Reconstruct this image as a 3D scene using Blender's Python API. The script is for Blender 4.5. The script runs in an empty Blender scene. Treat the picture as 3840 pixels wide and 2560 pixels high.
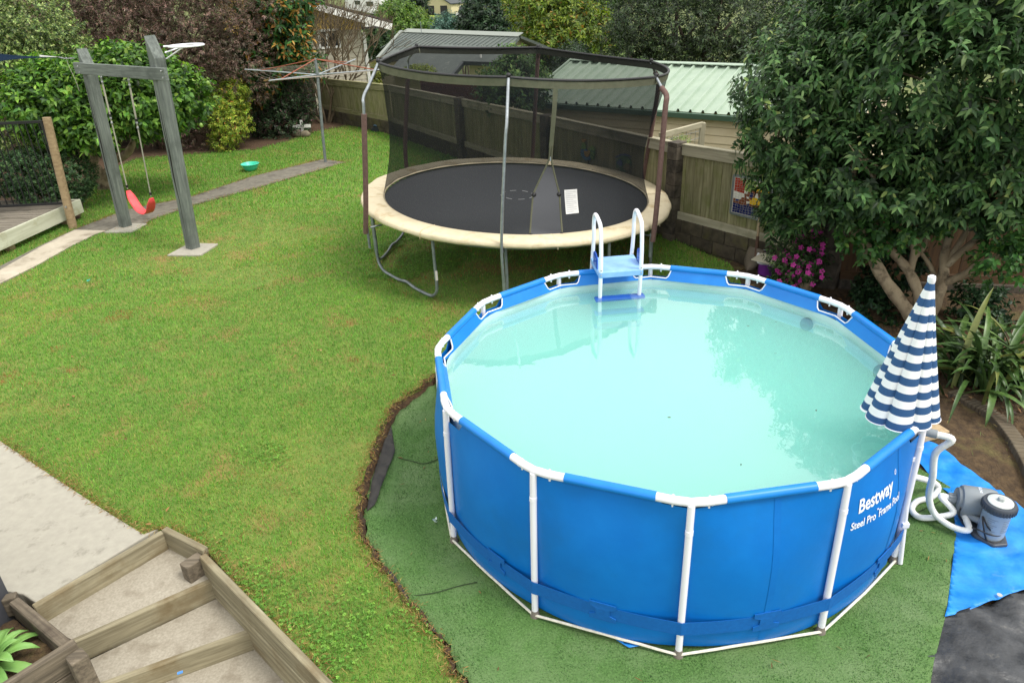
import bpy, bmesh, math, random
import numpy as np
from mathutils import Vector, Matrix
from mathutils.geometry import tessellate_polygon

scene = bpy.context.scene
COL = scene.collection
PI = math.pi
rng = np.random.default_rng(11)
random.seed(11)

# ------------------------------------------------------------------ camera
FPX, PITCH, ROLL, HC = 2708.4, 0.4730, -0.0436, 3.913     # focal in px of a 3840 px wide frame
CAM = np.array([0.0, 0.0, HC])
_r, _u, _f = np.array([1., 0, 0]), np.array([0, math.sin(PITCH), math.cos(PITCH)]), np.array([0, math.cos(PITCH), -math.sin(PITCH)])
CR = math.cos(ROLL) * _r + math.sin(ROLL) * _u
CU = -math.sin(ROLL) * _r + math.cos(ROLL) * _u
CF = _f
cam_data = bpy.data.cameras.new('camera')
cam = bpy.data.objects.new('camera', cam_data)
COL.objects.link(cam)
mw = Matrix.Identity(4)
for i in range(3):
    mw[i][0], mw[i][1], mw[i][2], mw[i][3] = CR[i], CU[i], -CF[i], CAM[i]
cam.matrix_world = mw
cam_data.sensor_width = 36.0
cam_data.lens = FPX / 3840 * 36.0
cam_data.clip_start = 0.05
cam_data.clip_end = 2000
scene.camera = cam

# ------------------------------------------------------------------ sky, sun, exposure
world = bpy.data.worlds.new('World')
scene.world = world
world.use_nodes = True
wn, wl = world.node_tree.nodes, world.node_tree.links
wn.clear()
SUN_EL, SUN_AZ = math.radians(56), math.radians(118)        # azimuth from +Y, positive to the right
w_out = wn.new('ShaderNodeOutputWorld')
w_bg = wn.new('ShaderNodeBackground')
w_sky = wn.new('ShaderNodeTexSky')
w_sky.sky_type = 'NISHITA'
w_sky.sun_disc = False
w_sky.sun_elevation = SUN_EL
w_sky.sun_rotation = SUN_AZ
w_sky.air_density = 1.2
w_sky.dust_density = 3.0
w_tc = wn.new('ShaderNodeTexCoord')
w_no = wn.new('ShaderNodeTexNoise')
w_no.inputs['Scale'].default_value = 2.2
w_no.inputs['Detail'].default_value = 5
w_cr = wn.new('ShaderNodeValToRGB')
w_cr.color_ramp.elements[0].position = 0.3
w_cr.color_ramp.elements[0].color = (8.1, 8.05, 7.8, 1)
w_cr.color_ramp.elements[1].position = 0.7
w_cr.color_ramp.elements[1].color = (10.7, 10.6, 10.2, 1)
w_mix = wn.new('ShaderNodeMixRGB')
w_mix.inputs[0].default_value = 0.86
wl.new(w_tc.outputs['Generated'], w_no.inputs['Vector'])
wl.new(w_no.outputs['Fac'], w_cr.inputs[0])
wl.new(w_sky.outputs[0], w_mix.inputs[1])
wl.new(w_cr.outputs[0], w_mix.inputs[2])
wl.new(w_mix.outputs[0], w_bg.inputs[0])
w_bg.inputs[1].default_value = 0.09
wl.new(w_bg.outputs[0], w_out.inputs[0])

sun_d = bpy.data.lights.new('sun', 'SUN')
sun_d.energy = 1.5
sun_d.angle = math.radians(18)
sun_d.color = (1.0, 0.96, 0.90)
sun = bpy.data.objects.new('sun', sun_d)
COL.objects.link(sun)
_sd = Vector((math.sin(SUN_AZ) * math.cos(SUN_EL), math.cos(SUN_AZ) * math.cos(SUN_EL), math.sin(SUN_EL)))
sun.rotation_euler = _sd.to_track_quat('Z', 'Y').to_euler()
sun.location = (0, 0, 30)

scene.view_settings.view_transform = 'Standard'
scene.view_settings.look = 'None'
scene.view_settings.gamma = 1.0
scene.view_settings.exposure = 1.05
scene.view_settings.use_curve_mapping = False
scene.render.engine = 'CYCLES'
cy = scene.cycles
cy.use_denoising = True
cy.denoising_prefilter = 'NONE'
cy.max_bounces = 20
cy.diffuse_bounces = 5
cy.glossy_bounces = 3
cy.transmission_bounces = 4
cy.transparent_max_bounces = 24
cy.volume_bounces = 18
cy.caustics_reflective = False
cy.caustics_refractive = False
cy.sample_clamp_indirect = 6

# ------------------------------------------------------------------ survey helpers
KP = 3840 / 2352.0           # survey marks were read off a 2352 px wide print


def ray(x, y):
    return ((x * KP - 1920) / FPX) * CR - ((y * KP - 1280) / FPX) * CU + CF


def G(x, y, z=0.0):
    """where the sight line through a survey mark meets the level z"""
    d = ray(x, y)
    return CAM + d * ((z - HC) / d[2])


def A(x, y, Y):
    """where the sight line meets the vertical plane at distance Y"""
    d = ray(x, y)
    return CAM + d * (Y / d[1])


def onplane(x, y, p0, n):
    d = ray(x, y)
    n = np.asarray(n, float)
    return CAM + d * (((np.asarray(p0) - CAM) @ n) / (d @ n))


def above(b, x, y):
    d = ray(x, y)
    return CAM + d * (math.hypot(b[0], b[1]) / math.hypot(d[0], d[1]))


def proj(P):
    q = np.asarray(P, float) - CAM
    zc = q @ CF
    return (1920 + FPX * (q @ CR) / zc) / KP, (1280 - FPX * (q @ CU) / zc) / KP, zc


def unit(v):
    v = np.asarray(v, float)
    return v / (np.linalg.norm(v, axis=-1, keepdims=True) + 1e-12)


def vnoise(x, y, seed=0):
    x = np.asarray(x, float)
    y = np.asarray(y, float)
    tab = np.random.default_rng(seed + 991).random((64, 64))
    xi, yi = np.floor(x).astype(int), np.floor(y).astype(int)
    fx, fy = x - xi, y - yi
    fx, fy = fx * fx * (3 - 2 * fx), fy * fy * (3 - 2 * fy)
    a = tab[xi % 64, yi % 64]
    b = tab[(xi + 1) % 64, yi % 64]
    c = tab[xi % 64, (yi + 1) % 64]
    d = tab[(xi + 1) % 64, (yi + 1) % 64]
    return (a * (1 - fx) + b * fx) * (1 - fy) + (c * (1 - fx) + d * fx) * fy


def fbm(x, y, seed=0, oct=3):
    s, a, t = 0, 1, 0
    for k in range(oct):
        s = s + a * vnoise(x * 2 ** k, y * 2 ** k, seed + k * 7)
        t += a
        a *= .5
    return s / t


def inpoly(x, y, poly):
    inside = np.zeros(len(x), bool)
    n = len(poly)
    j = n - 1
    for i in range(n):
        xi, yi, xj, yj = poly[i][0], poly[i][1], poly[j][0], poly[j][1]
        c = ((yi > y) != (yj > y)) & (x < (xj - xi) * (y - yi) / (yj - yi + 1e-12) + xi)
        inside ^= c
        j = i
    return inside


# ------------------------------------------------------------------ objects
WM = {}


def lin(c):
    return tuple((v / 255 / 12.92) if v / 255 <= .04045 else ((v / 255 + .055) / 1.055) ** 2.4 for v in c)


def tag(o, label=None, cat=None, group=None, kind=None):
    if label:
        o['label'] = label
    if cat:
        o['category'] = cat
    if group:
        o['group'] = group
    if kind:
        o['kind'] = kind
    return o


def attach(o, m, parent):
    COL.objects.link(o)
    o.matrix_world = m
    WM[o.name] = m.copy()
    if parent is not None:
        o.parent = parent
        o.matrix_parent_inverse = WM[parent.name].inverted()
        o.matrix_basis = m


def thing(name, loc, label, cat, group=None):
    o = bpy.data.objects.new(name, None)
    o.empty_display_size = .2
    attach(o, Matrix.Translation(Vector(loc)), None)
    return tag(o, label, cat, group)


class MB:
    def __init__(s):
        s.v, s.f = [], []

    def add(s, vs, fs):
        b = len(s.v)
        s.v += [tuple(map(float, v)) for v in vs]
        s.f += [tuple(i + b for i in f) for f in fs]

    def hexa(s, p):
        s.add(p, [(0, 3, 2, 1), (4, 5, 6, 7), (0, 1, 5, 4), (1, 2, 6, 5), (2, 3, 7, 6), (3, 0, 4, 7)])

    def box(s, c, sz, rz=0.0):
        c = np.asarray(c, float)
        h = np.asarray(sz, float) / 2
        ca, sa = math.cos(rz), math.sin(rz)
        P = []
        for dz in (-1, 1):
            for dx, dy in ((-1, -1), (1, -1), (1, 1), (-1, 1)):
                x, y = dx * h[0], dy * h[1]
                P.append((c[0] + x * ca - y * sa, c[1] + x * sa + y * ca, c[2] + dz * h[2]))
        s.hexa(P)

    def beam(s, p0, p1, w, h, up=(0, 0, 1)):
        p0, p1 = np.asarray(p0, float), np.asarray(p1, float)
        d = unit(p1 - p0)
        sd = unit(np.cross(d, up))
        u = np.cross(sd, d)
        P = []
        for p in (p0, p1):
            for a, b in ((-1, -1), (1, -1), (1, 1), (-1, 1)):
                P.append(p + sd * a * w / 2 + u * b * h / 2)
        s.hexa(P)

    def tube(s, pts, r, n=8, closed=False, caps=True):
        pts = np.asarray(pts, float)
        m = len(pts)
        rr = np.full(m, r) if np.isscalar(r) else np.asarray(r, float)
        if closed:
            T = unit(np.roll(pts, -1, 0) - np.roll(pts, 1, 0))
        else:
            T = unit(np.gradient(pts, axis=0))
        ref = np.array([0, 0, 1.]) if abs(T[0][2]) < .9 else np.array([1., 0, 0])
        N = unit(np.cross(T[0], ref))
        b = len(s.v)
        for i in range(m):
            N = unit(N - T[i] * (N @ T[i]))
            Bn = np.cross(T[i], N)
            for k in range(n):
                a = 2 * PI * k / n
                s.v.append(tuple(pts[i] + rr[i] * (math.cos(a) * N + math.sin(a) * Bn)))
        rng_i = range(m) if closed else range(m - 1)
        for i in rng_i:
            j = (i + 1) % m
            for k in range(n):
                k2 = (k + 1) % n
                s.f.append((b + i * n + k, b + i * n + k2, b + j * n + k2, b + j * n + k))
        if caps and not closed:
            s.f.append(tuple(b + k for k in range(n))[::-1])
            s.f.append(tuple(b + (m - 1) * n + k for k in range(n)))

    def lathe(s, prof, c, n=24, axis=None):
        """prof: (r, h) pairs about a vertical (or given) axis through c"""
        c = np.asarray(c, float)
        ax = np.array([0, 0, 1.]) if axis is None else unit(axis)
        ref = np.array([1., 0, 0]) if abs(ax[0]) < .9 else np.array([0, 1., 0])
        e1 = unit(np.cross(ax, ref))
        e2 = np.cross(ax, e1)
        b = len(s.v)
        for r, h in prof:
            for k in range(n):
                a = 2 * PI * k / n
                s.v.append(tuple(c + ax * h + max(r, 1e-4) * (math.cos(a) * e1 + math.sin(a) * e2)))
        for i in range(len(prof) - 1):
            for k in range(n):
                k2 = (k + 1) % n
                s.f.append((b + i * n + k, b + i * n + k2, b + (i + 1) * n + k2, b + (i + 1) * n + k))
        s.f.append(tuple(b + k for k in range(n))[::-1])
        s.f.append(tuple(b + (len(prof) - 1) * n + k for k in range(n)))

    def ball(s, c, r, n=8):
        r = np.full(3, r) if np.isscalar(r) else np.asarray(r, float)
        c = np.asarray(c, float)
        b = len(s.v)
        m = max(4, n // 2 + 1)
        for i in range(m + 1):
            t = PI * i / m
            for k in range(n):
                a = 2 * PI * k / n
                s.v.append(tuple(c + r * np.array([math.sin(t) * math.cos(a), math.sin(t) * math.sin(a), -math.cos(t)])))
        for i in range(m):
            for k in range(n):
                k2 = (k + 1) % n
                s.f.append((b + i * n + k, b + i * n + k2, b + (i + 1) * n + k2, b + (i + 1) * n + k))

    def slab(s, poly, z0, z1):
        """a prism over a plan polygon [(x, y)]"""
        n = len(poly)
        tri = tessellate_polygon([[Vector((p[0], p[1], 0)) for p in poly]])
        ar = sum(poly[i][0] * poly[(i + 1) % n][1] - poly[(i + 1) % n][0] * poly[i][1] for i in range(n))
        fs = []
        for t in tri:
            a, b_, c = [Vector((poly[i][0], poly[i][1], 0)) for i in t]
            t = tuple(t) if (b_ - a).cross(c - a).z > 0 else tuple(t)[::-1]
            fs.append(tuple(i + n for i in t))
            fs.append(tuple(t)[::-1])
        for i in range(n):
            j = (i + 1) % n
            q = (i, j, j + n, i + n)
            fs.append(q if ar > 0 else q[::-1])
        s.add([(p[0], p[1], z0) for p in poly] + [(p[0], p[1], z1) for p in poly], fs)

    def grid(s, P):
        """P: (m, n, 3) array of points"""
        m, n, _ = P.shape
        b = len(s.v)
        s.v += [tuple(p) for p in P.reshape(-1, 3)]
        for i in range(m - 1):
            for k in range(n - 1):
                s.f.append((b + i * n + k, b + i * n + k + 1, b + (i + 1) * n + k + 1, b + (i + 1) * n + k))

    def build(s, name, mat, parent=None, smooth=False, bevel=0.0, solid=0.0, sub=0):
        V = np.array(s.v, float)
        lo, hi = V.min(0), V.max(0)
        o0 = np.array([(lo[0] + hi[0]) / 2, (lo[1] + hi[1]) / 2, lo[2]])
        me = bpy.data.meshes.new(name)
        me.from_pydata([tuple(v) for v in (V - o0)], [], s.f)
        me.validate()
        return finish(name, me, mat, parent, Matrix.Translation(Vector(o0)), smooth, bevel, solid, sub)


def finish(name, me, mat, parent, m, smooth=False, bevel=0.0, solid=0.0, sub=0):
    if mat is not None and not me.materials:
        me.materials.append(mat)
    if smooth:
        me.polygons.foreach_set('use_smooth', [True] * len(me.polygons))
        if smooth != 'all':
            try:
                me.set_sharp_from_angle(angle=math.radians(40))
            except Exception:
                pass
    o = bpy.data.objects.new(name, me)
    attach(o, m, parent)
    if solid:
        md = o.modifiers.new('solid', 'SOLIDIFY')
        md.thickness = solid
        md.offset = 0
    if bevel:
        md = o.modifiers.new('bevel', 'BEVEL')
        md.width = bevel
        md.segments = 2
        md.limit_method = 'ANGLE'
    if sub:
        md = o.modifiers.new('sub', 'SUBSURF')
        md.levels = sub
        md.render_levels = sub
    return o


def mesh_np(name, V, F, mat, parent=None, C=None, smooth=False, origin=None):
    V = np.asarray(V, np.float32)
    F = np.asarray(F, np.int32)
    o0 = np.array([V[:, 0].mean(), V[:, 1].mean(), V[:, 2].min()]) if origin is None else np.asarray(origin)
    me = bpy.data.meshes.new(name)
    k = F.shape[1]
    me.vertices.add(len(V))
    me.vertices.foreach_set('co', (V - o0).astype(np.float32).ravel())
    me.loops.add(F.size)
    me.loops.foreach_set('vertex_index', F.ravel())
    me.polygons.add(len(F))
    me.polygons.foreach_set('loop_start', np.arange(0, F.size, k, dtype=np.int32))
    if C is not None:
        ca = me.color_attributes.new('col', 'FLOAT_COLOR', 'POINT')
        ca.data.foreach_set('color', np.c_[C, np.ones(len(C))].astype(np.float32).ravel())
    me.update(calc_edges=True)
    if smooth:
        me.polygons.foreach_set('use_smooth', np.ones(len(F), bool))
    me.materials.append(mat)
    o = bpy.data.objects.new(name, me)
    attach(o, Matrix.Translation(Vector(o0)), parent)
    return o


_plank = {}


def plank(name, p0, p1, w, h, mat, parent=None, up=(0, 0, 1), bevel=.004):
    """a straight timber or bar from p0 to p1; its grain runs along local X; alike ones share their mesh"""
    p0, p1 = np.asarray(p0, float), np.asarray(p1, float)
    L = float(np.linalg.norm(p1 - p0))
    key = (round(L, 2), round(w, 3), round(h, 3), mat.name, bevel)
    if key not in _plank:
        me = bpy.data.meshes.new(name)
        bm = bmesh.new()
        bmesh.ops.create_cube(bm, size=1.0)
        for v in bm.verts:
            v.co = Vector((v.co.x * L, v.co.y * w, v.co.z * h))
        if bevel:
            bmesh.ops.bevel(bm, geom=list(bm.edges), offset=min(bevel, w * .3, h * .3), segments=1, affect='EDGES')
        bm.to_mesh(me)
        bm.free()
        me.materials.append(mat)
        _plank[key] = me
    d = unit(p1 - p0)
    sd = unit(np.cross(up, d))
    u = np.cross(d, sd)
    c = (p0 + p1) / 2
    m = Matrix.Identity(4)
    for i in range(3):
        m[i][0], m[i][1], m[i][2], m[i][3] = d[i], sd[i], u[i], c[i]
    o = bpy.data.objects.new(name, _plank[key])
    attach(o, m, parent)
    return o


def smooth_path(pts, n=8):
    """Catmull-Rom through the points"""
    P = np.asarray(pts, float)
    P = np.vstack([2 * P[0] - P[1], P, 2 * P[-1] - P[-2]])
    out = []
    for i in range(1, len(P) - 2):
        for t in np.linspace(0, 1, n, endpoint=False):
            a, b, c, d = P[i - 1], P[i], P[i + 1], P[i + 2]
            out.append(.5 * ((2 * b) + (c - a) * t + (2 * a - 5 * b + 4 * c - d) * t * t + (-a + 3 * b - 3 * c + d) * t ** 3))
    out.append(P[-2])
    return np.array(out)


# ------------------------------------------------------------------ materials
def nodes(name):
    m = bpy.data.materials.new(name)
    m.use_nodes = True
    nt = m.node_tree
    return m, nt.nodes, nt.links, nt.nodes['Principled BSDF']


def mat(name, c1, c2=None, c3=None, scale=6., stretch=(1, 1, 1), lo=.35, hi=.65, rough=.7, spec=.5, metal=0., bump=0., bscale=None,
        rand=0., coords='object', detail=7, stain=None, stain_scale=1.2, stain_lo=.52, stain_hi=.68, dist=.01, coat=0.):
    m, N, L, B = nodes(name)
    B.inputs['Roughness'].default_value = rough
    B.inputs['Specular IOR Level'].default_value = spec
    B.inputs['Metallic'].default_value = metal
    B.inputs['Coat Weight'].default_value = coat
    c1 = (*lin(c1), 1)
    if c2 is None and not rand and not bump and stain is None:
        B.inputs['Base Color'].default_value = c1
        return m
    tc = N.new('ShaderNodeTexCoord')
    oi = N.new('ShaderNodeObjectInfo')
    if coords == 'world':
        geo = N.new('ShaderNodeNewGeometry')
        src = geo.outputs['Position']
    else:
        ad = N.new('ShaderNodeVectorMath')
        ad.operation = 'ADD'
        ml = N.new('ShaderNodeMath')
        ml.operation = 'MULTIPLY'
        ml.inputs[1].default_value = 37.0
        L.new(oi.outputs['Random'], ml.inputs[0])
        L.new(tc.outputs['Object'], ad.inputs[0])
        L.new(ml.outputs[0], ad.inputs[1])
        src = ad.outputs[0]
    mp = N.new('ShaderNodeMapping')
    mp.inputs['Scale'].default_value = stretch
    L.new(src, mp.inputs['Vector'])
    no = N.new('ShaderNodeTexNoise')
    no.inputs['Scale'].default_value = scale
    no.inputs['Detail'].default_value = detail
    no.inputs['Roughness'].default_value = .62
    L.new(mp.outputs[0], no.inputs['Vector'])
    cr = N.new('ShaderNodeValToRGB')
    e = cr.color_ramp.elements
    e[0].position, e[0].color = lo, c1
    e[1].position, e[1].color = hi, (*lin(c2), 1) if c2 else c1
    if c3:
        x = e.new(min(.98, hi + .14))
        x.color = (*lin(c3), 1)
    L.new(no.outputs['Fac'], cr.inputs[0])
    out = cr.outputs[0]
    if stain is not None:
        n2 = N.new('ShaderNodeTexNoise')
        n2.inputs['Scale'].default_value = stain_scale
        n2.inputs['Detail'].default_value = 6
        n2.inputs['Roughness'].default_value = .65
        L.new(src, n2.inputs['Vector'])
        r2 = N.new('ShaderNodeMapRange')
        r2.inputs[1].default_value = stain_lo
        r2.inputs[2].default_value = stain_hi
        L.new(n2.outputs['Fac'], r2.inputs[0])
        mx = N.new('ShaderNodeMixRGB')
        L.new(r2.outputs[0], mx.inputs[0])
        L.new(out, mx.inputs[1])
        mx.inputs[2].default_value = (*lin(stain), 1)
        out = mx.outputs[0]
    if rand:
        hs = N.new('ShaderNodeHueSaturation')
        mr = N.new('ShaderNodeMapRange')
        mr.inputs[3].default_value = 1 - rand
        mr.inputs[4].default_value = 1 + rand
        L.new(oi.outputs['Random'], mr.inputs[0])
        L.new(mr.outputs[0], hs.inputs['Value'])
        L.new(out, hs.inputs['Color'])
        out = hs.outputs[0]
    L.new(out, B.inputs['Base Color'])
    if bump:
        bp = N.new('ShaderNodeBump')
        bp.inputs['Strength'].default_value = bump
        bp.inputs['Distance'].default_value = dist
        if bscale:
            n3 = N.new('ShaderNodeTexNoise')
            n3.inputs['Scale'].default_value = bscale
            n3.inputs['Detail'].default_value = 5
            L.new(mp.outputs[0], n3.inputs['Vector'])
            L.new(n3.outputs['Fac'], bp.inputs['Height'])
        else:
            L.new(no.outputs['Fac'], bp.inputs['Height'])
        L.new(bp.outputs[0], B.inputs['Normal'])
    return m


def leaf_mat(name, rough=.45, trans=.35, spec=.4):
    m, N, L, B = nodes(name)
    at = N.new('ShaderNodeAttribute')
    at.attribute_name = 'col'
    B.inputs['Roughness'].default_value = rough
    B.inputs['Specular IOR Level'].default_value = spec
    L.new(at.outputs['Color'], B.inputs['Base Color'])
    tr = N.new('ShaderNodeBsdfTranslucent')
    hs = N.new('ShaderNodeHueSaturation')
    hs.inputs['Value'].default_value = 1.3
    hs.inputs['Saturation'].default_value = 1.1
    L.new(at.outputs['Color'], hs.inputs['Color'])
    L.new(hs.outputs[0], tr.inputs['Color'])
    mx = N.new('ShaderNodeMixShader')
    mx.inputs[0].default_value = trans
    L.new(B.outputs[0], mx.inputs[1])
    L.new(tr.outputs[0], mx.inputs[2])
    L.new(mx.outputs[0], N['Material Output'].inputs['Surface'])
    return m


M = {}
M['leaf'] = leaf_mat('leaf_soft', .5, .3, .35)
M['gloss'] = leaf_mat('leaf_glossy', .42, .24, .22)
M['grass'] = leaf_mat('grass_blades', .55, .35, .25)
W = dict(stretch=(.5, 7, 7))
M['fence'] = mat('fence_timber', (112, 108, 76), (152, 147, 112), (180, 172, 140), scale=4.0, rough=.85, bump=.35, rand=.14, stain=(104, 110, 52), stain_scale=1.6, stain_lo=.5, stain_hi=.72, dist=.006, **W)
M['fence_cap'] = mat('fence_cap_timber', (140, 134, 112), (176, 170, 146), (198, 192, 170), scale=2.2, rough=.85, bump=.35, rand=.08, stain=(112, 112, 84), stain_scale=2.2, dist=.006, **W)
M['brown_fence'] = mat('stained_brown_timber', (66, 48, 30), (96, 70, 42), scale=2.5, rough=.8, bump=.3, rand=.15, dist=.006, **W)
M['dark_fence'] = mat('old_dark_timber', (52, 44, 34), (76, 64, 50), scale=2.5, rough=.9, bump=.3, rand=.2, **W)
M['grey_post'] = mat('weathered_grey_timber', (84, 90, 86), (118, 125, 119), (148, 154, 146), scale=4.5, rough=.85, bump=.6, rand=.04, stain=(78, 84, 80), stain_scale=1.4, dist=.006, **W)
M['crack'] = mat('timber_crack', (28, 28, 26))
M['deck'] = mat('deck_timber', (96, 90, 80), (134, 126, 112), (158, 150, 134), scale=2.6, rough=.85, bump=.35, rand=.14, dist=.005, stain=(80, 74, 62), **W)
M['fascia'] = mat('pale_fascia_timber', (168, 170, 148), (192, 194, 174), (204, 205, 188), scale=1.8, rough=.8, bump=.2, stain=(150, 148, 118), stain_scale=3, dist=.004, **W)
M['log'] = mat('round_post_timber', (128, 108, 80), (158, 138, 106), (172, 152, 120), scale=3, rough=.85, bump=.35, dist=.006, **W)
M['sleeper'] = mat('sleeper_timber', (112, 104, 82), (150, 142, 116), (182, 175, 150), scale=4.2, rough=.85, bump=.4, rand=.05, stain=(104, 88, 58), stain_scale=2.6, stain_lo=.5, stain_hi=.75, dist=.006, **W)
M['sleeper_old'] = mat('old_sleeper_timber', (78, 70, 58), (122, 111, 94), (164, 154, 136), scale=4.5, rough=.9, bump=.6, rand=.06, stain=(66, 56, 46), stain_scale=3, dist=.008, **W)
M['concrete'] = mat('pale_concrete', (152, 148, 136), (161, 157, 144), (168, 164, 152), scale=16, coords='world', rough=.9, bump=.12, bscale=90, stain=(112, 107, 95), stain_scale=7, stain_lo=.58, stain_hi=.8, dist=.004)
M['tread'] = mat('sandy_concrete', (142, 135, 120), (162, 155, 140), (176, 170, 155), scale=60, coords='world', rough=.95, bump=.25, stain=(122, 113, 97), stain_scale=6, stain_lo=.52, stain_hi=.75, dist=.004)
M['path'] = mat('old_concrete_path', (98, 94, 84), (124, 119, 107), (140, 134, 122), scale=9, coords='world', rough=.95, bump=.4, stain=(72, 68, 60), stain_scale=2.5, dist=.005)
M['path_pale'] = mat('pale_path_concrete', (172, 162, 144), (190, 181, 163), scale=6, coords='world', rough=.92, bump=.2, bscale=80, stain=(140, 130, 112), stain_scale=3, dist=.004)
M['block'] = mat('concrete_block', (58, 52, 42), (86, 78, 62), (104, 96, 74), scale=7, rough=.95, bump=.5, bscale=60, rand=.18, stain=(84, 80, 50), stain_scale=3, dist=.006)
M['grout'] = mat('block_mortar', (62, 56, 46), (80, 74, 62), scale=20, rough=1)
M['pillar'] = mat('dark_block_pillar', (74, 66, 56), (100, 92, 80), scale=10, rough=.95, bump=.5, bscale=60, rand=.12, stain=(46, 42, 36), stain_scale=3, dist=.006)
M['soil'] = mat('garden_soil', (62, 48, 33), (92, 74, 50), (116, 96, 66), scale=14, coords='world', rough=1, bump=.8, bscale=45, stain=(104, 98, 56), stain_scale=2.2, stain_lo=.55, stain_hi=.75, dist=.03)
M['dirt'] = mat('cut_dirt', (58, 42, 28), (96, 74, 50), scale=25, coords='world', rough=1, bump=.9, dist=.02)
M['mulch'] = mat('leaf_mulch', (66, 48, 34), (96, 74, 52), (120, 98, 70), scale=30, coords='world', rough=1, bump=.8, dist=.03)
M['lawn'] = mat('lawn_earth', (92, 114, 46), (110, 128, 54), (126, 124, 64), scale=4, coords='world', rough=1, bump=.6, bscale=60, stain=(132, 112, 64), stain_scale=1.6, dist=.02)
M['ground'] = mat('wild_ground', (70, 84, 40), (96, 104, 52), scale=.6, coords='world', rough=1)
M['far_lawn'] = mat('far_lawn', (122, 146, 48), (142, 160, 60), scale=2, coords='world', rough=1)
M['galv'] = mat('galvanised_steel', (150, 156, 160), (176, 182, 186), scale=20, rough=.38, metal=.75, spec=.5)
M['galv_dull'] = mat('dull_galvanised', (112, 120, 122), (140, 147, 148), scale=14, rough=.5, metal=.5)
M['white_steel'] = mat('white_painted_steel', (232, 232, 240), rough=.3, spec=.5)
M['white'] = mat('white_paint', (228, 228, 224), (214, 214, 208), scale=8, rough=.5)
M['black_metal'] = mat('black_metal', (22, 23, 25), rough=.4)
M['black'] = mat('black_plastic', (24, 24, 26), rough=.55)
M['foam'] = mat('brown_foam', (92, 70, 64), (110, 86, 80), scale=30, rough=.9, bump=.2)
M['bolt'] = mat('bolt_steel', (170, 172, 172), rough=.35, metal=.8)

# ================================================================== THE SETTING
LZ = 0.10                                        # lawn level; the pool pit is at 0
PC = np.array([1.2026, 5.0009])                  # pool centre
PR, PTH, PH = 1.83, 3.5384, 1.2086


def GP(pts, z):
    return [tuple(G(x, y, z)[:2]) for x, y in pts]


turf_left = GP([(1062, 1590), (1030, 1510), (1000, 1462), (950, 1398), (905, 1345), (880, 1312), (850, 1268), (830, 1238), (824, 1200), (832, 1140),
                (850, 1085), (866, 1040), (880, 995), (898, 955), (930, 925), (965, 895), (1003, 868)], 0.05)
def rough_line(pts, amp, seed, per=4):
    q = np.random.default_rng(seed)
    out = []
    for i in range(len(pts) - 1):
        a_, b_ = np.array(pts[i]), np.array(pts[i + 1])
        for t in np.linspace(0, 1, per, endpoint=False):
            out.append(tuple(a_ * (1 - t) + b_ * t + q.normal(0, amp, 2)))
    return out + [pts[-1]]


turf_left = rough_line(turf_left, .013, 4)
ang = np.radians(np.arange(158, 38, -8))
turf_back = [(PC[0] + 2.02 * math.cos(a), PC[1] + 2.02 * math.sin(a)) for a in ang]
slab_edge = GP([(-160, 915), (0, 1012), (120, 1093), (230, 1165), (330, 1227)], LZ)
bed_edge = GP([(800, 288), (730, 300), (664, 322), (586, 343), (508, 348), (391, 356), (312, 364), (255, 388), (214, 425), (192, 465), (184, 503)], LZ)
FB, FM, FE = G(738, 273, LZ), G(905, 308, LZ), G(1677, 599, .08)
PILL = [G(1068, 368, LZ), G(1262, 437, LZ), G(1545, 545, LZ), G(1893, 656, .04)]
fd = unit((FE - FM)[:2])
fence_line = [FB, FM]
lawn_poly = (slab_edge + GP([(372, 1208), (470, 1256), (760, 1588)], LZ) + turf_left + turf_back +
             GP([(1700, 642), (1677, 604), (1545, 548), (1262, 440), (1068, 369), (905, 309), (800, 288)], LZ) + bed_edge[1:] +
             [(-9.6, 13.2), (-12.5, 10.5), (-9.0, 7.4)])
path_poly = GP([(0, 652), (82, 612), (160, 568), (219, 539), (245, 531), (332, 520), (340, 508), (437, 473), (582, 434), (793, 373), (742, 366), (578, 406), (437, 453),
                (300, 480), (262, 493), (172, 527), (90, 566), (0, 612)], LZ)
path_pale_poly = [tuple(G(-260, 780, LZ)[:2])] + GP([(0, 652), (82, 612), (160, 568), (219, 539), (243, 531), (172, 529), (90, 570), (0, 622)], LZ) + [tuple(G(-260, 725, LZ)[:2])]


def ground_z(x, y):
    fx = np.interp(y, [9.0, 10.5, 13, 16.8, 20, 23], [3.6, 2.7, 1.25, -1.0, -3.0, -5.6])    # the boundary fence in plan
    beyond = x - fx
    z = np.where((y > 9) & (beyond > .1), -.85 - .10 * np.clip(y - 12, 0, 40) * .75, -.75)
    z = np.where(y > 24, -.75 - .105 * np.clip(y - 16, 0, 34), z)
    z = np.where(y > 55, z + (y - 55) * .035, z)
    z = np.where(y > 140, z + (y - 140) * .10, z)
    near = (x > -.95) & (y < 9.2)
    return np.where(near, -.07, z)


gx = np.unique(np.r_[np.arange(-400, -20, 20), np.arange(-20, -4, 2), np.arange(-4, 9, .5), np.arange(9, 40, 3), np.arange(40, 420, 20)])
gy = np.unique(np.r_[np.arange(-60, 0, 10), np.arange(0, 26, .5), np.arange(26, 60, 2), np.arange(60, 400, 12), [500, 700]])
GX, GY = np.meshgrid(gx, gy, indexing='ij')
b = MB()
b.grid(np.stack([GX, GY, ground_z(GX, GY)], -1)[:, ::-1])
b.f = [f[::-1] for f in b.f]
tag(b.build('ground', M['ground']), kind='structure')

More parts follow.
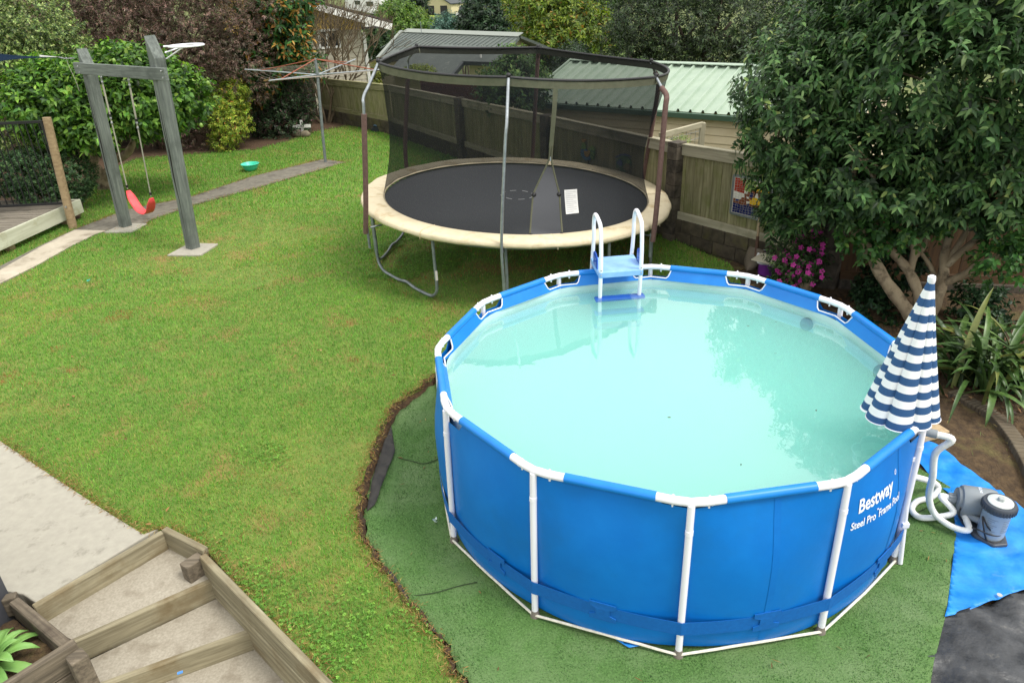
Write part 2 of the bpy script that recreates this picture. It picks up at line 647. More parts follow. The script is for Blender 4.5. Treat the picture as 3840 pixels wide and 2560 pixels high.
# the raised lawn: earth sheet with a cut side towards the pool pit
b = MB()
b.slab(lawn_poly, LZ - .5, LZ - .012)
tag(b.build('lawn', M['lawn']), kind='structure')
b = MB()
side = turf_left + turf_back
P = np.zeros((5, len(side), 3))
for i, (x, y) in enumerate(side):
    n = unit(np.array([x, y]) - PC)
    for k in range(5):
        t = k / 4
        jit = rng.normal(0, .012, 2)
        P[k, i] = (x + n[0] * (.012 - .075 * t) + jit[0], y + n[1] * (.012 - .075 * t) + jit[1], LZ + .012 - .13 * t)
b.grid(P)
tag(b.build('dirt_edge', M['dirt'], smooth='all'), kind='structure')

# garden bed along the right, and the mulch under the left hedge
xs, ys = np.arange(1.0, 9.2, .09), np.arange(1.6, 10.2, .09)
X, Y = np.meshgrid(xs, ys, indexing='ij')
dp = np.hypot(X - PC[0], Y - PC[1])
amp = np.clip((dp - 2.15) / .6, 0, 1) * np.clip((Y - 4.6) / .8, 0, 1)
Z = -.012 - .05 * np.clip((4.5 - Y) / .2, 0, 1) + amp * (.02 + .05 * np.clip((X + Y * .3 - 6.0) / 2, 0, 1) + .035 * (fbm(X * 5, Y * 5, 3) - .5) + .04 * (fbm(X * 1.3, Y * 1.3, 4) - .4))
b = MB()
b.grid(np.stack([X, Y, Z], -1)[:, ::-1])
b.f = [f[::-1] for f in b.f]
tag(b.build('garden_bed', M['soil'], smooth='all'), kind='structure')
b = MB()
mul = bed_edge[::-1]
b.slab([(p[0] + .02, p[1] - .05) for p in mul] + [tuple(FB[:2] + np.array([.2, 1.0])), (-9.5, 25.5), (-16, 20), (-13, 14.5), (-9.0, 13.6)], LZ - .3, LZ - .004)
tag(b.build('mulch_bed', M['mulch']), kind='structure')

# paths and slab
b = MB()
b.slab(path_poly, LZ - .08, LZ + .006)
tag(b.build('path', M['path']), kind='structure')
b = MB()
b.slab(path_pale_poly, LZ - .06, LZ + .012)
tag(b.build('pale_path', M['path_pale']), kind='structure')
b = MB()
b.slab(slab_edge + [(-2.86, 4.47), (-3.42, 3.745), (-3.56, 3.83), (-4.6, 4.1), (-8.2, 5.4)], LZ - .25, LZ + .008)
tag(b.build('concrete_slab', M['concrete'], bevel=.01), kind='structure')

# ------------------------------------------------------------------ garden steps
st = thing('garden_steps', (-2.3, 3.6, -.4), 'sandy concrete winder steps edged with timber sleepers beside the lawn', 'steps')


def tread(poly, z):
    b = MB()
    b.slab(poly, z - .3, z)
    return b.build('tread', M['tread'], st)


tread([(-2.80, 4.42), (-3.40, 3.70), (-3.085, 3.53), (-2.28, 4.07), (-2.36, 4.14)], -.045)
tread([(-3.03, 3.49), (-2.27, 4.04), (-1.92, 3.712), (-2.855, 3.29)], -.205)
tread([(-2.82, 3.28), (-1.92, 3.68), (-1.53, 3.30), (-2.615, 2.835)], -.365)
tread([(-2.62, 2.82), (-1.52, 3.3), (-.9, 2.7), (-1.8, 2.0)], -.525)
for p0, p1, zt in (((-3.41, 3.70), (-2.80, 4.415), .122), ((-3.09, 3.525), (-2.27, 4.075), -.038), ((-2.86, 3.285), (-1.91, 3.715), -.198), ((-2.62, 2.83), (-1.53, 3.3), -.358)):
    plank('riser_sleeper', (*p0, zt - .098), (*p1, zt - .098), .05, .196, M['sleeper'], st, bevel=.007)
for k, zt in enumerate((.142, -.062, -.266, -.47)):
    off = .004 * (k % 2)
    plank('side_sleeper', (-2.375 - off, 4.115 - off, zt - .1), (-1.05 - off, 2.815 - off, zt - .1), .052, .2, M['sleeper'], st, bevel=.006)
for k, zt in enumerate((.142, -.062)):
    plank('corner_sleeper', (-2.79, 4.43, zt - .1), (-2.375, 4.175, zt - .1), .05, .2, M['sleeper'], st, bevel=.006)
d = unit(np.array([-.75, .66]))
b = MB()
b.box((-2.455, 4.10, .02), (.1, .15, .17), rz=math.radians(-38))
b.build('stub_block', M['sleeper_old'], st, bevel=.008)
b = MB()
b.box((-2.33, 3.36, -.196), (.035, .02, .004), rz=.4)
tag(b.build('tape_scrap', mat('blue_tape', (70, 130, 200))), 'small scrap of blue tape on the third timber riser of the steps', 'tape')

# ------------------------------------------------------------------ raised planter by the steps
pl = thing('timber_planter', (-3.3, 3.4, -.3), 'weathered timber planter with a succulent, left of the garden steps', 'planter')
plank('wall_sleeper', (-3.57, 3.752, .06), (-2.985, 3.347, .06), .07, .16, M['sleeper_old'], pl, bevel=.01)
for k, zt in enumerate((.138, -.07, -.275)):
    plank('wall_sleeper', (-2.945, 3.375, zt - .1), (-3.62, 2.58, zt - .1), .06, .2, M['sleeper_old'], pl, bevel=.008)
b = MB()
b.box((-2.865, 3.245, -.16), (.105, .105, .6), rz=math.radians(50))
b.build('corner_post', M['sleeper_old'], pl, bevel=.01)
b = MB()
b.box((-3.62, 3.785, .06), (.09, .07, .16), rz=math.radians(20))
b.build('end_block', M['sleeper_old'], pl, bevel=.01)
b = MB()
P = np.zeros((14, 14, 3))
for i in range(14):
    for k in range(14):
        u, v = i / 13, k / 13
        q = (1 - u) * ((1 - v) * np.array([-3.60, 3.72]) + v * np.array([-2.99, 3.31])) + u * ((1 - v) * np.array([-4.4, 3.1]) + v * np.array([-3.66, 2.56]))
        P[i, k] = (*q, -.02 + .03 * rng.random())
b.grid(P)
b.build('soil', M['soil'], pl, smooth='all')

b = MB()
b.box((-4.20, 3.45, .9), (1.1, .75, 3.0), rz=0)
hw = b.build('house_wall', mat('dark_grey_cladding', (58, 60, 66), (70, 72, 78), scale=8, rough=.6))
tag(hw, 'dark grey corner of the house wall at the left edge', 'wall')
b = MB()
b.tube([(-3.61, 3.55, -.03), (-3.61, 3.55, 2.3)], .035, 14)
tag(b.build('downpipe', mat('grey_pipe', (86, 88, 98), rough=.45), smooth=True), 'grey round downpipe beside the planter at the left edge', 'pipe')

# succulent rosettes
def agave(c, size, n, label, seed):
    r = np.random.default_rng(seed)
    t = thing('agave_plant', c, label, 'plant', None)
    mt = mat('agave_leaf', (104, 148, 76), (128, 168, 88), (150, 182, 100), scale=5, rough=.42, spec=.45)
    for k in range(n):
        az = k * 2.39996 + r.normal(0, .1)
        ring = k / n
        el = math.radians(12 + 62 * ring + r.normal(0, 5))
        L = size * (1 - .35 * ring) * r.uniform(.85, 1.1)
        Wd = L * .27
        hd = np.array([math.cos(az), math.sin(az), 0])
        sd = np.array([-math.sin(az), math.cos(az), 0])
        m, nn = 9, 5
        P = np.zeros((m, nn, 3))
        for i in range(m):
            s = i / (m - 1)
            e = el - .55 * s * s
            p = np.array(c) + hd * L * s * math.cos(el - .2 * s) + np.array([0, 0, 1]) * (L * s * math.sin(e) + .02)
            w = Wd * (.55 + .9 * s) * (1 - s ** 3) ** .8 * .75 if s < 1 else 0.002
            for j in range(nn):
                q = (j / (nn - 1) - .5) * 2
                P[i, j] = p + sd * q * w / 2 * 1.15 + np.array([0, 0, 1]) * (abs(q) ** 1.6) * w * .28
        b = MB()
        b.grid(P)
        b.build('leaf', mt, t, smooth='all', solid=.006)
    return t


agave((-3.45, 3.27, .02), .40, 22, 'large pale green succulent rosette in the timber planter', 5)

# ------------------------------------------------------------------ artificial turf, tarpaulin, weed mat
def sheet(name, poly, z, material, step=.06, amp=.006, freq=3., seed=1, thick=.006, extra=None):
    """a limp sheet: the plan polygon cut from a fine grid and lightly rumpled"""
    poly = [np.array(p) for p in poly]
    bm = bmesh.new()
    vs = [bm.verts.new((p[0], p[1], 0)) for p in poly]
    f = bm.faces.new(vs)
    xs_, ys_ = [p[0] for p in poly], [p[1] for p in poly]
    for x in np.arange(min(xs_) + step, max(xs_), step):
        bmesh.ops.bisect_plane(bm, geom=bm.verts[:] + bm.edges[:] + bm.faces[:], plane_co=(x, 0, 0), plane_no=(1, 0, 0))
    for y in np.arange(min(ys_) + step, max(ys_), step):
        bmesh.ops.bisect_plane(bm, geom=bm.verts[:] + bm.edges[:] + bm.faces[:], plane_co=(0, y, 0), plane_no=(0, 1, 0))
    bmesh.ops.triangulate(bm, faces=bm.faces[:])
    co = np.array([v.co[:] for v in bm.verts])
    h = amp * 2 * (np.abs(fbm(co[:, 0] * freq + 9, co[:, 1] * freq * 1.3 + 4, seed, 4) - .5) * 2) ** .8
    if extra is not None:
        h = h + extra(co[:, 0], co[:, 1])
    for v, hh in zip(bm.verts, h):
        v.co.z = z + hh
    if f.is_valid and f.normal.z < 0:
        pass
    bmesh.ops.recalc_face_normals(bm, faces=bm.faces[:])
    if sum(fa.normal.z for fa in bm.faces) < 0:
        bmesh.ops.reverse_faces(bm, faces=bm.faces[:])
    me = bpy.data.meshes.new(name)
    bm.to_mesh(me)
    bm.free()
    o = finish(name, me, material, None, Matrix.Identity(4), smooth='all')
    md = o.modifiers.new('solid', 'SOLIDIFY')
    md.thickness = thick
    md.offset = -1
    return o


def turf_material():
    m = mat('artificial_turf', (72, 102, 54), (92, 127, 70), (112, 146, 86), scale=70, coords='world', rough=.95, spec=.15, bump=.9, stain=(106, 130, 86), stain_scale=1.6, stain_lo=.42, stain_hi=.66, dist=.012, detail=3)
    return m


M['turf'] = turf_material()
tr = GP([(2092, 1067), (2183, 1121), (2174, 1130), (2200, 1141), (2196, 1224), (2184, 1320), (2171, 1416), (2150, 1500), (2144, 1520), (2132, 1600)], 0)
ti = []
for x, y in turf_left:
    n = unit(np.array([x, y]) - PC)
    ti.append((x - n[0] * .045, y - n[1] * .045))
back2 = [(PC[0] + 1.95 * math.cos(a), PC[1] + 1.95 * math.sin(a)) for a in np.radians(np.arange(158, -8, -10))]
turf_poly = [(1.9, 2.2), (-.1, 2.3)] + ti[1:] + back2 + tr
curl = lambda x, y: .03 * np.clip((np.hypot(x - PC[0], y - PC[1]) - 2.28) / .16, 0, 1) * (x < .6)
tag(sheet('artificial_turf', turf_poly, .012, M['turf'], .08, .004, 2.2, 4, .008, curl), 'dark green artificial turf laid under and around the pool', 'turf')
M['tarp'] = mat('blue_tarpaulin', (22, 118, 206), (48, 146, 226), (84, 168, 232), scale=5, coords='world', rough=.45, spec=.35, bump=.7, bscale=9, stain=(124, 160, 186), stain_scale=3.2, stain_lo=.62, stain_hi=.8, dist=.012)
tarp_poly = GP([(2092, 1040), (2112, 1008), (2160, 1032), (2240, 1090), (2309, 1140), (2360, 1176), (2520, 1270), (2560, 1300), (2440, 1342), (2352, 1357), (2297, 1375), (2232, 1402), (2168, 1421), (2176, 1390), (2192, 1240), (2188, 1150), (2150, 1110)], 0)
tag(sheet('tarpaulin', tarp_poly, .0, M['tarp'], .035, .028, 3.2, 8, .001), 'crumpled bright blue tarpaulin under the filter pump', 'tarpaulin')
gr = mat('grommet', (205, 205, 200), rough=.35, metal=.6)
tp = [o for o in bpy.data.objects if o.name == 'tarpaulin'][0]
for x, y in ((2310, 1152), (2296, 1366)):
    p = G(x, y, .03)
    b = MB()
    b.lathe([(.008, 0), (.017, 0), (.017, .004), (.008, .004)], p, 14)
    b.build('grommet', gr, tp)
M['weed'] = mat('black_weed_mat', (28, 30, 33), (60, 62, 65), (112, 108, 98), scale=6, lo=.32, hi=.60, coords='world', rough=.45, spec=.5, bump=1.0, bscale=8, stain=(128, 112, 84), stain_scale=2.6, stain_lo=.66, stain_hi=.82, dist=.02)  # mottled greys put wrinkle shade into the colour; the brown stain is dirt
weed_poly = GP([(2120, 1418), (2168, 1419), (2300, 1372), (2420, 1340), (2600, 1330), (2650, 1560), (2500, 1680), (2080, 1680)], 0)
tag(sheet('weed_mat', weed_poly, -.040, M['weed'], .035, .05, 2.2, 12, .001), 'rumpled black weed mat beyond the turf in the near right corner', 'weed mat')
to0 = [o for o in bpy.data.objects if o.name == 'artificial_turf'][0]
M['seam'] = mat('turf_seam', (48, 64, 38), rough=1)
for marks in ([(912, 1050), (945, 1058), (975, 1064), (1006, 1054)], [(946, 1368), (1000, 1360), (1050, 1346), (1096, 1336)], [(2080, 1195), (2110, 1175), (2160, 1150), (2186, 1126)]):
    b = MB()
    b.tube(smooth_path([G(x, y, .022) for x, y in marks], 6), .004, 5)
    b.build('seam', M['seam'], to0)
# black underlay showing at the pit edge
for k, (pts, lab) in enumerate(((GP([(900, 985), (908, 1040), (878, 1120), (862, 1165), (843, 1178), (852, 1130), (862, 1085), (884, 1020)], .03), 'upper strip of black underlay curling from the dirt edge left of the pool'),
                                (GP([(868, 1300), (900, 1318), (930, 1362), (950, 1400), (1000, 1456), (1030, 1506), (1018, 1500), (975, 1448), (930, 1388), (895, 1345)], .03), 'lower strip of black underlay curling along the lawn edge near the steps'))):
    tag(sheet('underlay_strip', pts, .05, mat('underlay', (44, 43, 42), (62, 60, 56), scale=12, coords='world', rough=.9, bump=.4), .04, .02, 4, 20 + k, .003), lab, 'underlay')
for k, (pts, lab) in enumerate(((GP([(978, 1442), (990, 1448), (1000, 1466), (994, 1470), (984, 1458)], .05), 'blue scrap of tarpaulin poking out at the lawn edge'),
                                (GP([(1408, 1466), (1440, 1474), (1480, 1483), (1445, 1490)], .02), 'blue scrap of tarpaulin sticking out from under the pool'))):
    tag(sheet('tarpaulin_scrap', pts, .028, M['tarp'], .03, .006, 6, 30 + k, .001), lab, 'tarpaulin')
# concrete edging strip through the right bed
ed = [G(2185, 905, .02), G(2240, 935, .02), G(2285, 960, .02), G(2320, 1000, .02), G(2352, 1050, .02), G(2400, 1150, .02)]
b = MB()
pp = smooth_path(ed, 6)
for i in range(len(pp) - 1):
    b.beam(pp[i] + [0, 0, .0], pp[i + 1] + [0, 0, .0], .13, .10)
tag(b.build('bed_edging', mat('old_kerb', (84, 76, 62), (112, 102, 84), scale=8, coords='world', rough=.95, bump=.5, stain=(74, 60, 42), stain_scale=4, stain_lo=.45, stain_hi=.65), bevel=.012), 'old concrete garden edging curving through the soil on the right', 'edging')
b = MB()
b.box(G(2130, 990, .05), (.30, .2, .06), rz=.3)
tag(b.build('concrete_paver', mat('buff_concrete', (170, 146, 112), (190, 168, 134), scale=20, rough=.95, bump=.4), bevel=.01), 'broken buff concrete paver behind the parasol', 'paver')

# ------------------------------------------------------------------ fences
def ftop(p):
    """height of the top of the boundary fence along its run"""
    return float(np.interp(p[1], [8.4, 9.5, 16.6, 21.0, 23.0], [1.60, 1.56, 1.44, 1.33, 1.28]))


def fence_bay(p0, p1, label, mt, capm, base=True, z_bot=.44, ground=.06, bw=.15):
    p0, p1 = np.array(p0[:2]), np.array(p1[:2])
    d = unit(p1 - p0)
    n = np.array([d[1], -d[0]])
    if n @ (-(p0 + p1) / 2) < 0:
        n = -n                                       # faces the yard
    n3 = np.array([n[0], n[1], 0.])
    t = thing('timber_fence', (*((p0 + p1) / 2), ground), label, 'fence')
    L = np.linalg.norm(p1 - p0)
    k = int(L / bw)
    w = L / k
    for i in range(k):
        q = p0 + d * (i + .5) * w + n * (-.012 + random.uniform(-.002, .002))
        zt = ftop(q) - .012
        plank('board', (*q, z_bot + .02), (*q, zt), w - .006, .019, mt, t, up=n3, bevel=.002)
    segs = max(1, round(L / 2.6))
    for i in range(segs):
        a, c = p0 + d * (L * i / segs + .003), p0 + d * (L * (i + 1) / segs - .003)
        za, zc = ftop(a), ftop(c)
        plank('cap_rail', (*(a + n * .022), za - .07), (*(c + n * .022), zc - .07), .032, .145, capm, t, up=(0, 0, 1), bevel=.004)
        plank('cap_board', (*(a + n * .0), za + .014), (*(c + n * .0), zc + .014), .10, .022, capm, t, bevel=.004)
        plank('bottom_rail', (*(a + n * .024), z_bot + .045), (*(c + n * .024), z_bot + .045), .035, .12, capm, t, bevel=.004)
    return t


def block_wall(p0, p1, label, courses=2, ground=.03, bh=.19, bl=.39):
    p0, p1 = np.array(p0[:2]), np.array(p1[:2])
    d = unit(p1 - p0)
    n = np.array([d[1], -d[0]])
    if n @ (-(p0 + p1) / 2) < 0:
        n = -n
    L = np.linalg.norm(p1 - p0)
    t = thing('block_wall', (*((p0 + p1) / 2), 0), label, 'wall')
    c = (p0 + p1) / 2 + n * .01
    b = MB()
    b.beam((*(p0 + n * .01), .2), (*(p1 + n * .01), .2), .085, .44)
    b.build('core', M['grout'], t)
    for r in range(courses):
        s = -.2 * (r % 2)
        while s < L:
            a, e = max(s, 0) + .004, min(s + bl, L) - .004
            if e - a > .05:
                z = ground + (r + .5) * (bh + .008)
                plank('block', (*(p0 + d * a + n * (.012 + random.uniform(0, .005))), z), (*(p0 + d * e + n * .014), z), .105, bh, M['block'], t, bevel=.006)
            s += bl + .008
    return t


def pillar(p, label, top, w=.2, rz=0.):
    t = thing('block_pillar', (p[0], p[1], 0), label, 'pillar')
    z = .0
    while z < top - .02:
        h = min(.19, top - z)
        b = MB()
        b.box((p[0] + random.uniform(-.002, .002), p[1], z + h / 2), (w, w, h - .008), rz)
        b.build('block', M['pillar'], t, bevel=.006)
        z += .19
    b = MB()
    b.box((p[0], p[1], top / 2), (w - .02, w - .02, top - .02), rz)
    b.build('core', M['grout'], t)
    return t


frz = math.atan2(fd[1], fd[0])
fence_bay(FB, FM, 'greenish timber fence behind the clothesline at the back of the lawn', M['fence'], M['fence'])
fence_bay(FM + np.array([.03, -.05, 0]), PILL[0], 'farthest timber fence bay seen through the left of the trampoline net', M['fence'], M['fence_cap'])
fence_bay(PILL[0], PILL[1], 'timber fence bay behind the trampoline between two dark block pillars', M['fence'], M['fence_cap'])
fence_bay(PILL[1], PILL[2], 'timber fence bay behind the trampoline carrying the rooster art', M['fence'], M['fence_cap'])
fence_bay(PILL[2], PILL[3], 'mossy timber fence bay carrying the mosaic panel', M['fence'], M['fence_cap'])
block_wall(FB, FM, 'low concrete block footing under the fence behind the clothesline')
block_wall(FM, PILL[1], 'low concrete block footing under the fence behind the trampoline')
block_wall(PILL[1], PILL[2], 'low concrete block footing under the fence near the rooster art')
block_wall(PILL[2], PILL[3], 'stained concrete block footing beneath the mosaic panel fence', ground=.04)
for p, lab in zip(PILL[:3], ('dark block pillar in the fence behind the left half of the trampoline', 'dark block pillar in the fence behind the net zip', 'dark block pillar in the fence at the right of the trampoline')):
    q = p[:2] + np.array([-fd[1], fd[0]]) * (-.03)
    pillar(q, lab, ftop(p) + .05, rz=frz)
pillar(PILL[3][:2] + np.array([.05, .02]), 'tall concrete column in the fence behind the pink flowers', 1.75, .24, rz=math.radians(-40))
BF1 = G(2012, 676, 0)[:2] + np.array([.1, .12])
bd = unit(BF1 - PILL[3][:2])
BF2 = PILL[3][:2] + bd * 5.6
_ft = ftop
ftop = lambda p: 1.7
fence_bay(PILL[3][:2] + bd * .16, BF2, 'dark brown stained timber fence behind the camellia tree', M['brown_fence'], M['brown_fence'], z_bot=.16, bw=.2)
ftop = _ft
b = MB()
b.beam((*(PILL[3][:2] + bd * .16), .06), (*BF2, .06), .16, .2)
tag(b.build('concrete_plinth', M['pillar'], bevel=.01), 'grey concrete plinth under the brown fence behind the camellia', 'plinth')
# old dark fence at the back left
for (q0, q1, lab) in (((-13.5, 17.0), (-9.0, 21.4), 'old dark fence half hidden behind the lemon tree'), ((-9.0, 21.4), (FB[0] - .1, FB[1] + .15), 'old dark fence behind the yellow and purple shrubs')):
    ftop = lambda p: 1.5
    fence_bay(q0, q1, lab, M['dark_fence'], M['dark_fence'], z_bot=.1, bw=.2)
    ftop = _ft

# ------------------------------------------------------------------ deck
dk = thing('timber_deck', (-9.5, 12.3, .1), 'weathered timber deck with a pale fascia board at the left edge', 'deck')
DZ = .44
dc = G(181, 459, DZ)          # outer corner
dl = G(-120, 590, DZ)
dd = unit((dl - dc)[:2])                         # along the fascia, towards the camera
dn = np.array([dd[1], -dd[0]])
if dn[0] > 0:
    dn = -dn                                     # into the deck
L = 4.3
bdv = unit(np.array([-1.0, .12]))                # boards run back from the fascia
for i in range(32):
    s = .03 + i * .118
    p0 = dc[:2] + dd * s + dn * .03
    ln = 3.4
    plank('deck_board', (*p0, DZ - .016), (*(p0 + bdv * ln), DZ - .016), .095, .03, M['deck'], dk, bevel=.004)
plank('fascia_board', (*(dc[:2] - dd * .02), DZ - .115), (*(dc[:2] + dd * L), DZ - .115), .04, .25, M['fascia'], dk, bevel=.005)
plank('end_board', (*(dc[:2] + dn * .03 - dd * .01), DZ - .115), (*(dc[:2] + dn * .9 - dd * .01), DZ - .115), .04, .24, M['fascia'], dk, bevel=.005)
for s in (.35, 1.75, 3.2):
    p = dc[:2] + dd * s + dn * .12
    b = MB()
    b.box((*p, .19), (.12, .12, .24), rz=math.atan2(dd[1], dd[0]))
    b.build('pile', M['log'], dk, bevel=.006)
b = MB()
b.slab([tuple(dc[:2] + dn * .3), tuple(dc[:2] + dd * 4 + dn * .3), tuple(dc[:2] + dd * 4 + dn * 3.4), tuple(dc[:2] + dn * 3.4)], .02, .05)
tag(b.build('under_deck_ground', M['soil']), kind='structure')
# round post at the deck corner
pb = G(167, 523, LZ)
pt = above(pb, 107, 270)
b = MB()
b.tube([pb + [0, 0, -.1], pb * .5 + pt * .5, pt], [.072, .070, .068], 18)
lg = b.build('deck_post', M['log'], smooth=True)
tag(lg, 'round timber post standing at the deck corner', 'post')
b = MB()
b.box((pt + pb) / 2 + (pt - pb) * -.29 + np.array([.01, -.075, 0]), (.03, .02, .03))
b.build('bolt', M['bolt'], lg)
# black balustrade along the back of the deck
bal = thing('black_balustrade', (-9.5, 13.5, DZ), 'black metal balustrade with thin upright bars on the deck', 'balustrade')
r0 = above(pb, 97, 277)
e0 = np.array([r0[0] - .03, r0[1] + .02])
rdir = unit(np.array([-1.0, -.02]))
zt, zb = r0[2] - .02, DZ + .1
plank('top_rail', (*e0, zt), (*(e0 + rdir * 2.8), zt), .045, .045, M['black_metal'], bal, bevel=.003)
plank('bottom_rail', (*e0, zb), (*(e0 + rdir * 2.8), zb), .04, .04, M['black_metal'], bal, bevel=.003)
for i in range(24):
    q = e0 + rdir * (.06 + i * .112)
    plank('baluster', (*q, zb + .02), (*q, zt - .02), .016, .016, M['black_metal'], bal, up=(0, 1, 0), bevel=.002)
for s in (.0, 2.75):
    q = e0 + rdir * s
    plank('post', (*q, DZ), (*q, zt + .02), .05, .05, M['black_metal'], bal, up=(0, 1, 0), bevel=.003)

# ================================================================== POOL
JA = [PTH + k * PI / 6 for k in range(12)]
JP = [np.array([PC[0] + PR * math.cos(a), PC[1] + PR * math.sin(a)]) for a in JA]
M['pool_blue'] = mat('pool_vinyl_blue', (2, 106, 190), (6, 114, 198), scale=3, rough=.42, spec=.35, bump=.22, bscale=2.6, dist=.03, stain=(14, 104, 178), stain_scale=1.4, stain_lo=.5, stain_hi=.75)
M['pool_rail_blue'] = mat('pool_rail_sleeve', (16, 116, 202), (26, 126, 210), scale=4, rough=.4, spec=.4)
M['pool_belt'] = mat('pool_belt_webbing', (0, 88, 166), (2, 96, 176), scale=40, rough=.55)
M['pool_liner'] = mat('pool_liner_pale', (186, 214, 216), (198, 222, 222), scale=3, rough=.4)
M['rope'] = mat('white_rope', (226, 222, 208), (200, 196, 180), scale=40, rough=.8)
PZ = .02
pool = thing('above_ground_pool', (PC[0], PC[1], PZ), 'round blue vinyl frame pool with white steel legs and pale water', 'pool')
WZ = 1.05                                         # water level


def poly_r(a):
    """radius of the 12-sided rail ring in direction a"""
    s = ((a - PTH + PI / 12) % (PI / 6)) - PI / 12
    return PR * math.cos(PI / 12) / math.cos(((a - PTH) % (PI / 6)) - PI / 12)


NA = 360
ths = [PTH + 2 * PI * i / NA for i in range(NA)]
NEAR_J = {1, 2, 3}


def dip(a):
    """how far the sleeve is cut away round a corner joint"""
    k = round((a - PTH) / (PI / 6))
    s = abs((a - PTH) - k * PI / 6) * PR
    depth = .035 if (k % 12) in NEAR_J else .095
    return depth * (1 - np.clip((s - .155) / .055, 0, 1) ** 2 if s > .155 else 1)


prof = [0, .03, .08, .16, .26, .36, .46, .56, .66, .76, .86, .94, 1.0]


def wall_pt(a, t, off=0.):
    ztop = PH - dip(a)
    z = PZ + .03 + t * (ztop - PZ - .03)
    rp = poly_r(a)
    rc = PR - .005
    hz = (z - PZ) / PH
    k = np.clip((hz - .55) / .45, 0, 1)
    k = k * k * (3 - 2 * k)
    r = rc * (1 - k) + rp * k
    s = ((a - PTH) % (PI / 6)) / (PI / 6)
    r += .030 * math.sin(PI * s) * math.sin(PI * min(1, hz * 1.02)) ** .8
    r -= .02 * max(0, 1 - hz / .06) ** 2
    r += .004 * math.sin(9 * a + 5 * hz)
    return (PC[0] + (r + off) * math.cos(a), PC[1] + (r + off) * math.sin(a), z)


b = MB()
P = np.array([[wall_pt(a, t) for a in ths + [ths[0] + 2 * PI]] for t in prof])
b.grid(P)
b.build('wall', M['pool_blue'], pool, smooth='all')
# welded seams up the wall
M['weld'] = mat('pool_weld', (2, 102, 186), (6, 110, 194), scale=6, rough=.44, spec=.35)
for am in (PTH + PI / 6 * 2.55, PTH + PI / 6 * 3.66):
    b = MB()
    b.grid(np.array([[wall_pt(am + s / PR, t, .0022) for s in (-.022, 0, .022)] for t in prof[1:]]))
    b.build('weld_seam', M['weld'], pool, smooth='all')
# inner liner: blue flap above, pale below the flap
b = MB()
iz = [1.0, .965, .93]
rows = []
for t in (0, .33, .66, 1.):
    row = []
    for a in ths + [ths[0] + 2 * PI]:
        zt = PH - dip(a)
        zb_ = PH - .115
        z = zt + (zb_ - zt) * t
        rp = poly_r(a)
        r = rp - .012 - .05 * ((PH - z) / .12)
        row.append((PC[0] + r * math.cos(a), PC[1] + r * math.sin(a), z))
    rows.append(row)
b.grid(np.array(rows))
b.build('inner_flap', M['pool_rail_blue'], pool, smooth='all')
b = MB()
rows = []
for z in (PH - .115, PH - .14, 1.0, .8, .5, .2, PZ + .03):
    rows.append([(PC[0] + (poly_r(a) * .3 + PR * .7 - .075) * math.cos(a), PC[1] + (poly_r(a) * .3 + PR * .7 - .075) * math.sin(a), z) for a in ths + [ths[0] + 2 * PI]])
b.grid(np.array(rows))
fl = [(PC[0] + (PR - .1) * math.cos(a), PC[1] + (PR - .1) * math.sin(a), PZ + .032) for a in ths]
b.add(fl, [tuple(range(len(fl)))])
b.build('liner', M['pool_liner'], pool, smooth='all')
# piping round the sleeve cut-outs
for k in range(12):
    a0 = JA[k]
    pts = []
    for s in np.linspace(-.225, .225, 21):
        a = a0 + s / PR
        zt = PH - dip(a)
        r = poly_r(a) - .012 - .05 * ((PH - zt) / .12)
        pts.append((PC[0] + r * math.cos(a), PC[1] + r * math.sin(a), zt + .003))
    b = MB()
    b.tube(pts, .006, 6)
    b.build('sleeve_piping', M['white_steel'], pool, smooth=True)
# rails, joints, legs
for k in range(12):
    p, q = JP[k], JP[(k + 1) % 12]
    d = unit(q - p)
    b = MB()
    b.tube([(*(p + d * .20), PH), (*((p + q) / 2), PH), (*(q - d * .20), PH)], .0305, 14)
    b.build('top_rail', M['pool_rail_blue'], pool, smooth=True)
for k in range(12):
    p = JP[k]
    d1, d0 = unit(JP[(k + 1) % 12] - p), unit(JP[k - 1] - p)
    pts = []
    for s in np.linspace(-1, 1, 15):
        if abs(s) < .35:
            m = abs(s) / .35
            q = p + (d0 if s < 0 else d1) * .078 * m + ((d0 + d1) * .02 * (1 - m * m))
        else:
            m = (abs(s) - .35) / .65
            q = p + (d0 if s < 0 else d1) * (.078 + .127 * m)
        pts.append((*q, PH))
    b = MB()
    b.tube(pts, .0265, 14)
    j = b.build('corner_joint', M['white_steel'], pool, smooth=True)
    b = MB()
    for dv in (d0, d1):
        c = p + dv * .105
        b.tube([(*c, PH - .045), (*c, PH + .03)], .008, 8)
        b.ball((*c, PH + .032), .009, 8)
        c = p + dv * .118
        b.tube([(*(c - dv * .0015), PH), (*(c + dv * .0015), PH)], .0283, 14)
    b.build('pin', M['white_steel'], j, smooth=True)
    out = unit(p - PC)
    foot = p + out * .03
    b = MB()
    b.tube([(*p, PH - .01), (*(p + out * .012), .9), (*foot, PZ + .02)], .0225, 12)
    b.tube([(*(p + out * .008), 1.02), (*(p + out * .01), .99)], .0245, 12)
    lg = b.build('leg', M['white_steel'], pool, smooth=True)
    b = MB()
    b.lathe([(.034, PZ - .012), (.034, PZ + .004), (.026, PZ + .03), (.024, PZ + .05)], (*foot, 0), 14)
    b.build('foot_cap', mat('foot_cap_grey', (120, 112, 104), rough=.7) if k == 0 else bpy.data.materials['foot_cap_grey'], lg, smooth=True)
# belt low on the wall, passing outside the legs
b = MB()


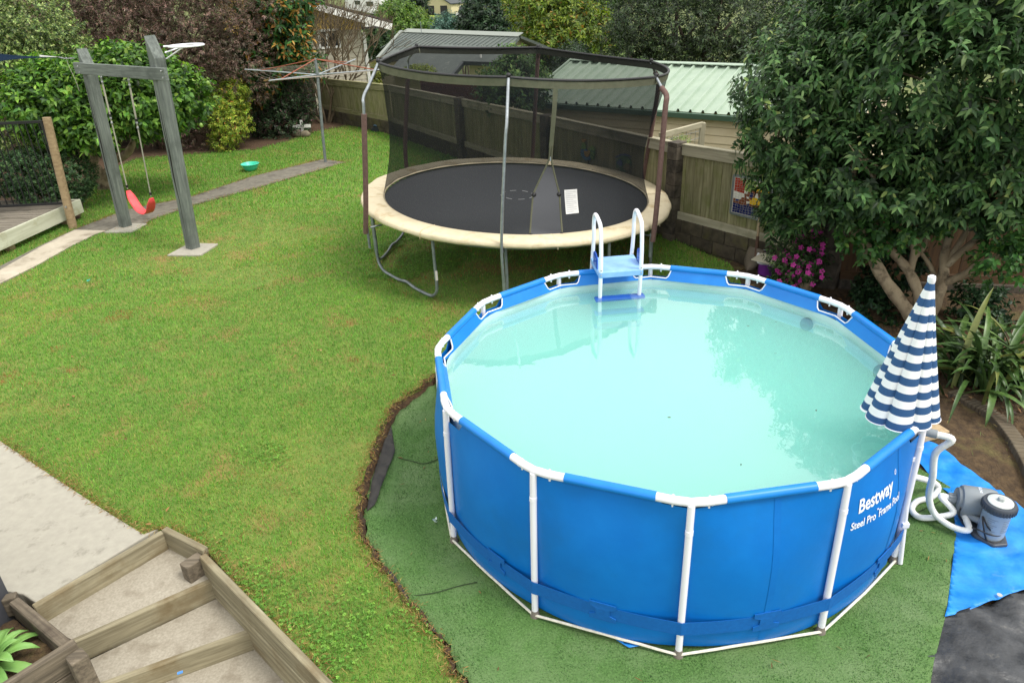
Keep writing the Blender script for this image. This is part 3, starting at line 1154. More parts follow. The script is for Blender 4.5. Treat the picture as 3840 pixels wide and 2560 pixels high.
def belt_r(a, z):
    s = ((a - PTH) % (PI / 6)) / (PI / 6)
    w = np.array(wall_pt(a, (.28 - PZ - .03) / (PH - PZ - .03)))
    r0 = math.hypot(w[0] - PC[0], w[1] - PC[1]) + .005
    return max(r0, PR + .052 - .03 * math.sin(PI * s) ** .6)


rows = []
for z in (.225, .26, .295, .33):
    rows.append([(PC[0] + belt_r(a, z) * math.cos(a), PC[1] + belt_r(a, z) * math.sin(a), z + .012 * math.sin(5 * a)) for a in ths + [ths[0] + 2 * PI]])
b.grid(np.array(rows))
b.build('belt', M['pool_belt'], pool, smooth=False, solid=.003)
for am in [PTH + PI / 12 + k * PI / 6 for k in (0.15, 1.0, 2.05, 3.1)]:
    b = MB()
    w_ = [(-.085, .345), (.085, .345), (.085, .312), (.045, .297), (.045, .25), (.085, .235), (.085, .2), (-.085, .2), (-.085, .235), (-.045, .25), (-.045, .297), (-.085, .312)]
    def pt(s, z, o):
        a = am + s / PR
        r = belt_r(a, z) + o
        return (PC[0] + r * math.cos(a), PC[1] + r * math.sin(a), z + .012 * math.sin(5 * a) + .012)
    nv = len(w_)
    b.add([pt(s, z, .004) for s, z in w_] + [pt(s, z, .011) for s, z in w_], [tuple(range(nv, 2 * nv))] + [(i, (i + 1) % nv, nv + (i + 1) % nv, nv + i) for i in range(nv)])
    b.build('belt_buckle', M['pool_belt'], pool)
# rope threaded round the feet
pts = []
for k in range(12):
    p, q = JP[k] + unit(JP[k] - PC) * .048, JP[(k + 1) % 12] + unit(JP[(k + 1) % 12] - PC) * .048
    for t in np.linspace(0, 1, 8, endpoint=False):
        c = p * (1 - t) + q * t
        n = unit(c - PC)
        pts.append((*(c + n * (.018 * math.sin(PI * t))), PZ + .018 + .02 * math.sin(PI * t) * random.uniform(.8, 1.2)))
b = MB()
b.tube(pts, .0095, 7, closed=True)
b.build('base_rope', M['rope'], pool, smooth=True)


# lettering
def text_mesh(s, size, shear=0.):
    cu = bpy.data.curves.new('lettering', 'FONT')
    cu.body = s
    cu.size = size
    cu.shear = shear
    cu.offset = size * .022
    cu.resolution_u = 3
    to = bpy.data.objects.new('lettering', cu)
    COL.objects.link(to)
    bpy.context.view_layer.update()
    me = bpy.data.meshes.new_from_object(to.evaluated_get(bpy.context.evaluated_depsgraph_get()))
    bpy.data.objects.remove(to)
    bpy.data.curves.remove(cu)
    bm = bmesh.new()
    bm.from_mesh(me)
    bmesh.ops.subdivide_edges(bm, edges=[e for e in bm.edges if e.calc_length() > .05], cuts=2)
    bmesh.ops.triangulate(bm, faces=bm.faces[:])
    V = np.array([v.co[:] for v in bm.verts])
    bm.verts.index_update()
    F = [tuple(v.index for v in f.verts) for f in bm.faces]
    bm.free()
    bpy.data.meshes.remove(me)
    return V, F


M['print_white'] = mat('white_print', (226, 234, 244), rough=.5)


def wall_text(s, size, a_start, width, z_base, name, slope=0.0):
    V, F = text_mesh(s, size)
    V[:, 0] -= V[:, 0].min()
    V[:, 0] *= width / V[:, 0].max()
    b = MB()
    out = []
    for v in V:
        a = a_start + v[0] / PR
        z = z_base + v[1] + slope * v[0]
        w = np.array(wall_pt(a, (z - PZ - .03) / (PH - dip(a) - PZ - .03), .0035))
        out.append(w)
    b.add(out, F)
    return b.build(name, M['print_white'], pool)


a3 = JA[3]
wall_text('Bestway', .140, a3 + .16 / PR, .365, .91, 'lettering')
wall_text('\u00ae', .05, a3 + .55 / PR, .024, 1.005, 'lettering')
wall_text('Steel Pro', .080, a3 + .11 / PR, .22, .80, 'lettering')
wall_text('\u2122', .028, a3 + .336 / PR, .02, .85, 'lettering')
wall_text('Frame Pool', .080, a3 + .362 / PR, .255, .80, 'lettering')
# strainers on the inner wall
for x, y in ((1819, 736), (1990, 831)):
    q = G(x, y, WZ)
    a = math.atan2(q[1] - PC[1], q[0] - PC[0])
    b = MB()
    c = (PC[0] + (PR - .10) * math.cos(a), PC[1] + (PR - .10) * math.sin(a), WZ - .10)
    b.lathe([(.062, 0), (.062, .018), (.05, .035), (.02, .04)], c, 20, axis=(-math.cos(a), -math.sin(a), .15))
    b.build('strainer', mat('strainer_grey', (74, 92, 96), rough=.5), pool, smooth=True)

# water: a closed body, clear skin over milky depth
mw_, N, L, B = nodes('pool_water')
N.remove(B)
fr = N.new('ShaderNodeFresnel')
fr.inputs['IOR'].default_value = 2.0
gl = N.new('ShaderNodeBsdfGlossy')
gl.inputs['Roughness'].default_value = .012
tb = N.new('ShaderNodeBsdfTransparent')
mxs = N.new('ShaderNodeMixShader')
wno = N.new('ShaderNodeTexNoise')
wno.inputs['Scale'].default_value = 3.5
wno.inputs['Detail'].default_value = 3
wbp = N.new('ShaderNodeBump')
wbp.inputs['Strength'].default_value = .12
wbp.inputs['Distance'].default_value = .012
wgeo = N.new('ShaderNodeNewGeometry')
L.new(wgeo.outputs['Position'], wno.inputs['Vector'])
L.new(wno.outputs['Fac'], wbp.inputs['Height'])
L.new(wbp.outputs[0], gl.inputs['Normal'])
# the mirror lies on the upper skin only; light leaving from below passes
bfm = N.new('ShaderNodeMath')
bfm.operation = 'SUBTRACT'
bfm.inputs[0].default_value = 1.0
bfx = N.new('ShaderNodeMath')
bfx.operation = 'MULTIPLY'
L.new(wgeo.outputs['Backfacing'], bfm.inputs[1])
L.new(fr.outputs[0], bfx.inputs[0])
L.new(bfm.outputs[0], bfx.inputs[1])
L.new(bfx.outputs[0], mxs.inputs[0])
L.new(tb.outputs[0], mxs.inputs[1])
L.new(gl.outputs[0], mxs.inputs[2])
L.new(mxs.outputs[0], N['Material Output'].inputs['Surface'])
vs_ = N.new('ShaderNodeVolumePrincipled')
vs_.inputs['Color'].default_value = (.57, .92, .876, 1)
vs_.inputs['Density'].default_value = 2.2
vs_.inputs['Anisotropy'].default_value = 0.0
L.new(vs_.outputs[0], N['Material Output'].inputs['Volume'])
b = MB()
rings = 140
ring = [(PC[0] + (poly_r(t) * .3 + PR * .7 - .078) * math.cos(t), PC[1] + (poly_r(t) * .3 + PR * .7 - .078) * math.sin(t)) for t in np.linspace(0, 2 * PI, rings, endpoint=False)]
b.slab(ring, PZ + .05, WZ)
wat = b.build('water', mw_)
tag(wat, kind='structure')

# ================================================================== LADDER
lad = thing('pool_ladder', (1.1, 6.75, .05), 'white tube pool ladder with a pale blue platform astride the far rim', 'ladder')
M['plat'] = mat('pale_blue_plastic', (122, 168, 222), (140, 182, 228), (160, 196, 234), scale=9, rough=.5)
M['step_blue'] = mat('step_blue_plastic', (8, 74, 176), rough=.4)
fl_, fr_ = G(1380, 628, 1.30), G(1472, 621, 1.30)
bl_, br_ = G(1362, 596, 1.30), G(1452, 589, 1.30)
ex = unit((fr_ - fl_)[:2])
ey = unit((bl_ - fl_)[:2])
for side_, (f0, b0, tf, tbk) in enumerate(((fl_, bl_, (1384, 530), (1370, 495)), (fr_, br_, (1472, 520), (1453, 488)))):
    topz_f = above(f0, *tf)[2]
    hz_ = topz_f + .05
    mid = (f0 + b0) / 2
    fz = lambda p, z, o=0: np.array([p[0] + ey[0] * o, p[1] + ey[1] * o, z])
    pts = [fz(f0, .25, .06), fz(f0, .9, .03), fz(f0, 1.3, .0), fz(f0, 1.5, .0), fz(f0, hz_ - .12, .02), fz(f0, hz_ - .03, .05), fz(f0, hz_, .11),
           fz(b0, hz_ + .02, -.12), fz(b0, hz_ - .01, -.05), fz(b0, hz_ - .1, -.02), fz(b0, 1.6, -.02), fz(b0, 1.42, .0), fz(b0, 1.3, .03), fz(b0, .7, .16), fz(b0, .08, .30)]
    b = MB()
    b.tube(smooth_path(pts, 7), .0195, 12)
    rl = b.build('handrail', M['white_steel'], lad, smooth=True)
    b = MB()
    for p, z in ((f0, 1.335), (f0, 1.285), (b0, 1.335)):
        b.ball((p[0] - ey[0] * .022, p[1] - ey[1] * .022, z), .008, 8)
    b.build('bolt', M['bolt'], rl, smooth=True)
    b = MB()
    c = (f0 * .55 + b0 * .45)
    w = ey * .095
    outl = [(-1, 0), (1, 0), (1, .10), (.8, .125), (.3, .145), (-.4, .14), (-1, .11)]
    sgn = -1 if side_ == 0 else 1
    pv = [np.array([c[0] + w[0] * s + ex[0] * sgn * .022, c[1] + w[1] * s + ex[1] * sgn * .022, 1.31 + z]) for s, z in outl]
    pv2 = [p + np.array([ex[0], ex[1], 0]) * .008 for p in pv]
    nv = len(pv)
    b.add(pv + pv2, [tuple(range(nv))[::-1], tuple(range(nv, 2 * nv))] + [(i, (i + 1) % nv, nv + (i + 1) % nv, nv + i) for i in range(nv)])
    sp = b.build('warning_panel', M['step_blue'], lad)
    b = MB()
    for rr_ in range(5):
        for cc_ in range(3):
            if (rr_ + cc_) % 4 == 3:
                continue
            s = -.7 + cc_ * .5
            z = 1.33 + rr_ * .018
            for o in (-.004, .012):
                q = np.array([c[0] + ex[0] * (sgn * .022 + o), c[1] + ex[1] * (sgn * .022 + o), z])
                b.beam(q + np.array([w[0], w[1], 0]) * s, q + np.array([w[0], w[1], 0]) * (s + .36), .001, .007)
    b.build('print_line', mat('label_print', (150, 176, 214), rough=.6), sp)
b = MB()
pc = [fl_[:2] - ex * .02 - ey * .02, fr_[:2] + ex * .02 - ey * .02, br_[:2] + ex * .02 + ey * .02, bl_[:2] - ex * .02 + ey * .02]
b.slab([tuple(p) for p in pc], 1.255, 1.315)
b.build('platform', M['plat'], lad, bevel=.008)
for z, o in ((1.022, .02), (.87, .03), (.71, .04)):
    b = MB()
    q0, q1 = fl_[:2] + ey * o - ex * .05, fr_[:2] + ey * o + ex * .05
    b.beam((*q0, z), (*q1, z), .085, .032)
    b.build('step', M['step_blue'], lad, bevel=.008)
for s, z in ((.10, .95), (.18, .65), (.25, .35)):
    b = MB()
    b.beam((*(bl_[:2] + ey * s - ex * .03), z), (*(br_[:2] + ey * s + ex * .03), z), .085, .032)
    b.build('step', M['plat'], lad, bevel=.008)

# ================================================================== PARASOL
pole0, tip = np.array([2.72, 3.845, .02]), above(np.array([2.66, 3.89]), 2140, 640)
par = thing('parasol', pole0, 'closed blue and white striped parasol strapped to the pool rim', 'parasol')
ax = unit(tip - pole0)
b = MB()
b.tube([pole0, tip - ax * .02], .017, 12)
b.build('pole', M['white_steel'], par, smooth=True)
b = MB()
b.lathe([(.018, -.035), (.024, -.01), (.022, .015), (.012, .022)], tip, 14, axis=ax)
b.build('finial', M['white_steel'], par, smooth=True)
m_, N, L, B = nodes('parasol_stripes')
at = N.new('ShaderNodeAttribute')
at.attribute_name = 'col'
mt_ = N.new('ShaderNodeSeparateColor')
L.new(at.outputs['Color'], mt_.inputs[0])
ml = N.new('ShaderNodeMath')
ml.operation = 'MULTIPLY'
ml.inputs[1].default_value = 9.5
fr2 = N.new('ShaderNodeMath')
fr2.operation = 'FRACT'
gt = N.new('ShaderNodeMath')
gt.operation = 'GREATER_THAN'
gt.inputs[1].default_value = .5
L.new(mt_.outputs[0], ml.inputs[0])
L.new(ml.outputs[0], fr2.inputs[0])
L.new(fr2.outputs[0], gt.inputs[0])
mx = N.new('ShaderNodeMixRGB')
mx.inputs[1].default_value = (*lin((34, 76, 122)), 1)
mx.inputs[2].default_value = (*lin((224, 226, 228)), 1)
L.new(gt.outputs[0], mx.inputs[0])
L.new(mx.outputs[0], B.inputs['Base Color'])
B.inputs['Roughness'].default_value = .75
LEN = 1.0
zb_c = np.array(above(np.array([2.66, 3.89]), 2064, 950))
ca_bot = zb_c
m1, m2 = 60, 144
V = np.zeros((m1, m2, 3))
Cc = np.zeros((m1, m2, 3))
hx = unit(np.cross(ax, [0, 1, 0]))
right = np.array([CR[0], CR[1], 0.])
right = right / np.linalg.norm(right)
fwd = np.array([-right[1], right[0], 0.])
for i in range(m1):
    s = i / (m1 - 1)
    c = (tip - ax * .02) * (1 - s) + ca_bot * s
    R_ = .021 + .222 * s ** 1.02
    for k in range(m2):
        a = 2 * PI * k / m2
        lobes = 8
        f = abs(math.sin(lobes * a / 2 + .35 + .5 * math.sin(a)))
        fold = .80 + .20 * f ** .42
        li = int(math.floor((lobes * a / 2 + .35 + .5 * math.sin(a)) / PI))
        stag = .011 * math.sin(li * 2.3 + 1.0) + .004 * math.sin(li * 5.1)
        r = R_ * (1 - (1 - fold) * min(1, s * 3 + .15))
        ell = 1.0
        r2 = r * (1 + .05 * math.sin(3 * a + 2 * s))
        p = c + right * r2 * ell * math.cos(a) + fwd * r2 * .85 * math.sin(a)
        p = p + np.array([0, 0, 1]) * (-.004 * f * s * s + .006 * math.sin(2 * a + 1) * s)
        V[i, k] = p
        Cc[i, k] = (s + stag * min(1, s * 4), 0, 0)
F = []
for i in range(m1 - 1):
    for k in range(m2):
        k2 = (k + 1) % m2
        F.append((i * m2 + k, i * m2 + k2, (i + 1) * m2 + k2, (i + 1) * m2 + k))
can = mesh_np('canopy', V.reshape(-1, 3), F, m_, par, Cc.reshape(-1, 3), smooth=True)
b = MB()
b.tube(V[-1], .004, 5, closed=True)
b.build('hem', M['white_steel'], can, smooth=True)
b = MB()
pa = pole0 + ax * .9
b.box(pa * .6 + np.array([JP[4][0], JP[4][1], pa[2]]) * .4, (.05, .05, .04))
b.box(pole0 + ax * .35, (.05, .05, .04))
b.build('clamp', M['white_steel'], par, bevel=.005)

# ================================================================== FILTER PUMP AND HOSES
M['pump_grey'] = mat('pump_grey_plastic', (126, 134, 138), (136, 143, 147), scale=6, rough=.42)
M['pump_dark'] = mat('pump_dark_plastic', (62, 68, 76), rough=.5)
M['pump_mid'] = mat('pump_mid_plastic', (108, 116, 122), rough=.45)
M['canister'] = mat('canister_plastic', (146, 158, 166), (156, 167, 174), scale=5, rough=.3)
pm = thing('filter_pump', G(2255, 1200, .02), 'grey filter pump with a round canister standing on the blue tarpaulin', 'pump')
cm = G(2233, 1192, .02)        # motor foot
cc = G(2271, 1232, .02)        # canister foot
pe = unit((cc - cm)[:2])
pn = np.array([pe[1], -pe[0]])
if pn @ -cm[:2] < 0:
    pn = -pn
b = MB()
pb_ = [cm[:2] - pe * .15 - pn * .10, cm[:2] - pe * .15 + pn * .06, cm[:2] + pe * .05 + pn * .12, cc[:2] + pn * .12, cc[:2] + pe * .12 + pn * .05, cc[:2] + pe * .12 - pn * .06, cc[:2] - pn * .12, cm[:2] - pn * .12]
b.slab([tuple(p) for p in pb_], .018, .05)
b.build('base', M['pump_dark'], pm, bevel=.012)
# motor housing: a barrel on its side with a flat foot
b = MB()
m, n = 9, 28
prof_ = []
for k in range(n):
    a = 2 * PI * k / n
    x, z = math.cos(a), math.sin(a)
    prof_.append((.105 * x * (1 if z > 0 else 1.0), .125 * z if z > 0 else .135 * max(z, -.9)))
axd = unit(np.array([pe[0] * .35 - pn[0] * .9, pe[1] * .35 - pn[1] * .9]))
sid = np.array([-axd[1], axd[0]])
P = []
for s, sc in ((-.125, .82), (-.118, .95), (-.10, 1.), (0, 1.0), (.07, .98), (.11, .9), (.13, .7)):
    for (u, z) in prof_:
        q = cm[:2] + axd * s + sid * u * sc
        P.append((*q, .185 + z * sc))
nb = 7
fs = [(i * n + k, i * n + (k + 1) % n, (i + 1) * n + (k + 1) % n, (i + 1) * n + k) for i in range(nb - 1) for k in range(n)] + [tuple(range(n))[::-1], tuple(range((nb - 1) * n, nb * n))]
b.add(P, fs)
b.build('motor_housing', M['pump_grey'], pm, smooth=True)
b = MB()
P = []
for s, sc in ((-.150, .72), (-.145, .80), (-.122, .83)):
    for (u, z) in prof_:
        q = cm[:2] + axd * s + sid * u * sc
        P.append((*q, .185 + z * sc))
fs = [(i * n + k, i * n + (k + 1) % n, (i + 1) * n + (k + 1) % n, (i + 1) * n + k) for i in range(2) for k in range(n)] + [tuple(range(n))[::-1]]
b.add(P, fs)
b.build('end_plate', M['pump_mid'], pm, smooth=True)
b = MB()
lv, lf = text_mesh('INTEX', .028)
lv[:, 0] -= lv[:, 0].mean()
a0 = 1.15
for v in lv:
    pass
tx = np.array([[*(cm[:2] + axd * (.0 - v[1]) + sid * (v[0] * .9)), .185 + .1265 * math.sqrt(max(0, 1 - (v[0] * .9 / .105) ** 2)) + .001] for v in lv])
b.add(tx, lf)
b.build('lettering', M['print_white'], pm)
# canister
b = MB()
b.lathe([(.085, .05), (.088, .07), (.092, .29), (.096, .30)], (cc[0], cc[1], 0), 32)
cn = b.build('canister', M['canister'], pm, smooth=True)
b = MB()
for k in range(36):
    pass
prof_l = [(.100, .285), (.112, .295), (.113, .335), (.106, .348), (.085, .350)]
b.lathe(prof_l, (cc[0], cc[1], 0), 32)
for k in range(34):
    a = 2 * PI * k / 34
    b.box((cc[0] + .112 * math.cos(a), cc[1] + .112 * math.sin(a), .313), (.008, .008, .036), a)
b.build('lid_ring', M['pump_dark'], pm, smooth=True)
b = MB()
b.lathe([(.084, .345), (.083, .356), (.07, .362), (.03, .364)], (cc[0], cc[1], 0), 32)
b.build('lid', mat('lid_pale', (196, 202, 198), rough=.4), pm, smooth=True)
b = MB()
b.lathe([(.024, .36), (.024, .384), (.02, .388)], (cc[0], cc[1], 0), 6)
b.build('air_valve', mat('valve_grey', (168, 174, 172), rough=.4), pm)
# printed panels on the canister
for a0 in (-2.35, -1.25):
    b = MB()
    for r_ in range(7):
        rows = []
        for z in (.235 - r_ * .017, .243 - r_ * .017):
            rows.append([(cc[0] + .0915 * math.cos(a0 + s), cc[1] + .0915 * math.sin(a0 + s), z) for s in np.linspace(-.36, .36 - .2 * (r_ % 3), 8)])
        b.grid(np.array(rows))
    b.build('print_panel', mat('canister_print', (128, 140, 152), rough=.5), cn)
# connectors
M['hose'] = mat('white_hose', (222, 224, 220), (232, 233, 229), scale=30, rough=.4)
out_a = cc[:2] - pe * .02 + pn * .0
pA = np.array([*(cc[:2] - pe * .09 + pn * .06), .115])
pAo = np.array([*(cc[:2] - pe * .16 + pn * .10), .10])
pB = np.array([*(cm[:2] - axd * .15), .19])
b = MB()
b.tube([np.array([*cc[:2], .115]), pA, pAo], .026, 14)
b.tube([np.array([*(cm[:2] + pe * .06), .1]), np.array([*cc[:2], .1])], .03, 12)
b.build('outlet_pipe', M['pump_grey'], pm, smooth=True)
b = MB()
din = -axd
b.tube([pB, pB + np.array([*(din * .05), 0])], .034, 12)
for k in range(8):
    a = 2 * PI * k / 8
    q = pB + np.array([*(din * .025), 0]) + .034 * (math.cos(a) * np.array([-din[1], din[0], 0]) + math.sin(a) * np.array([0, 0, 1]))
    b.beam(q - np.array([*(din * .02), 0]), q + np.array([*(din * .02), 0]), .012, .012)
b.build('union_nut', M['pump_grey'], pm, smooth=True)


def hose(pts, label):
    path = smooth_path(pts, 60)
    seg = np.linalg.norm(np.diff(path, axis=0), axis=1)
    s = np.r_[0, np.cumsum(seg)]
    ss = np.arange(0, s[-1], .0035)
    path = np.stack([np.interp(ss, s, path[:, i]) for i in range(3)], 1)
    r = .0230 + .0016 * np.sin(ss * 2 * PI / .0105)
    b = MB()
    b.tube(path, r, 12)
    return tag(b.build('pump_hose', M['hose'], smooth='all'), label, 'hose')


wl_ = np.array(wall_pt(JA[4] + .10, .84))
b = MB()
h0 = G(2116, 989, 1.02)
h0n = unit(h0[:2] - PC)
b.tube([np.array([*(PC + h0n * (PR + .0)), 1.02]), np.array([*(PC + h0n * (PR + .09)), 1.02])], .03, 14)
b.build('hose_fitting', M['pump_grey'], pool, smooth=True)
hA = np.array([*(PC + h0n * (PR + .07)), 1.02])
hose([hA, hA + np.array([.10, -.05, -.02]), G(2149, 1040, .86), G(2142, 1095, .60), G(2134, 1140, .33), G(2146, 1178, .12), G(2185, 1208, .075), G(2225, 1216, .085), pAo, pA], 'white ribbed hose arching from the pool rim down to the canister')
hose([G(2074, 1086, .35), G(2100, 1094, .30), G(2140, 1106, .14), G(2155, 1120, .06), G(2140, 1141, .045), G(2106, 1151, .045), G(2094, 1170, .045), G(2112, 1187, .045), G(2150, 1187, .06), G(2190, 1175, .12), pB + np.array([*(din * .10), .0]), pB + np.array([*(din * .03), 0])], 'white ribbed hose looping over the turf to the pump motor')
# power cord tangled round the pump
rr_ = np.random.default_rng(3)
cp = [G(2200, 1160, .19), G(2197, 1178, .10), G(2215, 1200, .03), G(2240, 1210, .12), G(2268, 1222, .08), G(2290, 1222, .08), G(2297, 1205, .10), G(2293, 1232, .03), G(2275, 1240, .02), G(2258, 1232, .03), G(2252, 1205, .14), G(2250, 1180, .2), G(2262, 1205, .14), G(2285, 1226, .03), G(2297, 1222, .06)]
b = MB()
b.tube(smooth_path([p + np.array([-.02, -.06, .03]) for p in cp], 10), .006, 7)
tag(b.build('power_cord', M['black'], smooth=True), 'black power cord tangled round the filter pump', 'cord')

# ================================================================== TRAMPOLINE
TC = np.array([.157, 10.53])


def tz(x, y, z):
    """the trampoline stands on sloping lawn: heights lean with it"""
    return z - .061 * (x - TC[0])


def tpt(a, r, z):
    x, y = TC[0] + r * math.cos(a), TC[1] + r * math.sin(a)
    return np.array([x, y, tz(x, y, z)])


trm = thing('trampoline', (*TC, LZ), 'round trampoline with beige edge pad and tall black safety net', 'trampoline')
M['pad'] = mat('beige_pad', (206, 192, 160), (220, 208, 178), (230, 220, 194), scale=4, rough=.7, bump=.5, bscale=7, stain=(186, 166, 126), stain_scale=4, dist=.03)
M['mat'] = mat('black_jumping_mat', (58, 60, 64), (66, 68, 72), scale=40, rough=.55, spec=.45)
M['hem'] = mat('olive_hem', (84, 86, 68), (98, 99, 80), scale=12, rough=.8)
ths2 = np.linspace(0, 2 * PI, 145)
b = MB()
b.lathe([(1.93, .0), (1.93, .004)], (0, 0, 0), 72)
b.v = [tuple(tpt(math.atan2(v[1], v[0]), math.hypot(v[0], v[1]), .955 + v[2])) for v in b.v]
mo = b.build('mat', M['mat'], trm)
b = MB()
cmk = G(1188, 449, tz(.35, 10.2, .964))
for k in range(8):
    a = 2 * PI * (k + .3) / 8
    pts = [np.array([cmk[0] + .24 * math.cos(a + t), cmk[1] + .24 * math.sin(a + t), 0]) for t in (-.2, 0, .2)]
    for i in range(2):
        p, q = pts[i], pts[i + 1]
        p[2], q[2] = tz(p[0], p[1], .963), tz(q[0], q[1], .963)
        b.beam(p, q, .016, .002)
b.build('centre_mark', mat('mark_white', (196, 198, 198), rough=.7), mo)
# pad: top ring plus drooping outer skirt
rows = []
for r, z, w in ((1.92, .985, 0), (1.96, 1.005, .2), (2.08, 1.012, .5), (2.2, 1.008, .6), (2.245, .99, .8), (2.252, .975, 1.), (2.256, .955, 1.4), (2.254, .93, 2.2)):
    row = []
    for a in ths2:
        n1 = math.sin(17 * a + 3 * math.sin(2 * a)) * .5 + math.sin(31 * a + 1) * .3 + math.sin(7 * a) * .4
        row.append(tpt(a, r + .010 * w * n1 * .7, z + .008 * n1 * w))
    rows.append(row)
b = MB()
b.grid(np.array(rows))
b.build('edge_pad', M['pad'], trm, smooth='all', solid=.008)
for k in range(8):
    a = k * PI / 4 + .2
    b = MB()
    b.tube([tpt(a, r, z) for r, z in ((1.95, 1.008), (2.08, 1.018), (2.22, 1.010), (2.255, .98), (2.266, .91))], .004, 5)
    b.build('pad_seam', M['pad'], trm)
b = MB()
b.tube([tpt(a, 2.14, .90) for a in ths2[:-1]], .024, 10, closed=True)
b.build('frame_ring', M['galv_dull'], trm, smooth=True)
b = MB()
for k in range(72):
    a = 2 * PI * k / 72
    b.tube([tpt(a, 1.90, .958), tpt(a, 2.12, .91)], .007, 5)
b.build('spring_set', M['galv_dull'], trm)
for a0, a1 in ((-163, -121), (-95, -58), (-32, 8), (62, 98), (150, 190)):
    a0, a1 = math.radians(a0), math.radians(a1)
    p0, p1 = tpt(a0, 2.14, .9), tpt(a1, 2.14, .9)
    g0, g1 = np.array([*p0[:2], LZ + .02]), np.array([*p1[:2], LZ + .02])
    e = (g1 - g0)
    pts = [p0, p0 * .5 + g0 * .5, g0 + [0, 0, .16], g0 + e * .05 + [0, 0, .05], g0 + e * .14 + [0, 0, .005], g0 + e * .36 + [0, 0, .0], g0 + e * .5 + [0, 0, .03], g0 + e * .64 + [0, 0, 0], g0 + e * .86 + [0, 0, .005], g0 + e * .95 + [0, 0, .05], g1 + [0, 0, .16], p1 * .5 + g1 * .5, p1]
    b = MB()
    b.tube(smooth_path(pts, 5), .021, 10)
    b.build('leg', M['galv_dull'], trm, smooth=True)
b = MB()
q = G(969, 600, .45)
lp = tpt(math.radians(-121), 2.14, .9)
b.box((lp[0] + .012, lp[1] - .022, .47), (.03, .006, .13))
b.build('leg_sticker', mat('sticker_white', (214, 206, 200), rough=.6), trm)
# net poles: tips, elbows and feet surveyed one by one
def cyl_pt(x, y, r, far):
    d_ = ray(x, y)
    a_ = d_[0] ** 2 + d_[1] ** 2
    b_ = -2 * (d_[0] * TC[0] + d_[1] * TC[1])
    D = max(0., b_ * b_ - 4 * a_ * (TC @ TC - r * r))
    t = (-b_ + (1 if far else -1) * math.sqrt(D)) / 2 / a_
    return CAM + d_ * t


TOPZ = 2.80
POLES = {
    'L': ((869, 146, 2.04, 0), [(835, 225, 2.3, 0), (836, 262, 2.32, 0)], [(840, 440, 2.36, 0), (840, 535, 2.38, 0)], (1, 0)),
    'C': ((1168, 180, 2.06, 0), [(1164, 285, 2.26, 0), (1160, 340, 2.27, 0)], [(1152, 550, 2.27, 0)], None),
    'R': ((1507, 179, 2.05, 0), [(1531, 222, 2.3, 0), (1527, 262, 2.32, 0)], [(1508, 480, 2.34, 0), (1499, 555, 2.34, 0)], (0, 0)),
    'BR': ((1496, 144, 2.05, 1), [(1512, 185, 2.25, 1), (1508, 230, 2.26, 1)], [(1480, 400, 2.26, 1)], (0, 0)),
    'BC': ((1236, 111, 2.06, 1), [(1236, 128, 2.22, 1), (1234, 160, 2.25, 1)], [(1222, 385, 2.26, 1)], (0, 0)),
    'BL': ((957, 109, 2.04, 1), [(938, 136, 2.22, 1), (937, 170, 2.25, 1)], [(931, 345, 2.26, 1)], (1, 0)),
}
TIPS = {}
for key, (tp0, elb, low, foam) in POLES.items():
    tipp = cyl_pt(*tp0)
    TIPS[key] = tipp
    el = [cyl_pt(*e) for e in elb]
    lw = [cyl_pt(*e) for e in low]
    if key == 'C':
        lw = lw + [np.array([lw[-1][0], lw[-1][1], .5]), np.array([lw[-1][0], lw[-1][1], LZ])]
    elif key in ('BR', 'BC', 'BL'):
        lw = lw + [np.array([lw[-1][0], lw[-1][1], .55])]
    b = MB()
    b.tube(smooth_path([tipp, tipp * .4 + el[0] * .6, el[0], el[1]] + lw, 6), .0195, 10)
    po = b.build('net_pole', M['galv'], trm, smooth=True)
    if foam:
        fo = [el[1]] + lw if foam[0] else [tipp * .45 + el[0] * .55, el[0], el[1]] + lw
        b = MB()
        b.tube(smooth_path(fo, 6), .034, 12)
        b.build('foam_sleeve', M['foam'], po, smooth=True)
    b = MB()
    b.ball(tipp + [0, 0, .03], .028, 10)
    b.build('end_cap', M['black'], po, smooth=True)
    if key in ('L', 'R', 'C'):
        b = MB()
        pq = lw[0]
        od = unit(np.array([TC[0] - pq[0], TC[1] - pq[1], 0]))
        b.tube([np.array([pq[0], pq[1], .86 - .061 * (pq[0] - TC[0])]), np.array([pq[0], pq[1], .86 - .061 * (pq[0] - TC[0])]) + od * .16], .012, 6)
        b.build('bracket', M['galv_dull'], po)
        if key != 'C':
            b = MB()
            b.tube([lw[-1] + [0, 0, .1] + od * .03, lw[-1] + od * .03 - [0, 0, .22]], .018, 10)
            b.build('sleeve_tube', M['galv_dull'], po, smooth=True)
# the flexible hoop bows outwards between the poles
ORD = ['L', 'C', 'R', 'BR', 'BC', 'BL']
BOW = [.20, .22, .20, .06, .05, .10]
_ha, _hr, _hz = [], [], []
for i_ in range(6):
    p_, q_ = TIPS[ORD[i_]], TIPS[ORD[(i_ + 1) % 6]]
    for t in np.linspace(0, 1, 24, endpoint=False):
        c_ = p_ * (1 - t) + q_ * t
        o_ = unit(c_[:2] - TC)
        c_ = np.array([*(c_[:2] + o_ * BOW[i_] * math.sin(PI * t) ** .8), c_[2] - .02 * math.sin(PI * t)])
        _ha.append(math.atan2(c_[1] - TC[1], c_[0] - TC[0]) % (2 * PI))
        _hr.append(math.hypot(*(c_[:2] - TC)))
        _hz.append(c_[2] + .061 * (c_[0] - TC[0]))
_o = np.argsort(_ha)
_ha, _hr, _hz = np.array(_ha)[_o], np.array(_hr)[_o], np.array(_hz)[_o]


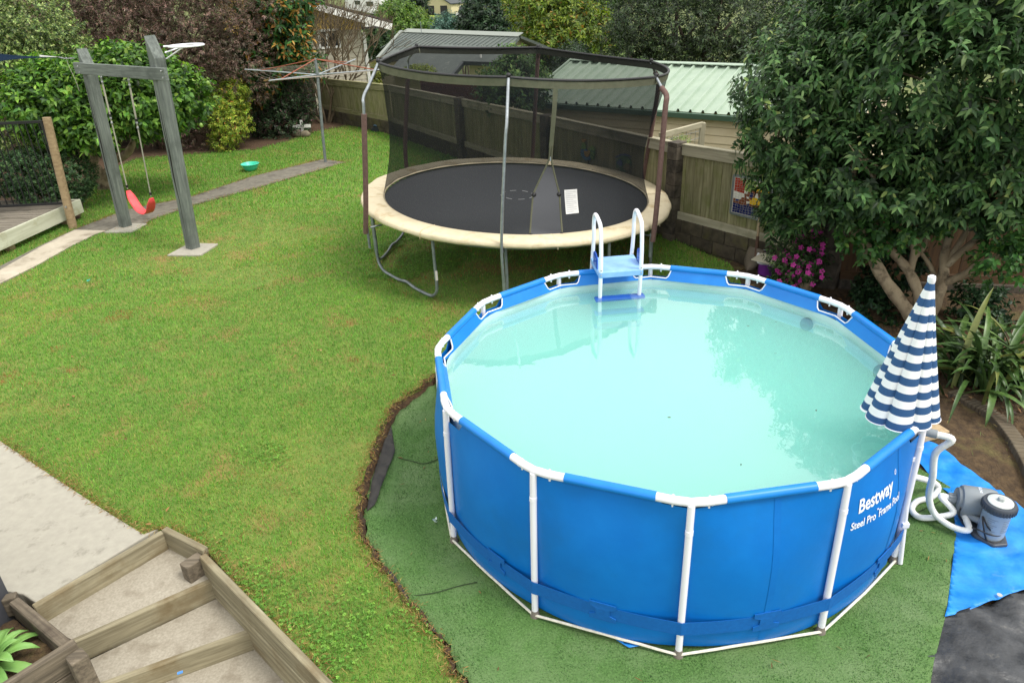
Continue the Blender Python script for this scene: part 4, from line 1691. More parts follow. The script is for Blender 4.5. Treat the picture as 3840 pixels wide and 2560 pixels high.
def ring_r(a):
    a = a % (2 * PI)
    return float(np.interp(a, _ha, _hr, period=2 * PI)), float(np.interp(a, _ha, _hz, period=2 * PI)) - TOPZ


def net_pt(a, t, o=0.):
    """t = 0 at the mat, 1 at the top ring"""
    rr, dz = ring_r(a)
    waist = 1.91 - .13 * math.sin(PI * min(1, t * 1.1)) ** 1.2
    r = waist + (rr - waist) * t ** 1.9 + .03 * (1 - t) ** 6
    r += .006 * math.sin(23 * a + 4 * t) * (1 - t)
    return tpt(a, r + o, .975 + (TOPZ - .975 + dz) * t)


b = MB()
b.tube([net_pt(a, 1.0) + [0, 0, .012] for a in ths2[:-1]], .016, 8, closed=True)
b.build('top_hoop', M['black'], trm, smooth=True)


def net_ang(x, y, t_guess):
    """direction from the trampoline centre of a mark on the front of the net"""
    best = None
    for a in np.linspace(-2.2, -.6, 800):
        for t in (t_guess,):
            px, py, _ = proj(net_pt(a, t))
            e = abs(px - x)
            if best is None or e < best[0]:
                best = (e, a)
    return best[1]


mk, N, L, B = nodes('net_mesh')
N.remove(B)
df = N.new('ShaderNodeBsdfDiffuse')
df.inputs['Color'].default_value = (*lin((34, 37, 39)), 1)
tb = N.new('ShaderNodeBsdfTransparent')
mxs = N.new('ShaderNodeMixShader')
mxs.inputs[0].default_value = .60
L.new(tb.outputs[0], mxs.inputs[1])
L.new(df.outputs[0], mxs.inputs[2])
L.new(mxs.outputs[0], N['Material Output'].inputs['Surface'])
M['net'] = mk
T_SPLIT = .50
aL0, aR0 = net_ang(1219, 530, 0), net_ang(1289, 530, 0)
aM1, aR1 = net_ang(1263, 320, T_SPLIT), net_ang(1264, 320, T_SPLIT)
aT = net_ang(1276, 205, .96)
_lt = [0, .14, .30, T_SPLIT - .02, T_SPLIT + .02, 1.0]
aL_mid, aR_mid = net_ang(1226, 428, .27), net_ang(1283, 428, .27)


def door(t):
    aL = np.interp(t, [0, .27, T_SPLIT, 1], [aL0, aL_mid, aM1, aT])
    aR = np.interp(t, [0, .27, T_SPLIT, 1], [aR0, aR_mid, aM1 + .002, aT + .002])
    return aL, aR


tt = np.linspace(0, 1, 26)
P = np.zeros((26, 181, 3))
for i, t in enumerate(tt):
    aL, aR = door(t)
    for k in range(181):
        a = aR + (aL + 2 * PI - aR) * k / 180
        P[i, k] = net_pt(a, t)
b = MB()
b.grid(P)
b.build('safety_net', M['net'], trm, smooth='all')
b = MB()
P = np.array([[net_pt(a, t, .006) for a in ths2] for t in (.955, .972, .99, 1.0)])
b.grid(P)
b.build('net_hem', M['hem'], trm, smooth='all')
# zip door: wide strap above, two bound edges below
b = MB()
P = np.array([[net_pt(aT * 0 + door(t)[0] + s, t, .008) for s in (-.014, 0, .014)] for t in np.linspace(.58, .96, 8)])
b.grid(P)
b.build('door_strap', M['hem'], trm, solid=.004)
for j in (0, 1):
    b = MB()
    b.tube([net_pt(door(t)[j] + (.006 if j else -.006), t, .006) for t in np.linspace(0, .60, 14)], .012, 6)
    b.build('door_binding', M['hem'], trm, smooth=True)
    b = MB()
    b.ball(net_pt(door(.27)[j], .27, .01), .03, 8)
    b.ball(net_pt(door(.01)[j], .01, .01), .03, 8)
    b.build('door_clip', M['black'], trm, smooth=True)
b = MB()
b.box(net_pt(door(T_SPLIT)[0], T_SPLIT + .01, .02), (.014, .008, .05))
b.build('zip_pull', M['bolt'], trm)
# paper notice on the net
aN0, aN1 = net_ang(1298, 455, .20), net_ang(1327, 455, .20)
b = MB()
b.grid(np.array([[net_pt(a, t, .004) for a in np.linspace(aN0, aN1, 5)] for t in np.linspace(.135, .295, 6)]))
nt_ = b.build('notice_sheet', mat('notice_white', (206, 206, 204), (220, 220, 218), scale=10, rough=.8), trm, solid=.001)
b = MB()
for i, t in enumerate(np.linspace(.15, .28, 11)):
    e = aN1 - (aN1 - aN0) * (.1 + .25 * ((i * 7) % 3 == 0))
    b.tube([net_pt(a, t, .0065) for a in np.linspace(aN0 + (aN1 - aN0) * .1, e, 4)], .0016, 4)
b.build('print_line', mat('notice_print', (150, 150, 152)), nt_)

# ================================================================== SWING FRAME
nb_, fb_ = G(444, 571, LZ), G(289, 521, LZ)
sdir = unit((nb_ - fb_)[:2])
snrm = np.array([sdir[1], -sdir[0], 0])
if snrm[:2] @ -nb_[:2] < 0:
    snrm = -snrm
SP = lambda x, y: onplane(x, y, nb_, snrm)
sw = thing('swing_stand', (*((nb_ + fb_) / 2)[:2], LZ), 'grey timber swing frame with two tall posts and a cross beam', 'swing frame')
s3 = np.array([sdir[0], sdir[1], 0])
crack_src = []
for base, mid, tipxy, lab in ((nb_, SP(367, 170), (334, 82), 'near'), (fb_, SP(208, 176), (180, 112), 'far')):
    axp = unit(mid - base)
    tipz = SP(*tipxy)[2]
    w = .165
    e1 = unit(s3 - axp * (s3 @ axp))
    e2 = unit(np.cross(axp, e1))
    L1 = (tipz - base[2]) / axp[2]
    P = []
    for p, lowc in ((base - axp * .1, 0), (None, 1)):
        for a_, b_ in ((-1, -1), (1, -1), (1, 1), (-1, 1)):
            ex_ = e1 * a_ * w / 2 + e2 * b_ * w / 2
            if p is not None:
                P.append(p + ex_)
            else:
                P.append(base + axp * (L1 - (.28 if a_ > 0 else 0.)) + ex_)
    b = MB()
    b.hexa(P)
    V0 = np.array(b.v)
    Rm = np.stack([axp, e1, e2], 1)
    me = bpy.data.meshes.new('post')
    me.from_pydata([tuple(v) for v in (V0 - base) @ Rm], [], b.f)
    bm = bmesh.new()
    bm.from_mesh(me)
    bmesh.ops.recalc_face_normals(bm, faces=bm.faces[:])
    bmesh.ops.bevel(bm, geom=bm.edges[:], offset=.006, segments=1, affect='EDGES')
    bm.to_mesh(me)
    bm.free()
    mm = Matrix.Identity(4)
    for i in range(3):
        mm[i][0], mm[i][1], mm[i][2], mm[i][3] = axp[i], e1[i], e2[i], base[i]
    po = finish('post', me, M['grey_post'], sw, mm)
    # long drying cracks
    for o_, t0, t1 in ((.01, .25, 2.2), (-.03, .9, 2.5)):
        b = MB()
        face = snrm if (e2 @ snrm) > 0 else snrm
        fdir = e2 if e2 @ (-base) > 0 else -e2
        pts = [base + axp * t + e1 * (o_ + .012 * math.sin(3.1 * t + o_ * 90) + .006 * math.sin(9 * t)) + fdir * (w / 2 + .0005) for t in np.linspace(t0, t1, 30)]
        b.tube(pts, [.0008 + .007 * math.sin(PI * i / 29) for i in range(30)], 5)
        b.build('crack', M['crack'], po)
off = snrm * (.165 / 2 + .027)
bl0, br0 = onplane(174, 158, nb_ + off, snrm), onplane(382, 170, nb_ + off, snrm)
zz = (bl0[2] + br0[2]) / 2
pA_, pB_ = np.array([*bl0[:2], bl0[2] * .5 + zz * .5]), np.array([*br0[:2], br0[2] * .5 + zz * .5])
bm_o = plank('cross_beam', pA_, pB_, .05, .17, M['grey_post'], sw, bevel=.005)
for px in (185, 377):
    for dzz in (.045, -.045):
        c = onplane(px, 159 + (px - 174) * .06, nb_ + off, snrm) + np.array([0, 0, dzz]) + snrm * .026
        b = MB()
        b.lathe([(.016, 0), (.016, .006), (.009, .008), (.009, .014)], c, 10, axis=snrm)
        b.build('bolt', M['bolt'], bm_o)
for x, y, lab in ((444, 573, 'square concrete footing around the near swing post'), (290, 524, 'concrete footing around the far swing post')):
    c = G(x, y, LZ)
    b = MB()
    h = .34 if x > 400 else .3
    b.slab([(c[0] - h * .95, c[1] - h * .75), (c[0] + h * .7, c[1] - h * .95), (c[0] + h, c[1] + h * .6), (c[0] - h * .5, c[1] + h * .9)], LZ - .08, LZ + .018)
    tag(b.build('post_footing', M['concrete'], bevel=.012), lab, 'footing')
# swing seat and ropes
swg = thing('swing', SP(330, 480), 'red rubber swing seat hanging on two ropes', 'swing')
M['red'] = mat('red_rubber', (228, 66, 72), (238, 88, 92), scale=5, rough=.5)
ropes = []
M['rope_grey'] = mat('pale_rope', (176, 172, 158), (140, 136, 124), scale=160, rough=.9)
M['chain'] = mat('swing_chain', (150, 152, 154), rough=.4, metal=.6)
for (tx, ty), (bx, by) in (((243, 186), (300, 432)), ((305, 186), (354, 449))):
    tp_, bt = SP(tx, ty) + off * .5, SP(bx, by) + off * .5
    tp_[2] = zz - .07
    b = MB()
    b.tube([tp_ + (bt - tp_) * .09, tp_ + (bt - tp_) * .32], .014, 8)
    b.tube([tp_ + (bt - tp_) * .32, bt], .010, 8)
    b.build('rope', M['rope_grey'], swg, smooth=True)
    b = MB()
    b.tube([tp_, tp_ + (bt - tp_) * .09], .012, 8)
    for f_ in (.03, .07, .37, .41):
        b.ball(tp_ + (bt - tp_) * f_, (.018, .018, .03), 8)
    b.build('snap_hook', M['chain'], swg, smooth=True)
    for f_ in (.345, .975):
        b = MB()
        b.tube([tp_ + (bt - tp_) * (f_ - .01), tp_ + (bt - tp_) * (f_ + .01)], .02, 8)
        b.build('rope_clamp', M['black'], swg, smooth=True)
    ropes.append(bt)
b = MB()
sa, sb = ropes
mid_ = (sa + sb) / 2
lowp = SP(326, 484)
rows = []
wdt = snrm * .075
for t in np.linspace(0, 1, 17):
    u = t * 2 - 1
    p = sa * (1 - t) + sb * t
    p = mid_ + (p - mid_) * (.98 if abs(u) < .999 else 1)
    sag = (1 - abs(u) ** 2.6) * (mid_[2] - lowp[2] - .04)
    p = np.array([p[0], p[1], p[2] - sag - .03])
    wq = wdt * (1 if abs(u) < .8 else 1 - ((abs(u) - .8) / .2) ** 2 * .55)
    rows.append([p + wq * s for s in (-1, -.5, 0, .5, 1)])
b.grid(np.array(rows))
b.build('seat', M['red'], swg, smooth='all', solid=.012)

# netball hoop
ht = SP(380, 104)
hp = thing('netball_hoop', ht, 'white netball hoop bolted high on the near swing post', 'hoop')
hc_ = A(428, 105, ht[1] + .12)
b = MB()
b.tube([hc_ + .23 * np.array([math.cos(a), math.sin(a), 0]) for a in np.linspace(0, 2 * PI, 40, endpoint=False)], .014, 8, closed=True)
b.build('ring', M['white_steel'], hp, smooth=True)
b = MB()
hroot = SP(372, 108)
b.tube([hroot + [0, .05, .0], hc_ + np.array([-.21, 0, 0])], .012, 8)
b.tube([hroot + [0, .05, -.16], hc_ + np.array([.02, -.22, -.015])], .01, 8)
b.tube([hroot + [0, .05, -.08], hc_ + np.array([-.1, .2, -.015])], .01, 8)
b.build('bracket', M['white_steel'], hp, smooth=True)

# shade sail corner
p_tip = SP(142, 131)
p_tip = p_tip + snrm * .05
sail = thing('shade_sail', p_tip, 'corner of a dark blue shade sail tied to the far swing post', 'shade sail')
c1 = A(-150, 96, p_tip[1] - 1.2)
c2 = A(-150, 172, p_tip[1] - 2.6)
rows = []
for s in np.linspace(0, 1, 14):
    rows.append([])
    for t in np.linspace(0, 1, 10):
        q = p_tip * (1 - s) + (c1 * (1 - t) + c2 * t) * s
        q = q + np.array([0, 0, 1]) * (-.10 * math.sin(PI * s) * .6 * (1 - t) + .06 * math.sin(PI * s) * t) + np.array([0, 0, -.02]) * math.sin(PI * t) * s
        rows[-1].append(q)
b = MB()
b.grid(np.array(rows))
b.build('fabric', mat('navy_shade_cloth', (4, 24, 42), (8, 30, 50), scale=60, rough=.9, spec=.05), sail, smooth='all', solid=.004)
b = MB()
patch = p_tip
b.grid(np.array([[p_tip + (r_[0] - p_tip) * s * 1. + np.array([.0, -.01, .006]) + (k - 1) * np.array([0, 0, .022]) * s for k in range(3)] for s, r_ in ((0, rows[1]), (.6, rows[2]), (1.1, rows[2]))]))
b.build('corner_patch', M['white'], sail, solid=.01)
b = MB()
pe_ = SP(182, 133) + snrm * .08
pts = [p_tip, p_tip * .6 + pe_ * .4 + [0, 0, -.015], pe_]
b.tube(pts, .009, 6)
for t in (.2, .5, .8):
    b.ball(p_tip * (1 - t) + pe_ * t + [0, 0, -.008], .016, 6)
b.build('chain_link', M['chain'], sail, smooth=True)
b = MB()
q0 = p_tip * .5 + pe_ * .5
b.tube(smooth_path([q0, q0 + [.0, 0, -.12], q0 + [.04, 0, -.35], q0 + [.05, 0, -.52]], 6), .004, 5)
b.build('loose_cord', M['rope_grey'], sail)

# ================================================================== CLOTHESLINE
cb_ = G(747, 373, LZ)
ct_, ch_ = above(cb_, 724, 134), above(cb_, 729, 172)
cl = thing('rotary_clothesline', cb_, 'galvanised rotary clothesline with rusty red stays at the back of the lawn', 'clothesline')
b = MB()
b.tube([cb_ - [0, 0, .1], ch_ * .3 + cb_ * .7, ch_, ct_], [.034, .034, .033, .03], 12)
b.build('pole', M['galv_dull'], cl, smooth=True)
b = MB()
b.tube([ch_ - [0, 0, .05], ch_ + [0, 0, .05]], .045, 12)
b.build('hub', M['galv_dull'], cl, smooth=True)
ends = []
M['rust'] = mat('rusty_red_steel', (152, 84, 60), (128, 80, 62), scale=20, rough=.8)
for (x, y) in ((537, 153), (612, 184), (805, 137), (872, 158)):
    e = G(x, y, ch_[2] + (.10 if y < 180 else .08))
    v = e - ch_
    h_ = np.linalg.norm(v[:2])
    e = ch_ + v * (1.85 / h_ if True else 1)
    e[2] = ch_[2] + .08
    ends.append(e)
tgt = {0: (537, 153), 1: (612, 184), 2: (805, 137), 3: (872, 158)}
# the four arms are at right angles: fit one angle to the four marks
best = None
for a0 in np.linspace(0, PI / 2, 180):
    for Lr in np.linspace(1.3, 2.3, 21):
        for dz in (.0, .06, .12):
            E_ = [ch_ + np.array([math.cos(a0 + k * PI / 2) * Lr, math.sin(a0 + k * PI / 2) * Lr, dz]) for k in range(4)]
            pp = [proj(e)[:2] for e in E_]
            err = sum(min(math.hypot(x - p[0], y - p[1]) for p in pp) for x, y in tgt.values())
            if best is None or err < best[0]:
                best = (err, E_)
ends = best[1]
for e in ends:
    b = MB()
    b.tube([ch_, e], .016, 8)
    b.build('arm', M['galv'], cl, smooth=True)
    b = MB()
    b.tube([ct_ - [0, 0, .02], ch_ * .22 + e * .78], .012, 6)
    b.build('stay', M['rust'], cl)
wm = mat('line_wire', (120, 112, 100), rough=.6)
for f_ in (.42, .55, .68, .8, .9, .99):
    b = MB()
    for k in range(4):
        p, q = ch_ + (ends[k] - ch_) * f_, ch_ + (ends[(k + 1) % 4] - ch_) * f_
        b.tube([p, (p + q) / 2 - [0, 0, .025], q], .0035, 4)
    b.build('line_wire', wm, cl)

# ================================================================== SMALL THINGS ON THE LAWN
bw = G(577, 391, LZ)
b = MB()
b.lathe([(.09, 0), (.12, .01), (.165, .08), (.195, .145), (.205, .15), (.198, .155), (.188, .142), (.155, .08), (.11, .02), (.01, .018)], (bw[0], bw[1], LZ), 30)
bo = b.build('plastic_bowl', mat('mint_plastic', (66, 200, 168), (78, 208, 176), scale=4, rough=.4), smooth=True)
tag(bo, 'mint green plastic bowl lying on the lawn beyond the path', 'bowl')
cz = G(697, 312, LZ)
cr_ = thing('memorial_cross', cz, 'small white wooden memorial cross at the bed edge by the clothesline', 'cross')
b = MB()
b.box((cz[0], cz[1], LZ + .2), (.07, .025, .44))
b.build('upright', M['white'], cr_, bevel=.004)
b = MB()
b.box((cz[0], cz[1] - .028, LZ + .26), (.50, .022, .085))
arm = b.build('arm', M['white'], cr_, bevel=.004)
lv, lf = text_mesh('DUKE', .075)
lv[:, 0] -= lv[:, 0].mean()
b = MB()
b.add([(cz[0] - .03 + v[0], cz[1] - .0405, LZ + .235 + v[1]) for v in lv], lf)
b.build('lettering', mat('paint_black', (40, 40, 42)), arm)


def rock(c, r, seed, name='stone'):
    q = np.random.default_rng(seed)
    b = MB()
    b.ball(c, r, 14)
    V_ = np.array(b.v)
    d_ = unit(V_ - np.asarray(c))
    k = q.normal(0, 1, (6, 3)) * 2.2
    ph = q.random(6) * 6
    n_ = sum(np.sin(d_ @ k[i] + ph[i]) for i in range(6)) / 6
    V_ = np.asarray(c) + (V_ - np.asarray(c)) * (1 + .35 * n_)[:, None]
    b.v = [tuple(v) for v in V_]
    return b.build(name, M['stone'], smooth=True)


M['stone'] = mat('garden_stone', (96, 88, 74), (136, 126, 106), (156, 146, 124), scale=8, rough=.95, bump=.4)
tag(rock((cz[0] - .14, cz[1] - .1, LZ + .08), (.15, .11, .10), 1), 'dark rounded stone left of the memorial cross foot', 'stone')
tag(rock((cz[0] + .09, cz[1] - .14, LZ + .06), (.14, .1, .10), 2), 'pale craggy stone right of the memorial cross foot', 'stone')

# ================================================================== THINGS ON AND BY THE RIGHT FENCE
f_n = np.array([fd[1], -fd[0], 0.])
if f_n[:2] @ -PILL[2][:2] < 0:
    f_n = -f_n
# mosaic bay runs from PILL[2] to PILL[3]
md_ = unit((PILL[3] - PILL[2])[:2])
m_n = np.array([md_[1], -md_[0], 0.])
if m_n[:2] @ -PILL[2][:2] < 0:
    m_n = -m_n
m3 = np.array([md_[0], md_[1], 0])
MP = lambda x, y, o=.03: onplane(x, y, PILL[2] + m_n * o, m_n)
c_tl, c_bl = MP(1689, 402, .02), MP(1679, 488, .02)
hh = c_tl[2] - c_bl[2]
ww = .62
mo = thing('mosaic_panel', (c_bl + m3 * ww / 2), 'colourful tile mosaic panel in a thin grey frame on the mossy fence', 'artwork')
org = np.array([c_bl[0], c_bl[1], c_bl[2]])
MQ = lambda u, v, o: org + m3 * u * ww + np.array([0, 0, 1]) * v * hh + m_n * o
b = MB()
b.hexa([MQ(0, 0, .0), MQ(1, 0, .0), MQ(1, 0, .018), MQ(0, 0, .018), MQ(0, 1, .0), MQ(1, 1, .0), MQ(1, 1, .018), MQ(0, 1, .018)])
b.build('backing', mat('mosaic_grout', (196, 190, 180), rough=.9), mo)
for (u0, v0), (u1, v1) in (((0, 0), (1, 0)), ((0, 1), (1, 1)), ((0, 0), (0, 1)), ((1, 0), (1, 1))):
    b = MB()
    b.beam(MQ(u0, v0, .014), MQ(u1, v1, .014), .03, .022, up=tuple(m_n))
    b.build('frame', M['galv_dull'], mo)
TM = {k: mat('tile_' + k, c, rough=.25) for k, c in dict(red=(158, 50, 34), green=(136, 164, 84), yellow=(226, 186, 40), white=(222, 218, 206), brown=(120, 70, 46), navy=(30, 38, 92), teal=(70, 120, 110)).items()}
nu, nv_ = 13, 15
q = np.random.default_rng(8)
jx = (np.arange(nu + 1)[:, None] + np.where((np.arange(nu + 1)[:, None] % nu) == 0, 0, 1) * q.uniform(-.32, .32, (nu + 1, nv_ + 1))) / nu
jy = (np.arange(nv_ + 1)[None, :] + np.where((np.arange(nv_ + 1)[None, :] % nv_) == 0, 0, 1) * q.uniform(-.32, .32, (nu + 1, nv_ + 1))) / nv_
for i in range(nu):
    for k in range(nv_):
        pts = np.array([(jx[i, k], jy[i, k]), (jx[i + 1, k], jy[i + 1, k]), (jx[i + 1, k + 1], jy[i + 1, k + 1]), (jx[i, k + 1], jy[i, k + 1])])
        c = pts.mean(0)
        pts = c + (pts - c) * .86
        pts = .045 + pts * .91
        u, v = c
        if v < .27:
            kx = 'navy'
        elif .40 < v < .58 and u < .26:
            kx = 'white'
        elif .36 < v < .54 and .50 < u < .78:
            kx = 'yellow'
        elif v > .62 and u < .34 - .2 * abs(v - .8):
            kx = 'red'
        elif v > .70 and .30 < u < .62:
            kx = 'green'
        elif v > .74 and u > .62:
            kx = 'yellow' if q.random() < .5 else 'white'
        else:
            kx = 'brown' if q.random() < .72 else ('navy' if q.random() < .3 else 'white')
        b = MB()
        b.hexa([MQ(*p, .017) for p in pts] + [MQ(*p, .023) for p in pts])
        b.build('tile', TM[kx], mo)

# rooster and curled-bird wall art on the bay behind the trampoline
FP = lambda x, y, o=.05: onplane(x, y, PILL[1] + f_n * o, f_n)
f3 = np.array([fd[0], fd[1], 0])


def art(name, z2pts, material, parent, o=.03, th=.022):
    pts = [FP(*zz_(x, y), o) for x, y in z2pts]
    n = len(pts)
    b = MB()
    b.add([p for p in pts] + [p + f_n * th for p in pts], [tuple(range(n))[::-1], tuple(range(n, 2 * n))] + [(i, (i + 1) % n, n + (i + 1) % n, n + i) for i in range(n)])
    bm_ = b.build(name, material, parent, bevel=.006)
    return bm_


zz_ = lambda x, y: ((2150 + x / 7.84) / KP, (480 + y / 7.84) / KP)
AM = {k: mat('art_' + k, c, c2, scale=14, rough=.5, metal=.15) for k, c, c2 in (('blue', (70, 124, 164), (46, 92, 140)), ('green', (128, 156, 78), (92, 134, 74)), ('ochre', (178, 138, 74), (156, 116, 60)), ('rust', (120, 92, 52), (98, 76, 44)), ('teal', (76, 120, 90), (58, 96, 74)), ('navy', (64, 86, 136), (50, 70, 120)), ('grey', (130, 120, 92), (104, 98, 80)))}
ro = thing('rooster_wall_art', FP(*zz_(400, 900)), 'painted metal rooster wall art on the fence behind the net', 'wall art')
art('comb', [(265, 345), (290, 315), (320, 335), (345, 315), (370, 345), (400, 360), (350, 430), (300, 425)], AM['ochre'], ro)
art('head', [(285, 425), (345, 425), (375, 500), (390, 610), (330, 640), (258, 610), (268, 520)], AM['green'], ro)
art('body', [(250, 625), (385, 615), (430, 680), (500, 840), (535, 900), (480, 950), (400, 965), (320, 900), (250, 810), (232, 700)], AM['blue'], ro)
art('wing', [(330, 665), (400, 690), (505, 660), (495, 760), (450, 850), (390, 850), (340, 780)], AM['ochre'], ro, .055, .02)
art('tail', [(470, 620), (520, 540), (570, 525), (630, 560), (665, 650), (655, 740), (640, 860), (605, 935), (560, 900), (510, 830), (505, 700)], AM['green'], ro)
for k in range(4):
    art('tail_feather', [(520 + 6 * k, 570 + 70 * k), (600 + 4 * k, 600 + 70 * k), (655 - 10 * k, 680 + 70 * k), (630 - 10 * k, 690 + 70 * k), (590, 640 + 70 * k), (520, 600 + 70 * k)], AM['teal'] if k % 2 else AM['green'], ro, .05, .016)
art('leg', [(430, 950), (470, 950), (460, 1080), (520, 1160), (440, 1140), (425, 1040)], AM['rust'], ro)
fi = thing('round_bird_wall_art', FP(*zz_(1500, 1200)), 'round blue and green metal wall art at the right of the rooster', 'wall art')
th_ = np.linspace(0, 2 * PI, 28, endpoint=False)
art('body', [(1500 + 225 * math.cos(t), 1050 + 245 * math.sin(t)) for t in th_], AM['teal'], fi)
art('crest', [(1240, 870), (1300, 820), (1400, 765), (1540, 755), (1650, 800), (1720, 860), (1640, 830), (1520, 800), (1400, 820), (1290, 880)], AM['navy'], fi)
art('head', [(1390, 910), (1440, 980), (1450, 1100), (1400, 1130), (1310, 1070), (1290, 1000)], AM['navy'], fi, .055, .018)
art('shell', [(1590 + 100 * math.cos(t), 1150 + 110 * math.sin(t)) for t in th_[::2]], AM['grey'], fi, .055, .02)
art('swirl', [(1630 + 60 * math.cos(t), 990 + 60 * math.sin(t)) for t in th_[::2]], AM['green'], fi, .055, .016)
art('foot', [(1365 + 45 * math.cos(t), 1205 + 55 * math.sin(t)) for t in th_[::2]], AM['grey'], fi)

# spade, bucket with board, plank
sp = thing('garden_spade', G(1712, 622, .06), 'round-mouth spade leaning on the block wall beside the bucket', 'spade')
s_tip, s_sock, s_top = G(1716, 624, .06), MP(1738, 570, .20), MP(1745, 496, .06)
sx = unit(s_top - s_sock)
b = MB()
b.tube([s_sock + sx * .12, s_top], .018, 10)
b.build('handle', mat('spade_ash', (142, 122, 94), (164, 144, 114), scale=10, rough=.8), sp, smooth=True)
b = MB()
b.tube([s_sock - sx * .14, s_sock + sx * .16], [.03, .021], 10)
b.build('socket', mat('rusty_socket', (70, 48, 38), (94, 66, 50), scale=20, rough=.8), sp, smooth=True)
ud = unit(s_sock - s_tip)
side_v = m3
rows = []
Lb = np.linalg.norm(s_sock - s_tip)
nrm_b = unit(np.cross(side_v, ud))
for t in np.linspace(0, 1, 10):
    w = .13 * (min(1, (t / .45)) ** .55 if t < .45 else 1.0) * (1 if t < .9 else .92)
    rows.append([s_tip + ud * Lb * t + side_v * w * s + nrm_b * (.035 * s * s - .02) * (-1) for s in np.linspace(-1, 1, 9)])
b = MB()
b.grid(np.array(rows))
b.build('blade', mat('spade_steel', (82, 74, 64), (108, 98, 84), (92, 72, 54), scale=7, rough=.65, metal=.3), sp, smooth='all', solid=.004)
bk = G(1762, 628, .04)
bu = thing('purple_bucket', bk, 'purple bucket lined with a white plastic bag under a board', 'bucket')
b = MB()
b.lathe([(.11, .0), (.125, .0), (.15, .26), (.155, .27), (.15, .275), (.14, .26), (.11, .02)], bk, 24)
b.build('pail', mat('purple_plastic', (112, 46, 140), (126, 58, 152), scale=5, rough=.45), bu, smooth=True)
b = MB()
q = np.random.default_rng(4)
rows = []
for z, r in ((.17, .152), (.21, .158), (.25, .163), (.285, .158), (.28, .13)):
    rows.append([(bk[0] + (r + .012 * math.sin(7 * a + z * 30)) * math.cos(a), bk[1] + (r + .012 * math.sin(7 * a + z * 30)) * math.sin(a), bk[2] + z + .012 * math.sin(5 * a)) for a in np.linspace(0, 2 * PI, 40)])
b.grid(np.array(rows))
b.build('bag_liner', mat('white_bag', (206, 208, 210), rough=.45), bu, smooth='all')
b = MB()
bc = G(1760, 592, .33)
b.slab([tuple(p) for p in GP([(1725, 597), (1752, 580), (1800, 594), (1778, 610)], .325)], .322, .338)
tag(b.build('loose_board', mat('pale_board', (176, 170, 148), (192, 186, 166), scale=6, rough=.85), bevel=.003), 'pale square board laid over the purple bucket', 'board')
p0, p1 = G(1856, 672, .05), G(1924, 706, .05)
o = plank('timber_offcut', p0, p1, .07, .05, M['dark_fence'])
tag(o, 'brown timber offcut lying in the leaf litter behind the pool', 'timber')

# ================================================================== VEGETATION
def pal(cols, wts, n, r, var=.13):
    C = np.array([lin(c) for c in cols])
    i = r.choice(len(cols), n, p=np.array(wts) / sum(wts))
    return np.clip(C[i] * (1 + r.normal(0, var, (n, 1))) * (1 + r.normal(0, .05, (n, 3))), .002, 1)


def leaf_geo(B, Ax, Nn, Ln, Wd, C, fine=True, fold=.18, droop=.12):
    """leaf blades: base points, directions, face normals, sizes, colours -> verts, tris, colours"""
    n = len(B)
    Ax = unit(Ax)
    Nn = unit(Nn - Ax * (Nn * Ax).sum(1, keepdims=True))
    Sd = np.cross(Nn, Ax)
    Ln, Wd = Ln[:, None], Wd[:, None]
    dn = np.array([0, 0, -1.])
    if fine:
        m = B + Ax * Ln * .28
        m2 = B + Ax * Ln * .66 + dn * Ln * droop * .35
        up_ = Nn * Wd * fold
        v = np.stack([B, m + Sd * Wd * .46 + up_, m, m - Sd * Wd * .46 + up_, m2 + Sd * Wd * .43 + up_, m2, m2 - Sd * Wd * .43 + up_, B + Ax * Ln + dn * Ln * droop], 1)
        t = np.array([(0, 2, 1), (0, 3, 2), (1, 2, 5), (1, 5, 4), (2, 3, 6), (2, 6, 5), (4, 5, 7), (5, 6, 7)])
        k = 8
    else:
        m = B + Ax * Ln * .48
        v = np.stack([B, m + Sd * Wd * .5 + Nn * Wd * fold * .6, B + Ax * Ln + dn * Ln * droop, m - Sd * Wd * .5 + Nn * Wd * fold * .6], 1)
        t = np.array([(0, 1, 2), (0, 2, 3)])
        k = 4
    F = (np.arange(n)[:, None, None] * k + t[None]).reshape(-1, 3)
    return v.reshape(-1, 3), F, np.repeat(C, k, 0)


def blob_px(px, py, Y, rw, rh, dep):
    c = A(px, py, Y)
    s = proj(c)[2] / (FPX / KP)
    return (c, np.array([rw * s, dep, rh * s]))


